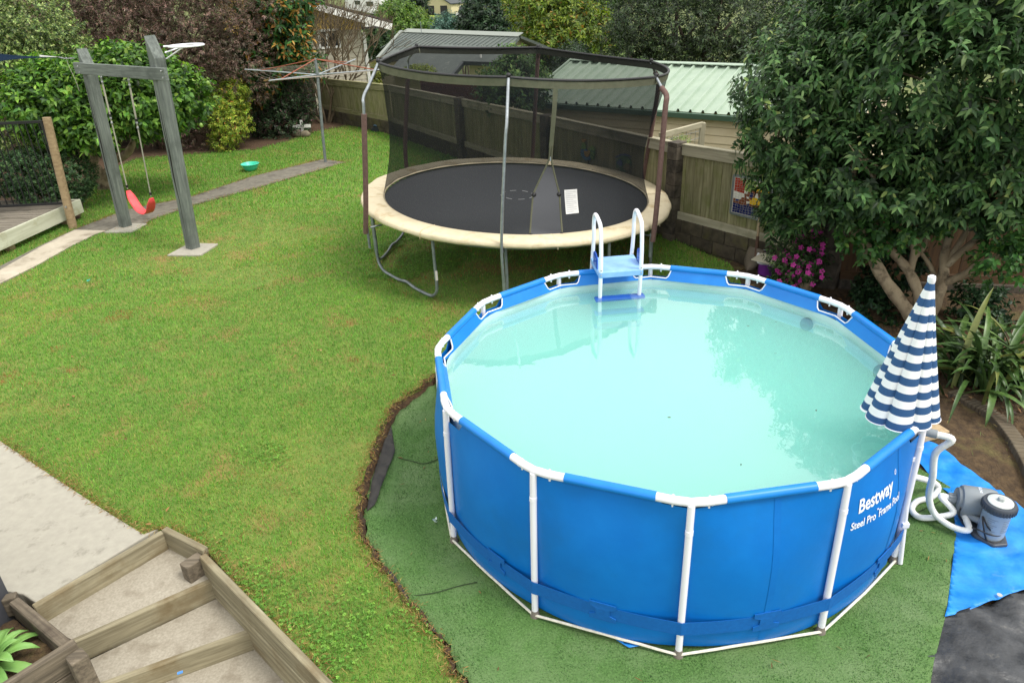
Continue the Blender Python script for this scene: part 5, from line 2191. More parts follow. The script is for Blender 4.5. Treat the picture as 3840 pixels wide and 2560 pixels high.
def crown_geo(blobs, n_leaf, L, Wd, cols, wts, seed, per=9, fine=True, upb=.35, depth=.42, lump=.22, droop=.12, tw=None, axis_out=.55, zmin=None, flat=.5, wvar=.2, jit=1.0):
    r = np.random.default_rng(seed)
    nt = max(1, n_leaf // per)
    ar = np.array([(b[1][0] * b[1][2] + b[1][1] * b[1][2] + b[1][0] * b[1][1]) for b in blobs])
    bi = r.choice(len(blobs), nt, p=ar / ar.sum())
    Cn = np.array([b[0] for b in blobs])[bi]
    Rd = np.array([b[1] for b in blobs])[bi]
    D = unit(r.normal(0, 1, (nt, 3)))
    k = r.normal(0, 1, (5, 3)) * 2.6
    ph = r.random((len(blobs), 5))[bi] * 6.28
    lm = sum(np.sin(D @ k[i] + ph[:, i]) for i in range(5)) / 5
    u = r.random(nt)
    s = (1 + lump * lm * 1.6) * (1 - depth * u ** 1.7)
    pos = Cn + Rd * D * s[:, None]
    out = unit(D / (Rd + 1e-6))
    # drop twigs that sit deep inside another lobe
    keep = np.ones(nt, bool)
    for (c, rr) in blobs:
        q = np.sqrt((((pos - c) / rr) ** 2).sum(1))
        keep &= ~((q < .5) & (r.random(nt) < .8))
    if zmin is not None:
        keep &= pos[:, 2] > zmin
    pos, out = pos[keep], out[keep]
    nt = len(pos)
    tw = tw or L * 1.8
    td = unit(out * .75 + np.array([0, 0, upb]) + r.normal(0, .38, (nt, 3)))
    e1 = unit(np.cross(td, r.normal(0, 1, (nt, 3))))
    e2 = np.cross(td, e1)
    tone = np.clip(1 + r.normal(0, .2, nt), .55, 1.6)
    Bs, Axs, Ns, Ls, Ws, Tn = [], [], [], [], [], []
    for j in range(per):
        f = (j + r.random(nt)) / per
        a = j * 2.4 + r.random(nt) * .6
        rad = np.cos(a)[:, None] * e1 + np.sin(a)[:, None] * e2
        Bs.append(pos + td * (f * tw)[:, None])
        ax_ = td * axis_out + rad * .85 + r.normal(0, .15 * jit, (nt, 3))
        ax_[:, 2] -= .18
        Axs.append(ax_)
        Ns.append(td * .5 + out * .35 + np.array([0, 0, flat]) + r.normal(0, .25 * jit, (nt, 3)))
        sc = r.uniform(1 - wvar, 1 + wvar, nt) * (1.05 - .35 * f)
        Ls.append(L * sc)
        Ws.append(Wd * sc)
        Tn.append(tone)
    Bs, Axs, Ns = np.vstack(Bs), np.vstack(Axs), np.vstack(Ns)
    Ls, Ws, Tn = np.concatenate(Ls), np.concatenate(Ws), np.concatenate(Tn)
    C = np.clip(pal(cols, wts, len(Bs), r) * Tn[:, None], .002, 1)
    return leaf_geo(Bs, Axs, Ns, Ls, Ws, C, fine, droop=droop), pos, td


def limb_mesh(base, blobs, r0, seed, sub=3, twigs=None, fork=.35):
    q = np.random.default_rng(seed)
    b = MB()
    base = np.asarray(base, float)
    cen = np.mean([c for c, _ in blobs], 0)
    fk = base * (1 - fork) + np.array([cen[0] * .5 + base[0] * .5, cen[1] * .5 + base[1] * .5, cen[2]]) * fork
    pts = smooth_path([base - [0, 0, .1], base * .5 + fk * .5 + np.r_[q.normal(0, r0 * .5, 2), 0], fk], 5)
    b.tube(pts, np.linspace(r0 * 1.15, r0 * .8, len(pts)), 10)
    for c, rr in blobs:
        m = fk * .5 + c * .5 + q.normal(0, .12, 3) * np.linalg.norm(c - fk) * .5
        p = smooth_path([fk - [0, 0, r0 * .3], m, c], 6)
        b.tube(p, np.linspace(r0 * .6, r0 * .2, len(p)), 8)
        for _ in range(sub):
            i = q.integers(len(p) // 3, len(p))
            e = c + rr * unit(q.normal(0, 1, 3)) * .8
            pp = smooth_path([p[i], p[i] * .5 + e * .5 + q.normal(0, .08, 3), e], 4)
            b.tube(pp, np.linspace(r0 * .25, r0 * .05, len(pp)), 6)
    return b


M['bark'] = mat('grey_brown_bark', (84, 72, 56), (118, 104, 82), (142, 128, 104), scale=9, stretch=(1, 1, .4), rough=.95, bump=.7, dist=.015)
M['bark_pale'] = mat('pale_bark', (134, 118, 94), (168, 152, 124), (186, 172, 148), scale=10, stretch=(1, 1, .5), rough=.95, bump=.5, dist=.012, stain=(84, 72, 56), stain_scale=6)
M['bark_dark'] = mat('dark_bark', (50, 42, 34), (74, 64, 52), scale=8, rough=.95, bump=.6)


def tree(name, label, cat, base, blobs, n, L, Wd, cols, wts, seed, r0=.1, bark='bark', leaf='leaf', group=None, trunk=True, fork=.35, sub=3, **kw):
    t = thing(name, base, label, cat, group)
    (V, F, C), pos, td = crown_geo(blobs, n, L, Wd, cols, wts, seed, **kw)
    mesh_np('crown', V, F, M[leaf], t, C)
    if trunk:
        limb_mesh(base, blobs, r0, seed, sub, fork=fork).build('trunk', M[bark], t, smooth='all')
    return t


# --- camellia at the right
CAMB = [blob_px(*a) for a in ((2120, 190, 8.1, 300, 230, 1.35), (1815, 270, 8.5, 120, 150, .85), (1905, 130, 8.9, 125, 125, .9), (1818, 395, 8.5, 66, 74, .5), (1990, 380, 7.8, 150, 105, .9),
                              (1905, 445, 8.0, 95, 62, .55), (2290, 385, 7.4, 150, 105, .8), (2400, 180, 7.3, 210, 230, 1.1), (2070, 10, 8.7, 170, 140, 1.1), (2250, -60, 7.9, 260, 160, 1.2), (2140, 440, 7.7, 110, 60, .6), (1790, 500, 8.5, 45, 35, .35))]
cb = np.array([4.78, 7.5, .02])
cam_t = thing('camellia_tree', cb, 'large dark glossy camellia tree overhanging the pool at the right', 'tree')
(V, F, C), pos, td = crown_geo(CAMB, 68000, .108, .042, [(50, 76, 42), (62, 92, 50), (80, 110, 62), (106, 134, 82), (38, 58, 34), (130, 148, 84)], [4, 4, 3, 1.6, 2.5, .25], 21, per=11, fine=True, depth=.42, lump=.28, tw=.16, jit=.5, droop=.22, axis_out=.3, upb=.25, flat=.7)
mesh_np('crown', V, F, M['gloss'], cam_t, C)
LOWB = [blob_px(*a) for a in ((2060, 500, 7.7, 95, 48, .5), (1980, 540, 7.7, 50, 40, .3), (2340, 520, 7.2, 70, 60, .4), (2310, 600, 6.9, 60, 45, .3))]
(V, F, C), _, _ = crown_geo(LOWB, 2600, .085, .048, [(54, 92, 42), (72, 112, 52), (44, 76, 38), (96, 128, 60)], [3, 3, 2, 1], 22, per=7, fine=True)
mesh_np('lower_shoots', V, F, M['gloss'], cam_t, C)
b = MB()
q = np.random.default_rng(7)


def limb(marks, r, Ys, b=b, jit=.0):
    pts = [A(x, y, Yv) for (x, y), Yv in zip(marks, Ys)]
    p = smooth_path(pts, 7)
    rr = np.linspace(r[0], r[1], len(p)) * (1 + .07 * np.sin(np.arange(len(p)) * 1.3))
    b.tube(p, rr, 10)
    return p


cbp = proj(cb)
limb([(cbp[0], cbp[1] + 10), (2085, 715), (2030, 640), (1995, 575), (1975, 545)], (.085, .06), (7.5, 7.55, 7.7, 7.8, 7.9))
limb([(1978, 550), (1955, 520), (1945, 480), (1925, 430), (1880, 380)], (.045, .02), (7.88, 7.95, 8.0, 8.1, 8.3))
limb([(1990, 565), (1975, 500), (1965, 450), (1960, 380), (1950, 250)], (.042, .02), (7.85, 7.95, 8.0, 8.1, 8.3))
limb([(2000, 585), (2010, 530), (1990, 480), (2010, 400)], (.03, .015), (7.85, 7.95, 8.0, 8.1))
limb([(cbp[0], cbp[1] + 5), (2110, 680), (2085, 620), (2050, 580), (2025, 545), (2000, 470)], (.07, .03), (7.5, 7.6, 7.7, 7.8, 7.85, 7.9))
limb([(2088, 625), (2100, 580), (2095, 540), (2110, 450), (2100, 350)], (.05, .02), (7.7, 7.75, 7.8, 7.9, 8.0))
limb([(2100, 590), (2125, 560), (2130, 500), (2150, 400)], (.035, .015), (7.75, 7.8, 7.85, 7.9))
limb([(cbp[0] + 5, cbp[1] + 5), (2150, 690), (2165, 640), (2170, 585), (2185, 520), (2200, 430)], (.085, .03), (7.5, 7.6, 7.7, 7.75, 7.8, 7.9))
limb([(2168, 650), (2215, 630), (2260, 600), (2320, 580), (2400, 560)], (.05, .02), (7.68, 7.5, 7.35, 7.2, 7.0))
limb([(2172, 610), (2230, 560), (2290, 510), (2350, 450)], (.045, .02), (7.72, 7.6, 7.5, 7.4))
limb([(2175, 600), (2215, 540), (2240, 470), (2270, 380)], (.04, .02), (7.73, 7.7, 7.7, 7.7))
limb([(2160, 660), (2130, 600), (2095, 560), (2080, 530)], (.03, .015), (7.68, 7.8, 7.9, 7.95))
tops = [np.array(bb[0]) for bb in CAMB]
for c_, rr in CAMB:
    for _ in range(4):
        s0 = c_ + rr * unit(q.normal(0, 1, 3)) * .3
        e0 = c_ + rr * unit(q.normal(0, 1, 3)) * .85
        p = smooth_path([s0, (s0 + e0) / 2 + q.normal(0, .06, 3), e0], 4)
        b.tube(p, np.linspace(.016, .004, len(p)), 5)
b.build('trunk', M['bark_pale'], cam_t, smooth='all')
# low leafy shrub round the camellia's foot
SHB = [blob_px(*a) for a in ((2012, 712, 7.8, 30, 28, .2), (2065, 620, 8.15, 50, 50, .2), (2000, 665, 8.25, 30, 40, .2), (2250, 700, 7.5, 50, 35, .25))]
tree('ivy_shrub', 'dark leafy undergrowth around the foot of the camellia', 'shrub', (4.6, 7.6, .03), SHB, 2600, .085, .045, [(30, 52, 32), (42, 68, 40), (58, 86, 50)], [3, 3, 1], 31, trunk=False, leaf='gloss', per=7)

# --- left side: lemon tree, pittosporum, hedge, magnolia and the shrubs
lb = G(243, 432, LZ)
LEM = [blob_px(*a) for a in ((230, 215, 14.6, 115, 70, .9), (120, 240, 14.4, 75, 70, .8), (340, 220, 14.8, 90, 70, .8), (290, 150, 15.0, 70, 30, .6), (420, 220, 14.9, 45, 45, .5), (150, 285, 14.2, 65, 45, .5), (100, 190, 14.6, 45, 40, .5), (212, 300, 14.0, 42, 40, .35), (345, 265, 14.8, 60, 40, .5))]
lem = thing('lemon_tree', lb, 'bright green lemon tree with gnarled trunk behind the swing frame', 'tree')
(V, F, C), _, _ = crown_geo(LEM, 19000, .145, .068, [(88, 128, 48), (108, 148, 56), (66, 102, 42), (134, 166, 70), (46, 74, 34)], [4, 3, 4, 1.2, 2], 41, per=7, fine=True, depth=.4, lump=.24)
mesh_np('crown', V, F, M['leaf'], lem, C)
b = MB()
LM = lambda pts, r: limb(pts, r, [14.0 + .02 * i for i in range(len(pts))], b)
yl = lb[1]
for marks, rr, Ys in (([(246, 440), (232, 405), (212, 375), (225, 340), (240, 300)], (.16, .07), (yl, yl + .02, yl, yl + .1, yl + .2)), ([(238, 415), (262, 370), (290, 355), (308, 320), (290, 300), (300, 250)], (.10, .05), (yl, yl + .05, yl + .1, yl + .2, yl + .3, yl + .5)),
                      ([(215, 378), (180, 355), (160, 320), (170, 260)], (.06, .03), (yl, yl - .1, yl, yl + .2)), ([(290, 355), (330, 270), (320, 240), (340, 180)], (.05, .02), (yl + .1, yl + .3, yl + .5, yl + .7))):
    limb(marks, rr, Ys, b)
b.build('trunk', M['bark_pale'], lem, smooth='all')
b = MB()
q = np.random.default_rng(3)
for x, y in ((478, 191), (462, 288), (400, 330), (262, 140), (345, 290), (205, 260)):
    b.ball(A(x, y, 14.2), (.035, .035, .045), 8)
b.build('lemon_fruit', mat('green_lemon', (120, 150, 66), rough=.4), lem, smooth=True)['kind'] = 'stuff'

PIT = [blob_px(*a) for a in ((60, 60, 15.6, 85, 90, 1.0), (10, 130, 15.2, 80, 90, .9), (120, 100, 15.8, 60, 50, .7), (20, 260, 14.6, 70, 90, .8), (-60, 60, 15.2, 100, 120, 1.0))]
tree('pittosporum_tree', 'pale variegated small-leaved tree at the top left corner', 'tree', (-11.2, 15.6, .1), PIT, 42000, .062, .040, [(150, 168, 100), (112, 136, 76), (78, 100, 58), (176, 188, 124), (52, 66, 44)], [3, 4, 3, 1.5, 2], 51, r0=.09, bark='bark_dark', per=10, fine=False, depth=.5, lump=.25)

HED = [blob_px(*a) for a in ((200, 90, 18.8, 90, 70, 1.0), (330, 90, 18.9, 100, 70, 1.0), (250, 0, 19.2, 130, 60, 1.2), (430, 110, 19.2, 90, 80, 1.0), (260, 60, 19.5, 150, 110, 1.6), (440, 50, 19.8, 130, 110, 1.6), (370, 140, 19.5, 140, 80, 1.3), (560, 110, 19.8, 70, 120, 1.2), (170, 30, 19.5, 110, 80, 1.4), (480, 210, 19.6, 70, 90, 1.0), (420, 280, 19.8, 100, 60, 1.0), (540, 20, 20.2, 110, 80, 1.3), (160, 180, 18.6, 100, 120, 1.2), (330, -40, 20, 260, 70, 1.6))]
tree('purple_hopbush', 'tall feathery purple-brown hopbush behind the lemon tree', 'tree', (-9.2, 19.5, .1), HED, 170000, .10, .022, [(112, 90, 80), (136, 110, 100), (88, 80, 62), (90, 92, 64), (154, 128, 118), (62, 56, 46)], [4, 3, 3, 3, 1.5, 3], 61, r0=.09, bark='bark_dark', per=14, fine=False, depth=.45, lump=.2, axis_out=.9, tw=.2, sub=5)

MAG = [blob_px(*a) for a in ((625, 40, 20.6, 60, 60, .9), (660, 90, 20.6, 50, 60, .8), (620, 130, 20.4, 45, 45, .7), (690, 140, 20.6, 35, 35, .5), (650, -10, 20.8, 70, 40, .9), (600, 180, 20.5, 50, 40, .6))]
tree('magnolia_tree', 'magnolia with glossy green leaves and rusty orange undersides beside the yellow gable', 'tree', (-6.9, 20.6, .1), MAG, 7000, .19, .075, [(50, 84, 42), (68, 106, 50), (138, 100, 44), (164, 130, 62), (38, 62, 34)], [4, 3, 1.8, 1, 2], 71, r0=.1, bark='bark_dark', leaf='gloss', per=8, fine=True, depth=.4, lump=.3)

nb2 = G(527, 345, LZ)
NAN = [blob_px(*a) for a in ((525, 235, nb2[1] + .2, 34, 40, .45), (530, 285, nb2[1] + .1, 38, 45, .45), (540, 215, nb2[1] + .3, 30, 28, .35), (515, 320, nb2[1], 28, 22, .3))]
tree('nandina_shrub', 'yellow-green nandina shrub with reddish tips in front of the hopbush', 'shrub', nb2, NAN, 7500, .085, .032, [(152, 172, 62), (130, 156, 56), (178, 178, 74), (184, 134, 72), (100, 126, 50)], [4, 4, 2, .7, 2], 81, r0=.03, per=9, fine=False, depth=.5)
pb2 = G(640, 325, LZ)
LOR = [blob_px(*a) for a in ((640, 220, 20.9, 70, 50, .7), (600, 260, 20.7, 45, 55, .6), (676, 235, 21.1, 42, 55, .6), (635, 285, 20.6, 60, 35, .6), (690, 262, 21.2, 24, 32, .4), (610, 190, 21.0, 50, 30, .5))]
tree('loropetalum_shrub', 'dark purple-green loropetalum shrub beside the clothesline pole', 'shrub', (pb2[0] - .3, 20.8, .1), LOR, 19000, .085, .038, [(56, 76, 50), (74, 96, 62), (84, 66, 66), (120, 84, 92), (40, 54, 38)], [5, 4, 1.6, .8, 3], 91, r0=.05, bark='bark_dark', per=9, fine=False, depth=.45, lump=.25)
hb2 = G(140, 455, LZ)
RHB = [blob_px(*a) for a in ((150, 405, 13.9, 55, 55, .6), (75, 395, 13.7, 60, 50, .6), (10, 400, 13.6, 60, 45, .6), (110, 440, 13.6, 65, 30, .5))]
tree('box_hedge', 'rounded small-leaved green hedge behind the deck balustrade', 'hedge', (hb2[0], 13.8, .1), RHB, 30000, .05, .03, [(64, 94, 60), (82, 114, 70), (50, 74, 48), (108, 134, 80)], [4, 3, 3, 1], 101, trunk=False, per=10, fine=False, depth=.35, lump=.12)

# bare winter tree in front of the yellow gable
bt = thing('bare_tree', A(745, 190, 22.3) * [1, 1, 0] + [0, 0, -.2], 'leafless twiggy tree in front of the yellow gabled house', 'tree')
b = MB()
q = np.random.default_rng(14)
root = np.array([*A(735, 190, 22.3)[:2], -.1])


def grow(p, d, L, r, depth):
    e = p + d * L + q.normal(0, .03, 3) * L
    mid = (p + e) / 2 + q.normal(0, .05, 3) * L
    b.tube(smooth_path([p, mid, e], 3), np.linspace(r, r * .75, 7), 5 if depth < 3 else 4, caps=False)
    if depth >= 6:
        return
    for _ in range(3 if depth < 2 else (2 if q.random() < .75 else 3)):
        nd = unit(d * 1.0 + q.normal(0, .42, 3) * [1, .7, .6] + [0, 0, .22])
        grow(e, nd, L * q.uniform(.68, .92), max(r * .68, .0055), depth + 1)


for sx_ in (-.6, -.15, .3, .75):
    grow(root, unit(np.array([sx_, 0, 1.2])), .95, .05, 0)
b.build('branches', M['bark'], bt, smooth='all')

# --- flax clump
fl0 = G(2275, 885, .03)
fx = thing('flax_clump', fl0, 'clump of long arching strap-leaved flax by the brown fence', 'plant')
q = np.random.default_rng(17)
FM_ = [mat('flax_' + str(i), c, c2, scale=3, stretch=(6, 6, .6), rough=.4, spec=.4) for i, (c, c2) in enumerate((((48, 74, 34), (72, 100, 48)), ((62, 90, 42), (94, 120, 62)), ((36, 56, 28), (56, 80, 40)), ((90, 100, 48), (112, 118, 60))))]
for k in range(165):
    az = q.uniform(0, 2 * PI)
    L_ = q.uniform(.6, 1.15)
    el = math.radians(q.uniform(36, 80))
    bend = q.uniform(.9, 2.4)
    w = q.uniform(.038, .064)
    base = fl0 + np.array([q.normal(0, .22), q.normal(0, .22), 0]) + np.array([0.0, .1, 0])
    hd = np.array([math.cos(az), math.sin(az), 0])
    sd = np.array([-math.sin(az), math.cos(az), 0])
    p = base.copy()
    m = 12
    P = np.zeros((m, 3, 3))
    for i in range(m):
        s = i / (m - 1)
        e = el - bend * s ** 1.8
        if i:
            p = p + (hd * math.cos(e) + np.array([0, 0, 1]) * math.sin(e)) * L_ / (m - 1)
        ww_ = w * (.7 + .6 * s if s < .5 else 1.0 * (1 - ((s - .5) / .5) ** 2.2)) + .001
        upv = np.array([0, 0, 1]) * math.cos(e) - hd * math.sin(e)
        P[i, 0], P[i, 1], P[i, 2] = p - sd * ww_ / 2 + upv * ww_ * .22, p, p + sd * ww_ / 2 + upv * ww_ * .22
    if P[:, :, 2].min() < .0:
        P[:, :, 2] = np.maximum(P[:, :, 2], .03)
    b = MB()
    b.grid(P)
    b.build('leaf', FM_[q.choice(4, p=[.4, .3, .22, .08])], fx, smooth='all')

# --- pink busy lizzie on its stump
sb_ = G(1845, 662, .03)
im = thing('pink_flower_bush', sb_, 'bush of magenta pink flowers beside the concrete column', 'flower bush')
IMB = [blob_px(*a) for a in ((1830, 575, 8.75, 42, 50, .3), (1855, 540, 8.85, 35, 35, .3), (1810, 610, 8.65, 35, 35, .3), (1845, 610, 8.6, 40, 30, .3), (1870, 580, 8.8, 22, 35, .25), (1800, 640, 8.6, 24, 20, .2))]
(V, F, C), pos, td = crown_geo(IMB, 3600, .07, .032, [(52, 78, 40), (70, 98, 52), (92, 116, 64), (40, 58, 34)], [3, 3, 1, 2], 111, per=7, fine=False, depth=.6)
mesh_np('foliage', V, F, M['leaf'], im, C)
b = MB()
for k in range(5):
    a = 2 * PI * k / 5
    pts = [(0, 0, 0)] + [(.034 * math.cos(a + t) * s, .034 * math.sin(a + t) * s, .004 * math.cos(t * 3)) for t, s in ((-.55, .75), (-.3, 1.), (0, 1.06), (.3, 1.), (.55, .75))]
    b.add(pts, [(0, 1, 2), (0, 2, 3), (0, 3, 4), (0, 4, 5)])
fm_me = bpy.data.meshes.new('flower')
fm_me.from_pydata(b.v, [], b.f)
fm_me.materials.append(mat('magenta_petal', (178, 36, 136), (196, 54, 152), scale=4, rough=.6, rand=.12))
order = np.random.default_rng(5).permutation(len(pos))
cnt = 0
for i in order:
    n_ = unit(pos[i] - IMB[0][0])
    if (pos[i] - IMB[0][0])[1] > .12 or cnt >= 85:
        continue
    P_ = pos[i] + td[i] * .05 + np.array([0, -.06, .0])
    zdir = Vector(unit(np.array([-P_[0] * .6, -P_[1], HC - P_[2]]) + np.random.default_rng(i).normal(0, 2.0, 3)))
    o = bpy.data.objects.new('flower', fm_me)
    attach(o, Matrix.Translation(Vector(P_)) @ zdir.to_track_quat('Z', 'Y').to_matrix().to_4x4(), im)
    cnt += 1
b = MB()
b.lathe([(.10, -.05), (.10, .1), (.09, .3), (.092, .40), (.06, .42)], sb_, 18)
b.build('stump', M['bark_pale'], im, smooth=True)
q = np.random.default_rng(19)
for k in range(14):
    e = pos[order[k * 9]]
    s0 = sb_ + np.array([0, 0, .38])
    b = MB()
    b.tube(smooth_path([s0, (s0 + e) / 2 + q.normal(0, .04, 3), e], 4), .007, 5)
    b.build('stem', M['bark'], im)

# --- trees beyond the fence
BG = [
    ('leafy_tree', 'yellow-green tree with orange tips behind the grey roofed house', 'tree', (34, 36), ((1290, 50, 34, 75, 60, 1.8), (1240, 40, 35, 60, 50, 1.5), (1340, 70, 33, 55, 60, 1.5), (1290, 105, 32.5, 75, 35, 1.4), (1360, 110, 32.5, 45, 35, 1.), (1260, -20, 35, 90, 50, 1.8), (1230, 110, 33, 35, 30, .9)), 17000, .26, .10, [(112, 134, 46), (90, 114, 42), (136, 150, 58), (150, 122, 62), (64, 84, 34)], [4, 4, 2, .8, 2]),
    ('dark_round_tree', 'dark green round tree behind the ridge of the grey roof', 'tree', (48, 0), ((1120, 40, 50, 55, 55, 2.0), (1095, 70, 49, 45, 30, 1.6), (1150, 75, 49, 35, 28, 1.5), (1120, 90, 48, 50, 20, 1.3)), 11000, .34, .15, [(38, 60, 40), (54, 78, 50), (70, 94, 58), (28, 44, 30)], [4, 3, 1, 3]),
    ('blue_conifer', 'blue-grey rounded conifer on the slope below the far lawn', 'tree', (62, 0), ((1030, 66, 62, 32, 22, 1.6), (1012, 72, 61, 22, 14, 1.2), (1055, 74, 61, 20, 12, 1.2)), 7000, .30, .10, [(84, 116, 102), (66, 96, 84), (106, 136, 118), (48, 70, 60)], [4, 4, 1, 2]),
    ('bushy_tree', 'bushy mid green tree between the yellow gable and the grey roof', 'tree', (46, 0), ((920, 50, 46, 38, 32, 1.5), (945, 66, 45, 32, 22, 1.3), (890, 60, 46, 26, 24, 1.2), (905, 30, 47, 30, 20, 1.2)), 9000, .26, .11, [(80, 110, 44), (100, 130, 52), (60, 84, 38), (120, 142, 62)], [4, 3, 3, 1]),
    ('eave_tree', 'dark green tree below the white eave of the yellow house', 'tree', (38, 0), ((868, 95, 38, 26, 30, 1.), (890, 105, 38, 22, 18, .9)), 5000, .22, .09, [(40, 62, 34), (56, 80, 42), (74, 98, 50)], [3, 3, 1]),  # dark green is the colour of the foliage itself
    ('tall_dark_tree', 'large dark olive tree with grey limbs behind the green roofed shed', 'tree', (25.5, 0), ((1560, 60, 26, 110, 80, 2.2), (1680, 50, 25.5, 90, 90, 2.0), (1470, 60, 26.5, 75, 75, 1.8), (1440, 120, 26, 50, 40, 1.2), (1640, 130, 25, 80, 35, 1.3), (1540, 130, 25.5, 80, 35, 1.3), (1560, -40, 27, 190, 70, 2.4), (1740, 120, 25, 60, 60, 1.4)), 38000, .15, .055, [(58, 76, 46), (76, 94, 58), (44, 58, 38), (98, 114, 74), (34, 44, 30)], [4, 3, 3, 1, 3]),
    ('back_tree', 'tall dark tree at the top right behind the camellia', 'tree', (30, 0), ((1800, 40, 30, 100, 110, 2.4), (1900, 0, 30, 120, 90, 2.4)), 14000, .2, .08, [(40, 56, 36), (56, 74, 44), (30, 42, 28)], [4, 3, 3]),
    ('small_fruit_tree', 'small broad-leaved green tree between the fence and the shed', 'tree', (16.2, 0), ((1190, 175, 16.3, 50, 40, .55), (1150, 205, 16.2, 42, 35, .5), (1225, 200, 16.4, 35, 30, .45), (1170, 240, 16.1, 50, 22, .45), (1185, 140, 16.5, 28, 20, .35)), 4600, .14, .065, [(64, 94, 46), (84, 114, 54), (110, 136, 70), (46, 68, 36)], [4, 3, 1, 2]),
]
for i, (nm, lab, cat, (yb, _), bl, n, L_, W_, cols, wts) in enumerate(BG):
    bb = [blob_px(*a) for a in bl]
    cx = np.mean([c[0][0] for c in bb])
    cy_ = np.mean([c[0][1] for c in bb])
    base = np.array([cx, cy_, float(ground_z(np.array([cx]), np.array([cy_]))[0])])
    tree(nm, lab, cat, base, bb, n, L_, W_, cols, wts, 200 + i, r0=.05 if 'fruit' in nm else .22, bark='bark_dark' if 'dark' in nm else 'bark', per=9, fine=False, depth=.5, lump=.28, group=None, sub=4)
# far hillside wood filling the top of the view: single trees by the dozen
FAR = [(640, -25, 60, 0, 34, 'mid green tree at the top edge behind the magnolia'), (720, -34, 64, 1, 34, 'dark tree at the top edge above the yellow gable'),
       (905, -4, 150, 2, 30, 'light green tree directly right of the white house'), (790, -40, 170, 1, 34, 'dark tree rising behind the white house'), (870, -42, 180, 0, 34, 'mid green tree at the top edge over the white house'),
       (945, 14, 118, 1, 24, 'dark tree at the left end of the far lawn'), (962, 44, 90, 2, 18, 'light green bush on the left border of the far lawn'), (1062, -8, 150, 0, 34, 'mid green tree just right of the far garage roof'),
       (1010, -34, 190, 1, 44, 'dark tree behind the far garage'), (1165, -14, 95, 0, 34, 'mid green tree at the top edge right of the dark round tree'), (1210, 10, 70, 1, 34, 'dark tree wedged left of the yellow-green tree'),
       (1390, -14, 60, 0, 34, 'mid green tree at the top edge right of the yellow-green tree'), (1410, 70, 48, 1, 34, 'dark tree filling the gap left of the olive tree'), (1400, 140, 36, 0, 34, 'mid green tree low behind the shed ridge, left of the olive tree'),
       (1480, -44, 60, 1, 34, 'dark tree at the top edge above the olive tree'), (985, 96, 44, 0, 12, 'small mid green shrub above the left half of the grey ridge'), (1065, 98, 42, 2, 14, 'small light green shrub above the middle of the grey ridge'),
       (1395, 185, 27, 1, 32, 'dark shrub behind the far left end of the shed roof'), (1310, 150, 26, 1, 32, 'dark shrub between the grey house and the shed'), (1480, 170, 31, 1, 34, 'dark tree behind the middle of the shed ridge')]
kinds = [[(60, 82, 44), (80, 104, 54), (44, 62, 36), (104, 126, 66)], [(44, 62, 40), (58, 78, 48), (32, 46, 32)], [(92, 116, 50), (116, 136, 60), (70, 92, 42)]]
for i, (x, y, Yv, kd, s_, lab) in enumerate(FAR):
    q = np.random.default_rng(300 + i)
    cols = kinds[kd]
    s_ = s_ * q.uniform(.9, 1.15)
    bb = [blob_px(x, y, Yv, s_, s_ * .8, 2.0), blob_px(x + q.uniform(-.6, .6) * s_, y - .4 * s_, Yv + 1, s_ * .7, s_ * .7, 1.6), blob_px(x + q.uniform(-.7, .7) * s_, y + .35 * s_, Yv - 1, s_ * .8, s_ * .55, 1.6)]
    c = bb[0][0]
    gz = float(ground_z(np.array([c[0]]), np.array([c[1]]))[0])
    lf = .0062 * min(Yv, 110) * (.6 if s_ < 20 else 1)
    tree('hillside_tree', lab, 'tree', (c[0], c[1], min(gz, c[2] - 1)), bb, 3600, lf, lf * .45, cols, [3] * len(cols), 320 + i, r0=.12, per=8, fine=False, depth=.5, lump=.3, group='hillside trees', sub=1)

# ================================================================== BEYOND THE FENCE: BUILDINGS
M['shed_roof'] = mat('pale_green_roof', (142, 160, 142), (154, 170, 152), scale=3, rough=.5, spec=.4)
M['shed_trim'] = mat('dark_green_trim', (58, 84, 66), rough=.5)
M['shed_wall'] = mat('cream_board', (206, 190, 158), (216, 202, 172), scale=3, rough=.7, rand=.03)
EZ = 1.28
e0, e1 = G(1207, 232, EZ), G(1660, 263, EZ)
ed_ = unit((e1 - e0)[:2])
en = np.array([-ed_[1], ed_[0]])
if en @ e0[:2] < 0:
    en = -en                                     # away from the camera
RIDGE_W, RISE, SLEN = 2.15, .62, 7.2
sh = thing('garden_shed', (*(e0[:2] + ed_ * 3), -1.2), 'cream weatherboard shed with pale green ribbed metal roof', 'shed')
SQ = lambda u, v, z: np.array([*(e0[:2] + ed_ * u + en * v), z])
for k, (va, vb) in enumerate(((0, RIDGE_W), (2 * RIDGE_W, RIDGE_W))):
    b = MB()
    us, prof_r = [], []
    u = 0.
    while u < SLEN:
        for du, h in ((0, 0), (.02, .05), (.05, .05), (.07, 0)):
            us.append(u + du)
            prof_r.append(h)
        u += .26
    rows = []
    for t in (0, .5, 1):
        v = va + (vb - va) * t
        z = EZ + RISE * t
        rows.append([SQ(uu, v, z + h) for uu, h in zip(us, prof_r)])
    b.grid(np.array(rows))
    b.build('roof_sheet', M['shed_roof'], sh, solid=.004)
plank('ridge_cap', SQ(-.02, RIDGE_W, EZ + RISE + .035), SQ(SLEN, RIDGE_W, EZ + RISE + .035), .3, .02, M['shed_roof'], sh)
plank('gutter', SQ(-.02, -.05, EZ - .06), SQ(SLEN, -.05, EZ - .06), .10, .10, M['shed_trim'], sh)
b = MB()
b.beam(SQ(-.03, 0, EZ - .0), SQ(-.03, RIDGE_W, EZ + RISE + .0), .04, .16)
b.build('barge_board', M['shed_roof'], sh)
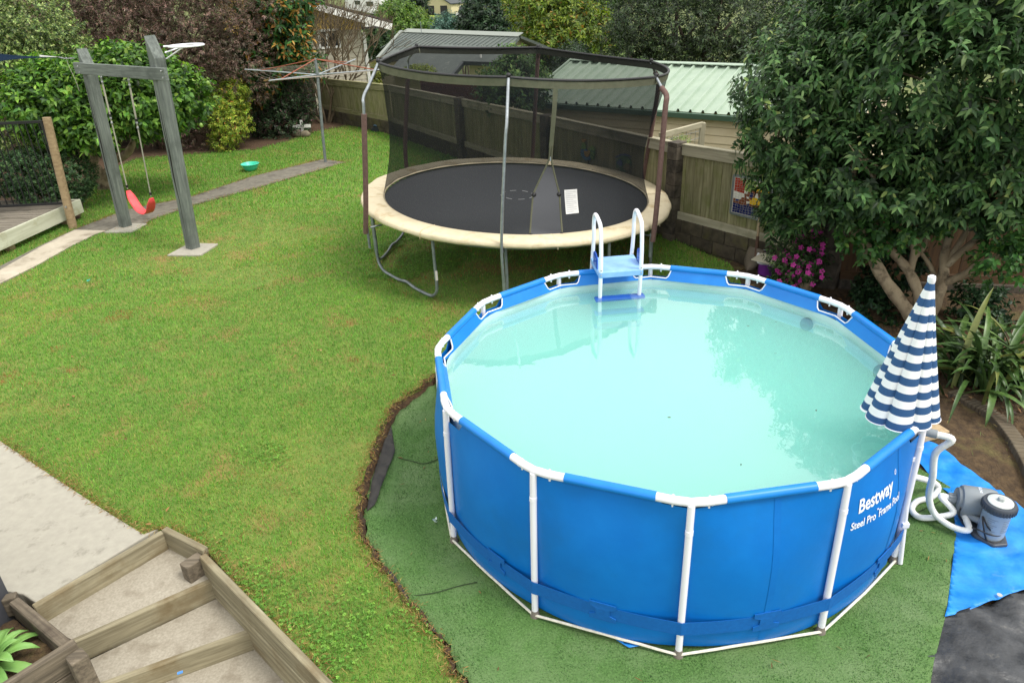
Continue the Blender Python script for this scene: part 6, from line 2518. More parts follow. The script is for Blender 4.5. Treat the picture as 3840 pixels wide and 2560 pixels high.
for i in range(14):
    z = EZ - .12 - i * .16
    plank('weatherboard', SQ(.08, .12, z - .08), SQ(SLEN - .1, .12, z - .08), .035, .152, M['shed_wall'], sh, up=(*(en * .12), 1))
b = MB()
b.hexa([SQ(.1, .15, -1.4), SQ(SLEN - .1, .15, -1.4), SQ(SLEN - .1, 2 * RIDGE_W - .15, -1.4), SQ(.1, 2 * RIDGE_W - .15, -1.4), SQ(.1, .15, EZ - .02), SQ(SLEN - .1, .15, EZ - .02), SQ(SLEN - .1, 2 * RIDGE_W - .15, EZ - .02), SQ(.1, 2 * RIDGE_W - .15, EZ - .02)])
b.add([SQ(.1, .15, EZ - .02), SQ(.1, 2 * RIDGE_W - .15, EZ - .02), SQ(.1, RIDGE_W, EZ + RISE - .08)], [(0, 1, 2)])
b.build('wall', M['shed_wall'], sh)
# the lean-to door panel low on the shed
wu = 4.55
b = MB()
b.hexa([SQ(wu, .07, -1.2), SQ(wu + .9, .07, -1.2), SQ(wu + .9, .10, -1.2), SQ(wu, .10, -1.2), SQ(wu, .07, .25), SQ(wu + .9, .07, .25), SQ(wu + .9, .10, .25), SQ(wu, .10, .25)])
b.build('door', mat('beige_door', (196, 176, 138), rough=.7), sh)
# timber and wire frame behind the fence
tf_a, tf_b = A(1515, 312, 12.4), A(1614, 286, 12.9)
tf = thing('trellis_frame', (tf_b[0], tf_b[1], -.8), 'weathered timber rail frame with wire netting above the fence', 'trellis')
plank('rail', tf_a, tf_b, .05, .09, M['fence_cap'], tf)
plank('post', tf_b + [0, 0, .03], [tf_b[0], tf_b[1], -1.0], .09, .09, M['fence_cap'], tf, up=(0, 1, 0))
plank('post', tf_a + [0, 0, -.03], [tf_a[0], tf_a[1], -1.0], .09, .09, M['fence_cap'], tf, up=(0, 1, 0))
b = MB()
for t in np.linspace(.08, .95, 9):
    p = tf_a * (1 - t) + tf_b * t
    b.tube([p, p - [0, 0, .9]], .003, 4)
for dz in np.arange(.1, .9, .12):
    b.tube([tf_a - [0, 0, dz], tf_b - [0, 0, dz]], .003, 4)
b.build('wire_netting', M['galv_dull'], tf)
q = np.random.default_rng(2)
wb_ = [blob_px(1560, 328, 12.3, 22, 9, .15), blob_px(1540, 335, 12.2, 12, 8, .12)]
tree('climbing_weed', 'light green weeds growing up behind the fence top by the wire netting', 'plant', (wb_[0][0][0], 12.3, -.5), wb_, 500, .05, .02, [(120, 142, 70), (142, 160, 84), (94, 116, 56)], [1, 1, 1], 402, r0=.012, per=6, fine=False)

# grey roofed house
GH_Z = 1.75
ga, gb = G(930, 72, GH_Z), G(1196, 82, GH_Z)
gd = unit((gb - ga)[:2])
gn = np.array([gd[1], -gd[0]])
if gn @ -ga[:2] < 0:
    gn = -gn
PT = math.radians(19)
rn = np.array([gn[0] * math.sin(PT), gn[1] * math.sin(PT), math.cos(PT)])
RP = lambda x, y: onplane(x, y, ga, rn)
gh = thing('grey_roofed_house', (*(ga + gb)[:2] / 2, -3.0), 'low cream house with a broad grey metal roof beyond the fence', 'house')
M['grey_roof'] = mat('grey_metal_roof', (70, 78, 74), (82, 90, 84), (96, 102, 96), scale=2.5, coords='world', rough=.6, stain=(150, 152, 142), stain_scale=7, stain_lo=.62, stain_hi=.72)
M['roof_dark'] = mat('dark_gutter', (52, 58, 60), rough=.5)
M['cream_wall'] = mat('cream_wall', (212, 202, 168), (222, 212, 182), scale=2, rough=.8)
z2 = lambda x, y: ((1100 + x / 1.47) / KP, y / 1.47 / KP)
roof_px = [z2(*p) for p in ((595, 172), (1247, 196), (1166, 296), (1112, 345), (935, 340), (870, 417), (730, 408), (600, 400), (520, 398), (590, 322), (465, 320))]
rp_ = [RP(x, y) for x, y in roof_px]
n = len(rp_)
tri = tessellate_polygon([[Vector(p) for p in rp_]])
b = MB()
fs = [tuple(t) for t in tri]
fs = [t if np.cross(rp_[t[1]] - rp_[t[0]], rp_[t[2]] - rp_[t[0]]) @ rn > 0 else t[::-1] for t in fs]
b.add([p + rn * .0 for p in rp_] + [p - rn * .12 for p in rp_], fs + [tuple(i + n for i in t)[::-1] for t in fs] + [(i, (i + 1) % n, n + (i + 1) % n, n + i) for i in range(n)])
b.build('roof', M['grey_roof'], gh)
# standing seams
down = np.array([gn[0] * math.cos(PT), gn[1] * math.cos(PT), -math.sin(PT)])
for k in range(26):
    s0 = ga + np.array([gd[0], gd[1], 0]) * (.3 + k * .26) * (np.linalg.norm(gb - ga) / 6.9)
    pl_ = s0 + down * 3.2
    b = MB()
    b.beam(s0 + rn * .012, s0 + down * (1.0 if k > 12 else 1.7) + rn * .012, .03, .022, up=tuple(rn))
    b.build('roof_seam', M['grey_roof'], gh)
plank('ridge_cap', ga + rn * .03, gb + rn * .03, .34, .03, mat('ridge_grey', (128, 134, 126), rough=.6), gh, up=tuple(rn))
b = MB()
b.beam(rp_[0] + rn * .01, rp_[10] + rn * .01, .16, .05, up=tuple(rn))
b.build('barge_cap', bpy.data.materials['ridge_grey'], gh)
# walls under the roof edges
def drop(pts, h, name, material, inset=.25):
    for i in range(len(pts) - 1):
        p, q_ = np.array(pts[i]), np.array(pts[i + 1])
        back = -np.array([gn[0], gn[1], 0]) * inset
        b = MB()
        P4 = [p + back - [0, 0, .1], q_ + back - [0, 0, .1], q_ + back - [0, 0, h], p + back - [0, 0, h]]
        b.add(P4 + [v + back * .5 for v in P4], [(0, 1, 2, 3), (7, 6, 5, 4), (0, 4, 5, 1), (2, 6, 7, 3), (1, 5, 6, 2), (0, 3, 7, 4)])
        b.build(name, material, gh)


drop([rp_[3], rp_[4]], 2.4, 'wall', M['cream_wall'], .3)
drop([rp_[6], rp_[7], rp_[8]], 2.2, 'wall', M['cream_wall'], .3)
drop([rp_[9], rp_[10]], 2.2, 'wall', M['cream_wall'], .12)
# cream gable at the right end
ge = np.array([gd[0], gd[1], 0])
b = MB()
G1, G2 = gb - ge * .25 - [0, 0, .15], rp_[2] - ge * .2 - [0, 0, .15]
gback = gb * 2 - rp_[2]
gback[2] = rp_[2][2]
gback = gback - ge * .25
b.add([G1, G2, G2 - [0, 0, 2.4], gback - [0, 0, 2.4], gback], [(0, 1, 2, 3, 4)])
b.build('gable_wall', M['cream_wall'], gh)
b = MB()
bk_ = np.array([-gn[0], -gn[1], 0])
r2 = [ga, gb, gb + bk_ * 2.6 - [0, 0, .9], ga + bk_ * 2.6 - [0, 0, .9]]
b.add(r2 + [p - [0, 0, .1] for p in r2], [(0, 1, 2, 3), (7, 6, 5, 4), (0, 4, 5, 1), (1, 5, 6, 2), (2, 6, 7, 3), (3, 7, 4, 0)])
b.build('back_roof', M['grey_roof'], gh)
for i, j in ((3, 4), (4, 5), (5, 6), (9, 10)):
    b = MB()
    b.beam(rp_[i] - rn * .06, rp_[j] - rn * .06, .10, .14)
    b.build('gutter', M['roof_dark'], gh)
b = MB()
vp = RP(*z2(1034, 320))
b.tube([vp, vp + [0, 0, .35]], .035, 8)
b.build('vent_pipe', M['white'], gh)
ap = RP(*z2(707, 190))
b = MB()
b.tube([ap, ap + [0, 0, .5]], .015, 6)
b.build('antenna', M['galv_dull'], gh)
# lower roof at the left of that house
lr = thing('low_grey_roof', G(880, 115, -.4), 'low grey roof between the yellow house and the big grey roof', 'roof')
la, lb_ = G(832, 98, .35), G(910, 101, .35)
q1_, q2_ = G(905, 132, -.55), G(832, 150, -.55)
b = MB()
b.add([la, lb_, q1_, q2_] + [p - [0, 0, .1] for p in (la, lb_, q1_, q2_)], [(0, 3, 2, 1), (4, 5, 6, 7), (0, 1, 5, 4), (1, 2, 6, 5), (2, 3, 7, 6), (3, 0, 4, 7)])
b.build('roof_sheet', M['grey_roof'], lr)
b = MB()
b.hexa([np.array([p[0], p[1], -3.2]) for p in (la, lb_, q1_, q2_)] + [p - [0, 0, .12] for p in (la, lb_, q1_, q2_)])
b.build('wall', M['cream_wall'], lr)

# yellow gabled house
YP0 = A(836, 120, 25.6)
yd = unit(np.array([-.93, -.36]))
yn = np.array([yd[1], -yd[0], 0.])
if yn[:2] @ -YP0[:2] < 0:
    yn = -yn
YQ = lambda x, y, o=0.: onplane(x, y, YP0 + yn * o, yn)
yh = thing('yellow_gabled_house', (YP0[0] - 2, YP0[1], -1.2), 'house with a yellow gable, white barge board and cream block wall', 'house')
M['cream_block'] = mat('cream_block', (166, 160, 144), (180, 174, 158), scale=6, rough=.85, rand=.05)
zc_ = lambda x, y: ((1080 + x / 2.94) / KP, (y / 2.94) / KP)
wt = YQ(*zc_(790, 320))
wz_top = wt[2]
y3 = np.array([yd[0], yd[1], 0])
c0 = np.array([YP0[0], YP0[1], 0])
b = MB()
b.hexa([c0 + [0, 0, -1.6], c0 + y3 * 4.2 + [0, 0, -1.6], c0 + y3 * 4.2 - yn * 6 + [0, 0, -1.6], c0 - yn * 6 + [0, 0, -1.6],
        c0 + [0, 0, wz_top], c0 + y3 * 4.2 + [0, 0, wz_top], c0 + y3 * 4.2 - yn * 6 + [0, 0, wz_top], c0 - yn * 6 + [0, 0, wz_top]])
b.build('wall', mat('block_joint', (150, 142, 122), rough=.9), yh)
wl0, wl1 = YQ(*zc_(330, 340)), YQ(*zc_(575, 515))
u0, u1 = (wl1[:2] - c0[:2]) @ yd, (wl0[:2] - c0[:2]) @ yd
z0_, z1_ = wl1[2], wl0[2]
r_ = 0
z = wz_top - .01
while z > -.5:
    s = -(r_ % 2) * .2
    while s < 3.6:
        a_, e_ = max(s, 0.) + .006, min(s + .4, 3.6) - .006
        zc0, zc1 = z - .135, z
        if e_ - a_ > .06 and not (a_ < u1 and e_ > u0 and zc0 < z1_ and zc1 > z0_):
            p, q_ = c0 + y3 * a_ + yn * .012 + [0, 0, z - .0675], c0 + y3 * e_ + yn * .012 + [0, 0, z - .0675]
            plank('block', p, q_, .03, .128, M['cream_block'], yh, bevel=.004)
        s += .4
    z -= .14
    r_ += 1
# yellow gable
RB = lambda x, y, o=.55: YQ(x, y, o)
bR, bL = RB(*zc_(1140, 262)), RB(*zc_(60, -30))
slope_dir = unit(bL - bR)
b = MB()
gp = [c0 + [0, 0, wz_top], c0 + y3 * 4.2 + [0, 0, wz_top]]
apex_u = 7.0
slope = slope_dir[2] / np.linalg.norm(slope_dir[:2])
h_at = lambda u: (bR[2] - .12) + slope * (u - ((bR[:2] - c0[:2]) @ yd))
g_poly = [c0 + [0, 0, wz_top], c0 + y3 * 4.2 + [0, 0, wz_top], c0 + y3 * 4.2 + [0, 0, h_at(4.2)], c0 + [0, 0, max(h_at(0), wz_top + .02)]]
b.add([p + yn * .03 for p in g_poly] + [p - yn * .1 for p in g_poly], [(0, 1, 2, 3), (7, 6, 5, 4), (0, 4, 5, 1), (1, 5, 6, 2), (2, 6, 7, 3), (3, 7, 4, 0)])
b.build('gable_cladding', mat('yellow_cladding', (214, 178, 92), (224, 190, 108), scale=2, rough=.7), yh)
end = bR + slope_dir * 5.4
plank('barge_board', bR - [0, 0, .1], end - [0, 0, .1], .04, .2, M['white'], yh)
rb = [bR + yn * .03 + [0, 0, .03], end + yn * .03 + [0, 0, .03]]
b = MB()
P8 = [rb[0], rb[1], rb[1] - yn * 7, rb[0] - yn * 7]
b.add(P8 + [p + [0, 0, .06] for p in P8], [(3, 2, 1, 0), (4, 5, 6, 7), (0, 1, 5, 4), (1, 2, 6, 5), (2, 3, 7, 6), (3, 0, 4, 7)])
b.build('roof', mat('dark_tile_roof', (70, 62, 60), rough=.8), yh)
sf = [RB(*zc_(850, 185)), RB(*zc_(1142, 265)), RB(*zc_(855, 300))]
b = MB()
b.add(sf + [p - yn * .5 for p in sf], [(0, 1, 2), (5, 4, 3), (0, 3, 4, 1), (1, 4, 5, 2), (2, 5, 3, 0)])
b.build('boxed_eave', M['white'], yh)
b = MB()
es = [bR - [0, 0, .12], bR - yn * 7 - [0, 0, .12], c0 - yn * 6 + [0, 0, wz_top - .02], c0 + [0, 0, wz_top - .02]]
b.add(es, [(0, 1, 2, 3)])
b.build('soffit', M['white'], yh)
plank('downpipe', c0 + yn * .06 - y3 * .06 + [0, 0, -1.3], c0 + yn * .06 - y3 * .06 + [0, 0, wz_top - .1], .09, .07, M['white'], yh, up=(0, 1, 0))
wc = (wl0 + wl1) / 2
win = thing('x', (0, 0, 0), 'x', 'x')
bpy.data.objects.remove(win)
b = MB()
for (ua, za), (ub, zb2) in (((u0, z0_), (u1, z0_)), ((u0, z1_), (u1, z1_)), ((u0, z0_), (u0, z1_)), ((u1, z0_), (u1, z1_)), (((u0 * .4 + u1 * .6), z0_), ((u0 * .4 + u1 * .6), z1_))):
    b.beam(c0 + y3 * ua + yn * .03 + [0, 0, za], c0 + y3 * ub + yn * .03 + [0, 0, zb2], .07, .07, up=tuple(yn))
wf = b.build('window', M['white'], yh)
gm, N, L, B = nodes('window_glass')
B.inputs['Base Color'].default_value = (.03, .035, .04, 1)
B.inputs['Roughness'].default_value = .05
b = MB()
b.hexa([c0 + y3 * u0 + yn * .012 + [0, 0, z0_], c0 + y3 * u1 + yn * .012 + [0, 0, z0_], c0 + y3 * u1 + yn * .02 + [0, 0, z0_], c0 + y3 * u0 + yn * .02 + [0, 0, z0_],
        c0 + y3 * u0 + yn * .012 + [0, 0, z1_], c0 + y3 * u1 + yn * .012 + [0, 0, z1_], c0 + y3 * u1 + yn * .02 + [0, 0, z1_], c0 + y3 * u0 + yn * .02 + [0, 0, z1_]])
b.build('pane', gm, wf)

# neighbour's lawn, brown picket fence, parked car, hedge
b = MB()
b.slab([tuple(A(940, 230, 18.5)[:2]), tuple(A(1300, 240, 18.5)[:2]), tuple(A(1220, 180, 28)[:2]), tuple(A(880, 180, 30)[:2])], -1.9, -1.28)
tag(b.build('neighbour_lawn', M['far_lawn']), kind='structure')
pk0, pk1 = A(1002, 196, 23.5), A(1105, 205, 22.3)
pf = thing('picket_fence', (pk0 + pk1) / 2 - [0, 0, .8], 'dark red-brown picket fence across the neighbouring lawn', 'fence')
M['maroon'] = mat('maroon_stain', (88, 46, 40), (104, 58, 50), scale=10, rough=.8, rand=.1)
for t in np.linspace(-.35, 1.3, 34):
    p = pk0 * (1 - t) + pk1 * t
    plank('picket', [p[0], p[1], -1.4], [p[0], p[1], p[2] + .15], .075, .02, M['maroon'], pf, up=(0, 1, 0), bevel=0)
for dz in (-.05, -.5):
    plank('rail', pk0 * 1.35 - pk1 * .35 + [0, .03, dz], pk1 * 1.3 - pk0 * .3 + [0, .03, dz], .04, .08, M['maroon'], pf)
hz_b = [blob_px(962, 165, 27, 28, 9, .5), blob_px(945, 170, 27, 16, 8, .5), blob_px(985, 168, 27, 12, 9, .4)]
tree('clipped_hedge', 'clipped yellow-green hedge in front of the grey roofed house', 'hedge', (hz_b[0][0][0], 27, -1.6), hz_b, 2400, .09, .05, [(140, 150, 60), (120, 134, 54), (96, 110, 46)], [1, 1, 1], 403, trunk=False, per=8, fine=False, depth=.3, lump=.1)
hz_b = [blob_px(868, 165, 27, 16, 10, .4), blob_px(858, 180, 26.5, 16, 8, .4)]
tree('low_shrub', 'low yellowish shrub beside the corner of the yellow house', 'shrub', (hz_b[0][0][0], 27, -1.6), hz_b, 1600, .09, .05, [(132, 140, 64), (110, 120, 52), (88, 98, 46)], [1, 1, 1], 404, trunk=False, per=8, fine=False)


def car(c, rz, L_, W_, H_, paint, label, name='parked_car'):
    t = thing(name, c, label, 'car')
    ca, sa = math.cos(rz), math.sin(rz)
    T = lambda x, y, z: np.array([c[0] + x * ca - y * sa, c[1] + x * sa + y * ca, c[2] + z])
    hl = L_ / 2
    side = [(-hl, .35), (-hl, .75), (-hl * .93, .92), (-hl * .45, 1.0), (hl * .35, 1.0), (hl * .92, .85), (hl, .65), (hl, .32)]
    b = MB()
    n = len(side)
    w = W_ / 2
    b.add([T(x, -w, z * H_ / 1.6) for x, z in side] + [T(x, w, z * H_ / 1.6) for x, z in side], [tuple(range(n)), tuple(range(n, 2 * n))[::-1]] + [(i, n + i, n + (i + 1) % n, (i + 1) % n) for i in range(n)])
    b.build('body', paint, t, bevel=.06)
    cab = [(-hl * .88, .96), (-hl * .72, 1.55), (-hl * .5, 1.62), (hl * .02, 1.6), (hl * .42, .98)]
    n = len(cab)
    wi = w * .8
    b = MB()
    b.add([T(x, -(w if z < 1 else wi), z * H_ / 1.6) for x, z in cab] + [T(x, (w if z < 1 else wi), z * H_ / 1.6) for x, z in cab], [tuple(range(n)), tuple(range(n, 2 * n))[::-1]] + [(i, n + i, n + (i + 1) % n, (i + 1) % n) for i in range(n)])
    b.build('cabin', gm, t, bevel=.03)
    b = MB()
    rf = [T(-hl * .7, -wi * .98, 1.57 * H_ / 1.6), T(hl * .0, -wi * .98, 1.6 * H_ / 1.6), T(hl * .0, wi * .98, 1.6 * H_ / 1.6), T(-hl * .7, wi * .98, 1.57 * H_ / 1.6)]
    b.hexa(rf + [p + [0, 0, .05] for p in rf])
    b.build('roof', paint, t, bevel=.02)
    for x in (-hl * .62, hl * .62):
        for s in (-1, 1):
            b = MB()
            b.lathe([(.20, -.09), (.31, -.08), (.32, 0), (.31, .08), (.2, .09)], T(x, s * (w - .08), .32), 18, axis=(-sa, ca, 0))
            wh = b.build('wheel', M['black'], t, smooth=True)
            b = MB()
            b.lathe([(.19, -.1), (.19, .1)], T(x, s * (w - .08), .32), 14, axis=(-sa, ca, 0))
            b.build('rim', M['galv'], wh)
    for s in (-1, 1):
        b = MB()
        b.ball(T(hl * .96, s * w * .72, .74), (.1, .14, .08), 8)
        b.build('headlight', M['white'], t, smooth=True)
    return t


cp_ = A(972, 188, 20.6)
car(np.array([cp_[0], cp_[1], -1.25]), math.radians(-28), 3.9, 1.65, 1.5, mat('slate_blue_paint', (70, 94, 116), rough=.25, coat=.5), 'slate blue car parked beyond the fence, seen through the net')
fv = G(1085, 40, -2.0)
car(np.array([*fv[:2], fv[2] - .6]), math.radians(5), 5.0, 1.9, 2.2, mat('far_white_paint', (226, 228, 226), rough=.3), 'small white van far off among the hillside trees', 'white_van')

# far lawn, garage, white house
fg = G(1000, 32, -1.6)
b = MB()
b.add([G(955, 100, -4.2), G(1060, 100, -4.2), G(1058, 36, -1.8), G(962, 36, -1.8)], [(0, 1, 2, 3)])
tag(b.build('hillside_lawn', M['far_lawn']), kind='structure')
gg = thing('far_garage', fg, 'small cream gabled garage above the far lawn', 'garage')
gw0, gw1 = G(975, 33, -1.7), G(1037, 33, -1.7)
wv = gw1 - gw0
wl = np.linalg.norm(wv)
wu_ = wv / wl
bkv = np.array([-wu_[1], wu_[0], 0]) * 6
H1, H2 = wl * .24, wl * .47
b = MB()
pts = [gw0, gw1, gw1 + [0, 0, H1], (gw0 + gw1) / 2 + [0, 0, H2], gw0 + [0, 0, H1]]
b.add(pts + [p + bkv for p in pts], [(0, 1, 2, 3, 4), (9, 8, 7, 6, 5), (0, 5, 6, 1), (1, 6, 7, 2), (4, 9, 5, 0)])
b.build('wall', mat('far_cream', (198, 190, 150), rough=.8), gg)
b = MB()
for a_, c_ in ((4, 3), (2, 3)):
    p, q_ = pts[a_], pts[c_]
    ov = (p - q_) * .08
    P4 = [p + ov - bkv * .05, q_ - bkv * .05, q_ + bkv, p + ov + bkv]
    b.add([v + [0, 0, .05] for v in P4] + [v + [0, 0, .22] for v in P4], [(3, 2, 1, 0), (4, 5, 6, 7), (0, 1, 5, 4), (1, 2, 6, 5), (2, 3, 7, 6), (3, 0, 4, 7)])
b.build('roof', M['roof_dark'], gg)
for f0_, f1_ in ((.12, .38), (.62, .86)):
    b = MB()
    p, q_ = gw0 + wv * f0_, gw0 + wv * f1_
    fo = -bkv * .012
    b.hexa([p + fo, q_ + fo, q_, p, p + fo + [0, 0, H1 * .85], q_ + fo + [0, 0, H1 * .85], q_ + [0, 0, H1 * .85], p + [0, 0, H1 * .85]])
    b.build('door', M['black'], gg)
wh_ = thing('white_house', G(845, 22, -1.0), 'white two-storey house at the top edge behind the yellow gable', 'house')
a_, c_ = G(795, 30, -1.6), G(878, 34, -1.6)
wv = c_ - a_
wl = np.linalg.norm(wv)
bkv = unit(np.array([-wv[1], wv[0], 0])) * 7
b = MB()
b.hexa([a_ - [0, 0, 1.2], c_ - [0, 0, 1.2], c_ + bkv - [0, 0, 1.2], a_ + bkv - [0, 0, 1.2], a_ + [0, 0, 4.6], c_ + [0, 0, 4.6], c_ + bkv + [0, 0, 4.6], a_ + bkv + [0, 0, 4.6]])
b.build('wall', M['white'], wh_)
b = MB()
P4 = [a_ - bkv * .08 - wv * .04 + [0, 0, 4.6], c_ - bkv * .08 + wv * .04 + [0, 0, 4.6], c_ + bkv * 1.05 + wv * .04 + [0, 0, 4.6], a_ + bkv * 1.05 - wv * .04 + [0, 0, 4.6]]
b.add(P4 + [sum(P4) / 4 + [0, 0, 1.6]], [(3, 2, 1, 0), (0, 1, 4), (1, 2, 4), (2, 3, 4), (3, 0, 4)])
b.build('roof', M['roof_dark'], wh_)
for f_, z_, w_, h_ in ((.62, 1.2, .18, .7), (.30, 1.4, .14, .6), (.90, -.6, .14, 1.0), (.70, -.8, .12, .9)):
    p = a_ + wv * f_
    b = MB()
    b.hexa([p - bkv * .01 + [0, 0, z_], p + wv * w_ - bkv * .01 + [0, 0, z_], p + wv * w_ + [0, 0, z_], p + [0, 0, z_], p - bkv * .01 + [0, 0, z_ + h_], p + wv * w_ - bkv * .01 + [0, 0, z_ + h_], p + wv * w_ + [0, 0, z_ + h_], p + [0, 0, z_ + h_]])
    b.build('window', gm, wh_)
b = MB()
p = a_ + wv * .78
b.hexa([p - bkv * .2 + [0, 0, .55], p + wv * .28 - bkv * .2 + [0, 0, .55], p + wv * .28 + [0, 0, .55], p + [0, 0, .55], p - bkv * .2 + [0, 0, .75], p + wv * .28 - bkv * .2 + [0, 0, .75], p + wv * .28 + [0, 0, .75], p + [0, 0, .75]])
b.build('balcony', M['white'], wh_)

# ================================================================== GROUND LITTER AND GRASS
r = np.random.default_rng(77)


def scatter_flat(n, test, L_, W_, cols, wts, zf, name, label, cat, up=.35, vis=True):
    xs = r.uniform(-4, 7.5, n * 6)
    ys = r.uniform(2.5, 10, n * 6)
    k = test(xs, ys)
    xs, ys = xs[k][:n], ys[k][:n]
    m = len(xs)
    B_ = np.stack([xs, ys, zf(xs, ys)], 1)
    az = r.uniform(0, 2 * PI, m)
    Ax = np.stack([np.cos(az), np.sin(az), r.normal(0, up, m)], 1)
    Nn = np.stack([r.normal(0, .4, m), r.normal(0, .4, m), np.ones(m)], 1)
    V, F, C = leaf_geo(B_, Ax, Nn, L_ * r.uniform(.6, 1.3, m), W_ * r.uniform(.6, 1.3, m), pal(cols, wts, m, r), fine=True, droop=0.)
    return tag(mesh_np(name, V, F, M['leaf'], None, C), label, cat, kind='stuff')


def bed_test(x, y):
    fy = np.interp(x, [2.8, 4.1, 9], [10.0, 8.6, 5.2])
    d_ = np.hypot(x - PC[0], y - PC[1])
    return (d_ > 2.12) & (y < fy - .05) & (y > 5.0 - .0) & (x > 2.6) & (x + y > 10.0 - .0) & (y > 5.0 + (x < 4.2) * .6)


bz = lambda x, y: .05 + .05 * np.clip((x + y * .3 - 6.0) / 2, 0, 1) + .015 * r.random(len(x))
scatter_flat(2600, bed_test, .06, .026, [(96, 66, 42), (122, 88, 58), (74, 52, 36), (140, 108, 74), (52, 38, 28)], [3, 3, 3, 1, 2], bz, 'leaf_litter', 'brown dead leaves littering the soil under the camellia', 'leaves')
scatter_flat(900, lambda x, y: (np.hypot(x - 4.6, y - 5.6) < 1.1) & (x > 3.5) & (y > 4.9) & (np.random.default_rng(1).random(len(x)) < .8), .05, .004, [(150, 134, 76), (120, 128, 60), (96, 112, 50), (168, 150, 98)], [2, 2, 2, 1], lambda x, y: .04 + .01 * r.random(len(x)), 'sparse_weeds', 'thin dry weeds scattered over the bare soil on the right', 'weeds', up=.5)
tp_poly = np.array(turf_poly)
scatter_flat(110, lambda x, y: inpoly(x, y, turf_poly) & (np.hypot(x - PC[0], y - PC[1]) > 1.95) & (y < 6.5), .05, .007, [(150, 124, 72), (122, 88, 54), (170, 150, 100), (140, 80, 50)], [2, 2, 1, 1], lambda x, y: .03 + 0 * x, 'turf_debris', 'dry grass clippings and leaves strewn on the artificial turf', 'debris', up=.1)
scatter_flat(11, lambda x, y: np.hypot(x - PC[0], y - PC[1]) < 1.6, .028, .012, [(60, 70, 50), (90, 80, 60)], [1, 1], lambda x, y: WZ + .002 + 0 * x, 'floating_specks', 'tiny leaf specks floating on the pool water', 'debris', up=.02)

# short fibres standing up from the artificial turf
n = 210000
xs, ys = r.uniform(-1.4, 3.6, n), r.uniform(2.3, 7.0, n)
px, py, zc = proj(np.stack([xs, ys, np.zeros(n)], 1))
k = inpoly(xs, ys, turf_poly) & (np.hypot(xs - PC[0], ys - PC[1]) > 1.84) & (py < 1750)
xs, ys = xs[k], ys[k]
n = len(xs)
az = r.uniform(0, 2 * PI, n)
h = r.uniform(.007, .015, n)
B0 = np.stack([xs, ys, .012 + .03 * np.clip((np.hypot(xs - PC[0], ys - PC[1]) - 2.28) / .16, 0, 1) * (xs < .6) - .001], 1)
sd = np.stack([-np.sin(az), np.cos(az), np.zeros(n)], 1) * (r.uniform(.0018, .0032, n))[:, None]
tpv = B0 + np.stack([np.cos(az) * h * .7 - h * .3, np.sin(az) * h * .7, h], 1)
v = np.stack([B0 - sd, B0 + sd, tpv], 1).reshape(-1, 3)
col = pal([(64, 102, 50), (84, 126, 64), (108, 150, 82), (50, 82, 42)], [3, 4, 3, 2], n, r, .16)
to_ = [o for o in bpy.data.objects if o.name == 'artificial_turf'][0]
mesh_np('fibre', v, np.arange(n * 3).reshape(-1, 3), M['grass'], to_, np.repeat(col, 3, 0), origin=(1, 4, 0))['kind'] = 'stuff'

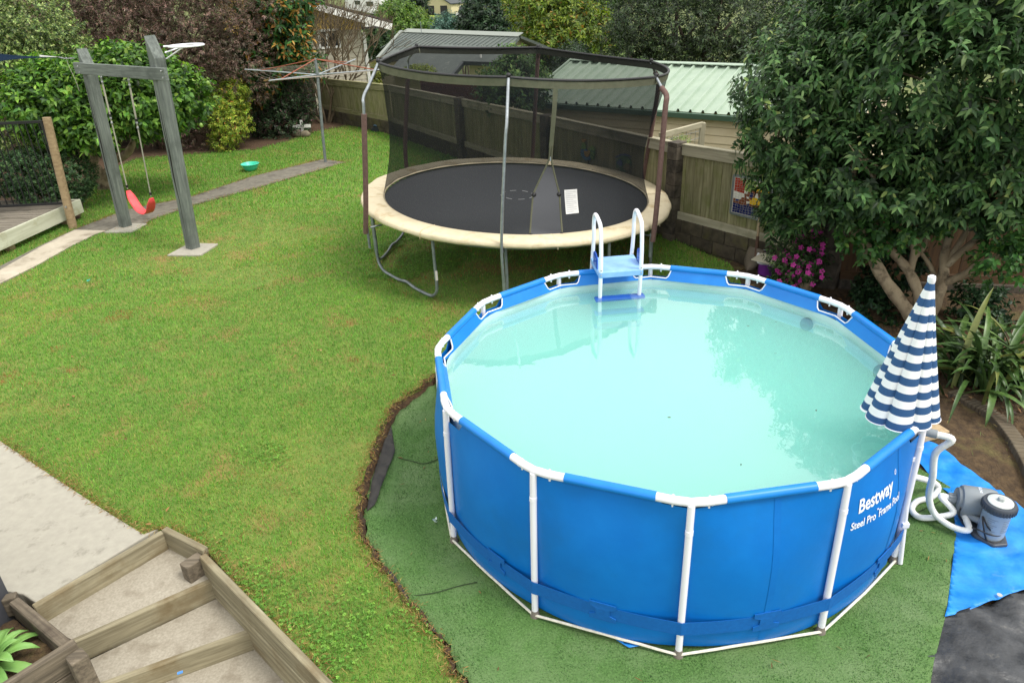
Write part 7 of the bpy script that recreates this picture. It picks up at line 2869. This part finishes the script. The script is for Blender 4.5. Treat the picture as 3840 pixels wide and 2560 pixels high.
# lawn: blades sown over the lawn polygon, thinning with distance
FOOT = [(nb_, .36), (fb_, .32)]
bare = lambda x, y: fbm(x * .55 + 3, y * .55 + 8, 5, 3)
zones = [(2.6, 6.5, 7800, 1.0), (6.5, 9.5, 4600, 1.25), (9.5, 13.5, 2400, 1.75), (13.5, 25.0, 1100, 2.6)]
VV, FF, CC = [], [], []
base_i = 0
path_np = path_poly
WORN = [(*G(x, y, LZ)[:2], rr * .8) for x, y, rr in ((285, 722, .26), (255, 735, .2), (335, 738, .16), (362, 596, .12), (690, 930, .13), (130, 800, .12), (800, 742, .14), (905, 735, .12), (820, 825, .13), (60, 880, .2), (170, 845, .16), (10, 870, .2))]
for y0_, y1_, dens, ws in zones:
    x0_, x1_ = (-10.8, 4.2)
    n = int((x1_ - x0_) * (y1_ - y0_) * dens)
    xs, ys = r.uniform(x0_, x1_, n), r.uniform(y0_, y1_, n)
    px, py, zc = proj(np.stack([xs, ys, np.full(n, LZ)], 1))
    k = inpoly(xs, ys, lawn_poly) & ~inpoly(xs, ys, path_np) & (px > -180) & (px < 2000) & (py < 1700)
    for c_, rr in FOOT:
        k &= np.maximum(np.abs(xs - c_[0]), np.abs(ys - c_[1])) > rr * .78
    bn = bare(xs, ys)
    shade_t = np.hypot(xs - TC[0], ys - TC[1])
    k &= r.random(n) < np.clip(1.25 - 1.0 * np.clip((bn - .60) / .18, 0, 1) * .5, .2, 1) * np.where(shade_t < 2.1, .55, 1)
    xs, ys, bn = xs[k], ys[k], bn[k]
    n = len(xs)
    hue = fbm(xs * .9 + 20, ys * .9, 9, 3)
    fine_n = fbm(xs * 5, ys * 5, 15, 2)
    dry = np.clip((bn - .52) / .22, 0, 1) * .75 + np.clip((fine_n - .58) / .25, 0, 1) * .35
    rim = np.full(n, 9.)
    for (qx, qy) in slab_edge[1:] + [(-2.8, 4.45), (-2.4, 4.2), (-2.1, 3.9), (-1.8, 3.6), (-1.5, 3.3)] + turf_left[4:]:
        rim = np.minimum(rim, np.hypot(xs - qx, ys - qy))
    dry = np.clip(dry + np.clip(1 - rim / .28, 0, 1) * .3, 0, 1)
    worn = np.zeros(n)
    for (qx, qy, qr) in WORN:
        e_ = np.hypot(xs - qx, (ys - qy)) / qr + (fine_n - .5) * 1.6
        worn = np.maximum(worn, np.clip(1.5 - e_ * 1.5, 0, 1))
    under = np.clip((2.3 - np.hypot(xs - TC[0], ys - TC[1])) / .5, 0, 1)
    worn = np.maximum(worn, under * np.clip((fine_n - .40) / .2, 0, 1) * .8)
    greens = pal([(86, 142, 52), (106, 160, 62), (128, 176, 74), (68, 118, 44)], [3, 4, 3, 2], n, r, .18)
    drys = pal([(168, 152, 84), (150, 138, 74), (180, 168, 106), (134, 110, 62)], [3, 3, 2, 1.5], n, r, .14)
    pick = r.random(n) < (dry * .36 + .04)
    col = np.where(pick[:, None], drys, greens)
    browns = pal([(168, 120, 72), (146, 104, 62), (128, 92, 58)], [2, 2, 1], n, r, .14)
    col = np.where((r.random(n) < worn * .55)[:, None], browns, col)
    yel = np.clip((hue - .42) / .3, 0, 1)[:, None]
    col = col * (1 - yel) + col * np.array([1.14, 1.10, .98]) * yel
    h = r.uniform(.016, .036, n) * (1 + .5 * (ws - 1)) * np.where(dry > .55, .7, 1)
    w = r.uniform(.0022, .0040, n) * ws
    az = r.uniform(0, 2 * PI, n)
    lean = np.abs(r.normal(.5, .45, n))
    hd = np.stack([np.cos(az), np.sin(az), np.zeros(n)], 1)
    sd = np.stack([-np.sin(az), np.cos(az), np.zeros(n)], 1)
    B0 = np.stack([xs, ys, np.full(n, LZ - .012)], 1)
    up_ = np.array([0, 0, 1.])
    m_ = B0 + up_ * (h * .6)[:, None] + hd * (h * lean * .4)[:, None]
    t_ = B0 + up_ * (h * np.clip(1.05 - .25 * lean, .3, 1.1))[:, None] + hd * (h * lean * 1.15)[:, None]
    v = np.stack([B0 - sd * (w / 2)[:, None], B0 + sd * (w / 2)[:, None], m_ + sd * (w * .42)[:, None], m_ - sd * (w * .42)[:, None], t_], 1)
    f = np.arange(n)[:, None, None] * 5 + np.array([(0, 1, 2), (0, 2, 3), (3, 2, 4)])[None]
    VV.append(v.reshape(-1, 3))
    FF.append(f.reshape(-1, 3) + base_i)
    CC.append(np.repeat(np.clip(col, .003, 1), 5, 0))
    base_i += n * 5
gv = mesh_np('lawn_grass', np.vstack(VV), np.vstack(FF), M['grass'], None, np.vstack(CC), origin=(0, 8, LZ))
tag(gv, 'mown patchy green and straw coloured lawn grass', 'grass', kind='stuff')
# clover and broadleaf weeds in the near lawn and under the trampoline edge
n = 60000
xs, ys = r.uniform(-2.6, -.2, n), r.uniform(2.6, 5.6, n)
cl_n = fbm(xs * 1.6 + 5, ys * 1.6, 33, 3)
k = inpoly(xs, ys, lawn_poly) & (r.random(n) < np.clip((cl_n - .44 - .16 * np.clip((ys - 3.6) / 1.4, 0, 1.5)) / .34, 0, 1) * .2)
x2, y2 = r.uniform(-2.4, -.6, 9000), r.uniform(9.2, 11.5, 9000)
k2 = (fbm(x2 * 2, y2 * 2, 35, 2) > .5) & (np.hypot(x2 + 1.5, y2 - 10.4) < .9)
xs, ys = np.r_[xs[k], x2[k2]], np.r_[ys[k], y2[k2]]
n = len(xs)
VV, FF, CC = [], [], []
az0 = r.uniform(0, 2 * PI, n)
col = pal([(90, 132, 50), (106, 150, 60), (126, 166, 70)], [3, 3, 2], n, r, .16)
Bz = LZ + r.uniform(.004, .024, n)
bi = 0
for j in range(3):
    a = az0 + j * 2.094
    Ax = np.stack([np.cos(a), np.sin(a), r.normal(.1, .2, n)], 1)
    Nn = np.stack([r.normal(0, .3, n), r.normal(0, .3, n), np.ones(n)], 1)
    V, F, C = leaf_geo(np.stack([xs, ys, Bz], 1), Ax, Nn, r.uniform(.011, .018, n), r.uniform(.011, .017, n), col, fine=False, droop=.1)
    VV.append(V); FF.append(F + bi); CC.append(C)
    bi += len(V)
tag(mesh_np('clover_patch', np.vstack(VV), np.vstack(FF), M['grass'], None, np.vstack(CC), origin=(-1, 4, LZ)), 'low clover and broadleaf weeds growing through the near lawn', 'clover', kind='stuff')
# straw fringe along slab, steps and cut edge
pts = [np.array(p) for p in slab_edge[1:]] + [np.array((-2.8, 4.47)), np.array((-2.37, 4.2)), np.array((-1.2, 3.0))]
XS, YS = [], []
for i in range(len(pts) - 1):
    m = int(np.linalg.norm(pts[i + 1] - pts[i]) * 420)
    t = r.random(m)
    nn = unit(np.array([-(pts[i + 1] - pts[i])[1], (pts[i + 1] - pts[i])[0]]))
    o_ = np.abs(r.normal(0, .05, m))
    p = pts[i] * (1 - t)[:, None] + pts[i + 1] * t[:, None] + nn * (o_ - .015)[:, None]
    XS.append(p[:, 0]); YS.append(p[:, 1])
for i in range(len(turf_left) - 1):
    a_, b_ = np.array(turf_left[i]), np.array(turf_left[i + 1])
    m = int(np.linalg.norm(b_ - a_) * 420)
    t = r.random(m)
    p = a_ * (1 - t)[:, None] + b_ * t[:, None]
    n_ = unit(p - PC)
    p = p + n_ * (r.normal(.02, .03, m))[:, None]
    XS.append(p[:, 0]); YS.append(p[:, 1])
for pl_ in (path_poly,):
    for i in range(len(pl_) - 1):
        a_, b_ = np.array(pl_[i]), np.array(pl_[i + 1])
        if max(proj((*a_, .1))[0], proj((*b_, .1))[0]) < 250:
            continue
        m = int(np.linalg.norm(b_ - a_) * 300)
        t = r.random(m)
        p = a_ * (1 - t)[:, None] + b_ * t[:, None] + r.normal(0, .05, (m, 2))
        XS.append(p[:, 0]); YS.append(p[:, 1])
xs, ys = np.concatenate(XS), np.concatenate(YS)
n = len(xs)
az = r.uniform(0, 2 * PI, n)
V, F, C = leaf_geo(np.stack([xs, ys, LZ + r.uniform(.002, .02, n)], 1), np.stack([np.cos(az), np.sin(az), r.normal(.1, .3, n)], 1), np.stack([r.normal(0, .5, n), r.normal(0, .5, n), np.ones(n)], 1), r.uniform(.02, .06, n), r.uniform(.003, .006, n), pal([(168, 138, 84), (140, 104, 62), (110, 78, 48), (186, 162, 108), (120, 128, 56)], [3, 3, 2, 1.5, 1], n, r), fine=False, droop=.1)
tag(mesh_np('straw_fringe', V, F, M['grass'], None, C, origin=(-1, 5, LZ)), 'dead straw fringe along the slab, steps, path and cut lawn edge', 'dry grass', kind='stuff')

# odds and ends dropped on the lawn
n = 70
xs, ys = r.uniform(-6, 2, 900), r.uniform(3.5, 12, 900)
k = inpoly(xs, ys, lawn_poly) & ~inpoly(xs, ys, path_poly)
xs, ys = xs[k][:n], ys[k][:n]
n = len(xs)
az = r.uniform(0, 2 * PI, n)
V, F, C = leaf_geo(np.stack([xs, ys, np.full(n, LZ + .02)], 1), np.stack([np.cos(az), np.sin(az), r.normal(0, .2, n)], 1), np.stack([r.normal(0, .3, n), r.normal(0, .3, n), np.ones(n)], 1), r.uniform(.03, .07, n), r.uniform(.012, .03, n), pal([(150, 112, 70), (120, 84, 52), (176, 150, 100)], [2, 2, 1], n, r), fine=True, droop=0.)
tag(mesh_np('fallen_leaves', V, F, M['leaf'], None, C), 'scattered fallen brown leaves on the lawn', 'leaves', kind='stuff')
for (x, y, c, lab) in ((204, 645, (60, 190, 180), 'small scrap of turquoise plastic on the lawn below the path'), (1000, 1196, (210, 224, 220), 'tuft of white fluff on the turf left of the pool'), (852, 1262, (196, 214, 208), 'tuft of pale fluff at the cut lawn edge')):
    q = np.random.default_rng(x)
    p = G(x, y, LZ if x < 300 else .03)
    b = MB()
    for _ in range(7):
        d_ = unit(q.normal(0, 1, 3) * [1, 1, .3])
        b.add([p + q.normal(0, .01, 3), p + d_ * .035 + [0, 0, .012], p + np.cross(d_, [0, 0, 1]) * .015 + [0, 0, .02]], [(0, 1, 2)])
    tag(b.build('litter_scrap', mat('scrap_%d' % x, c, rough=.7)), lab, 'litter')
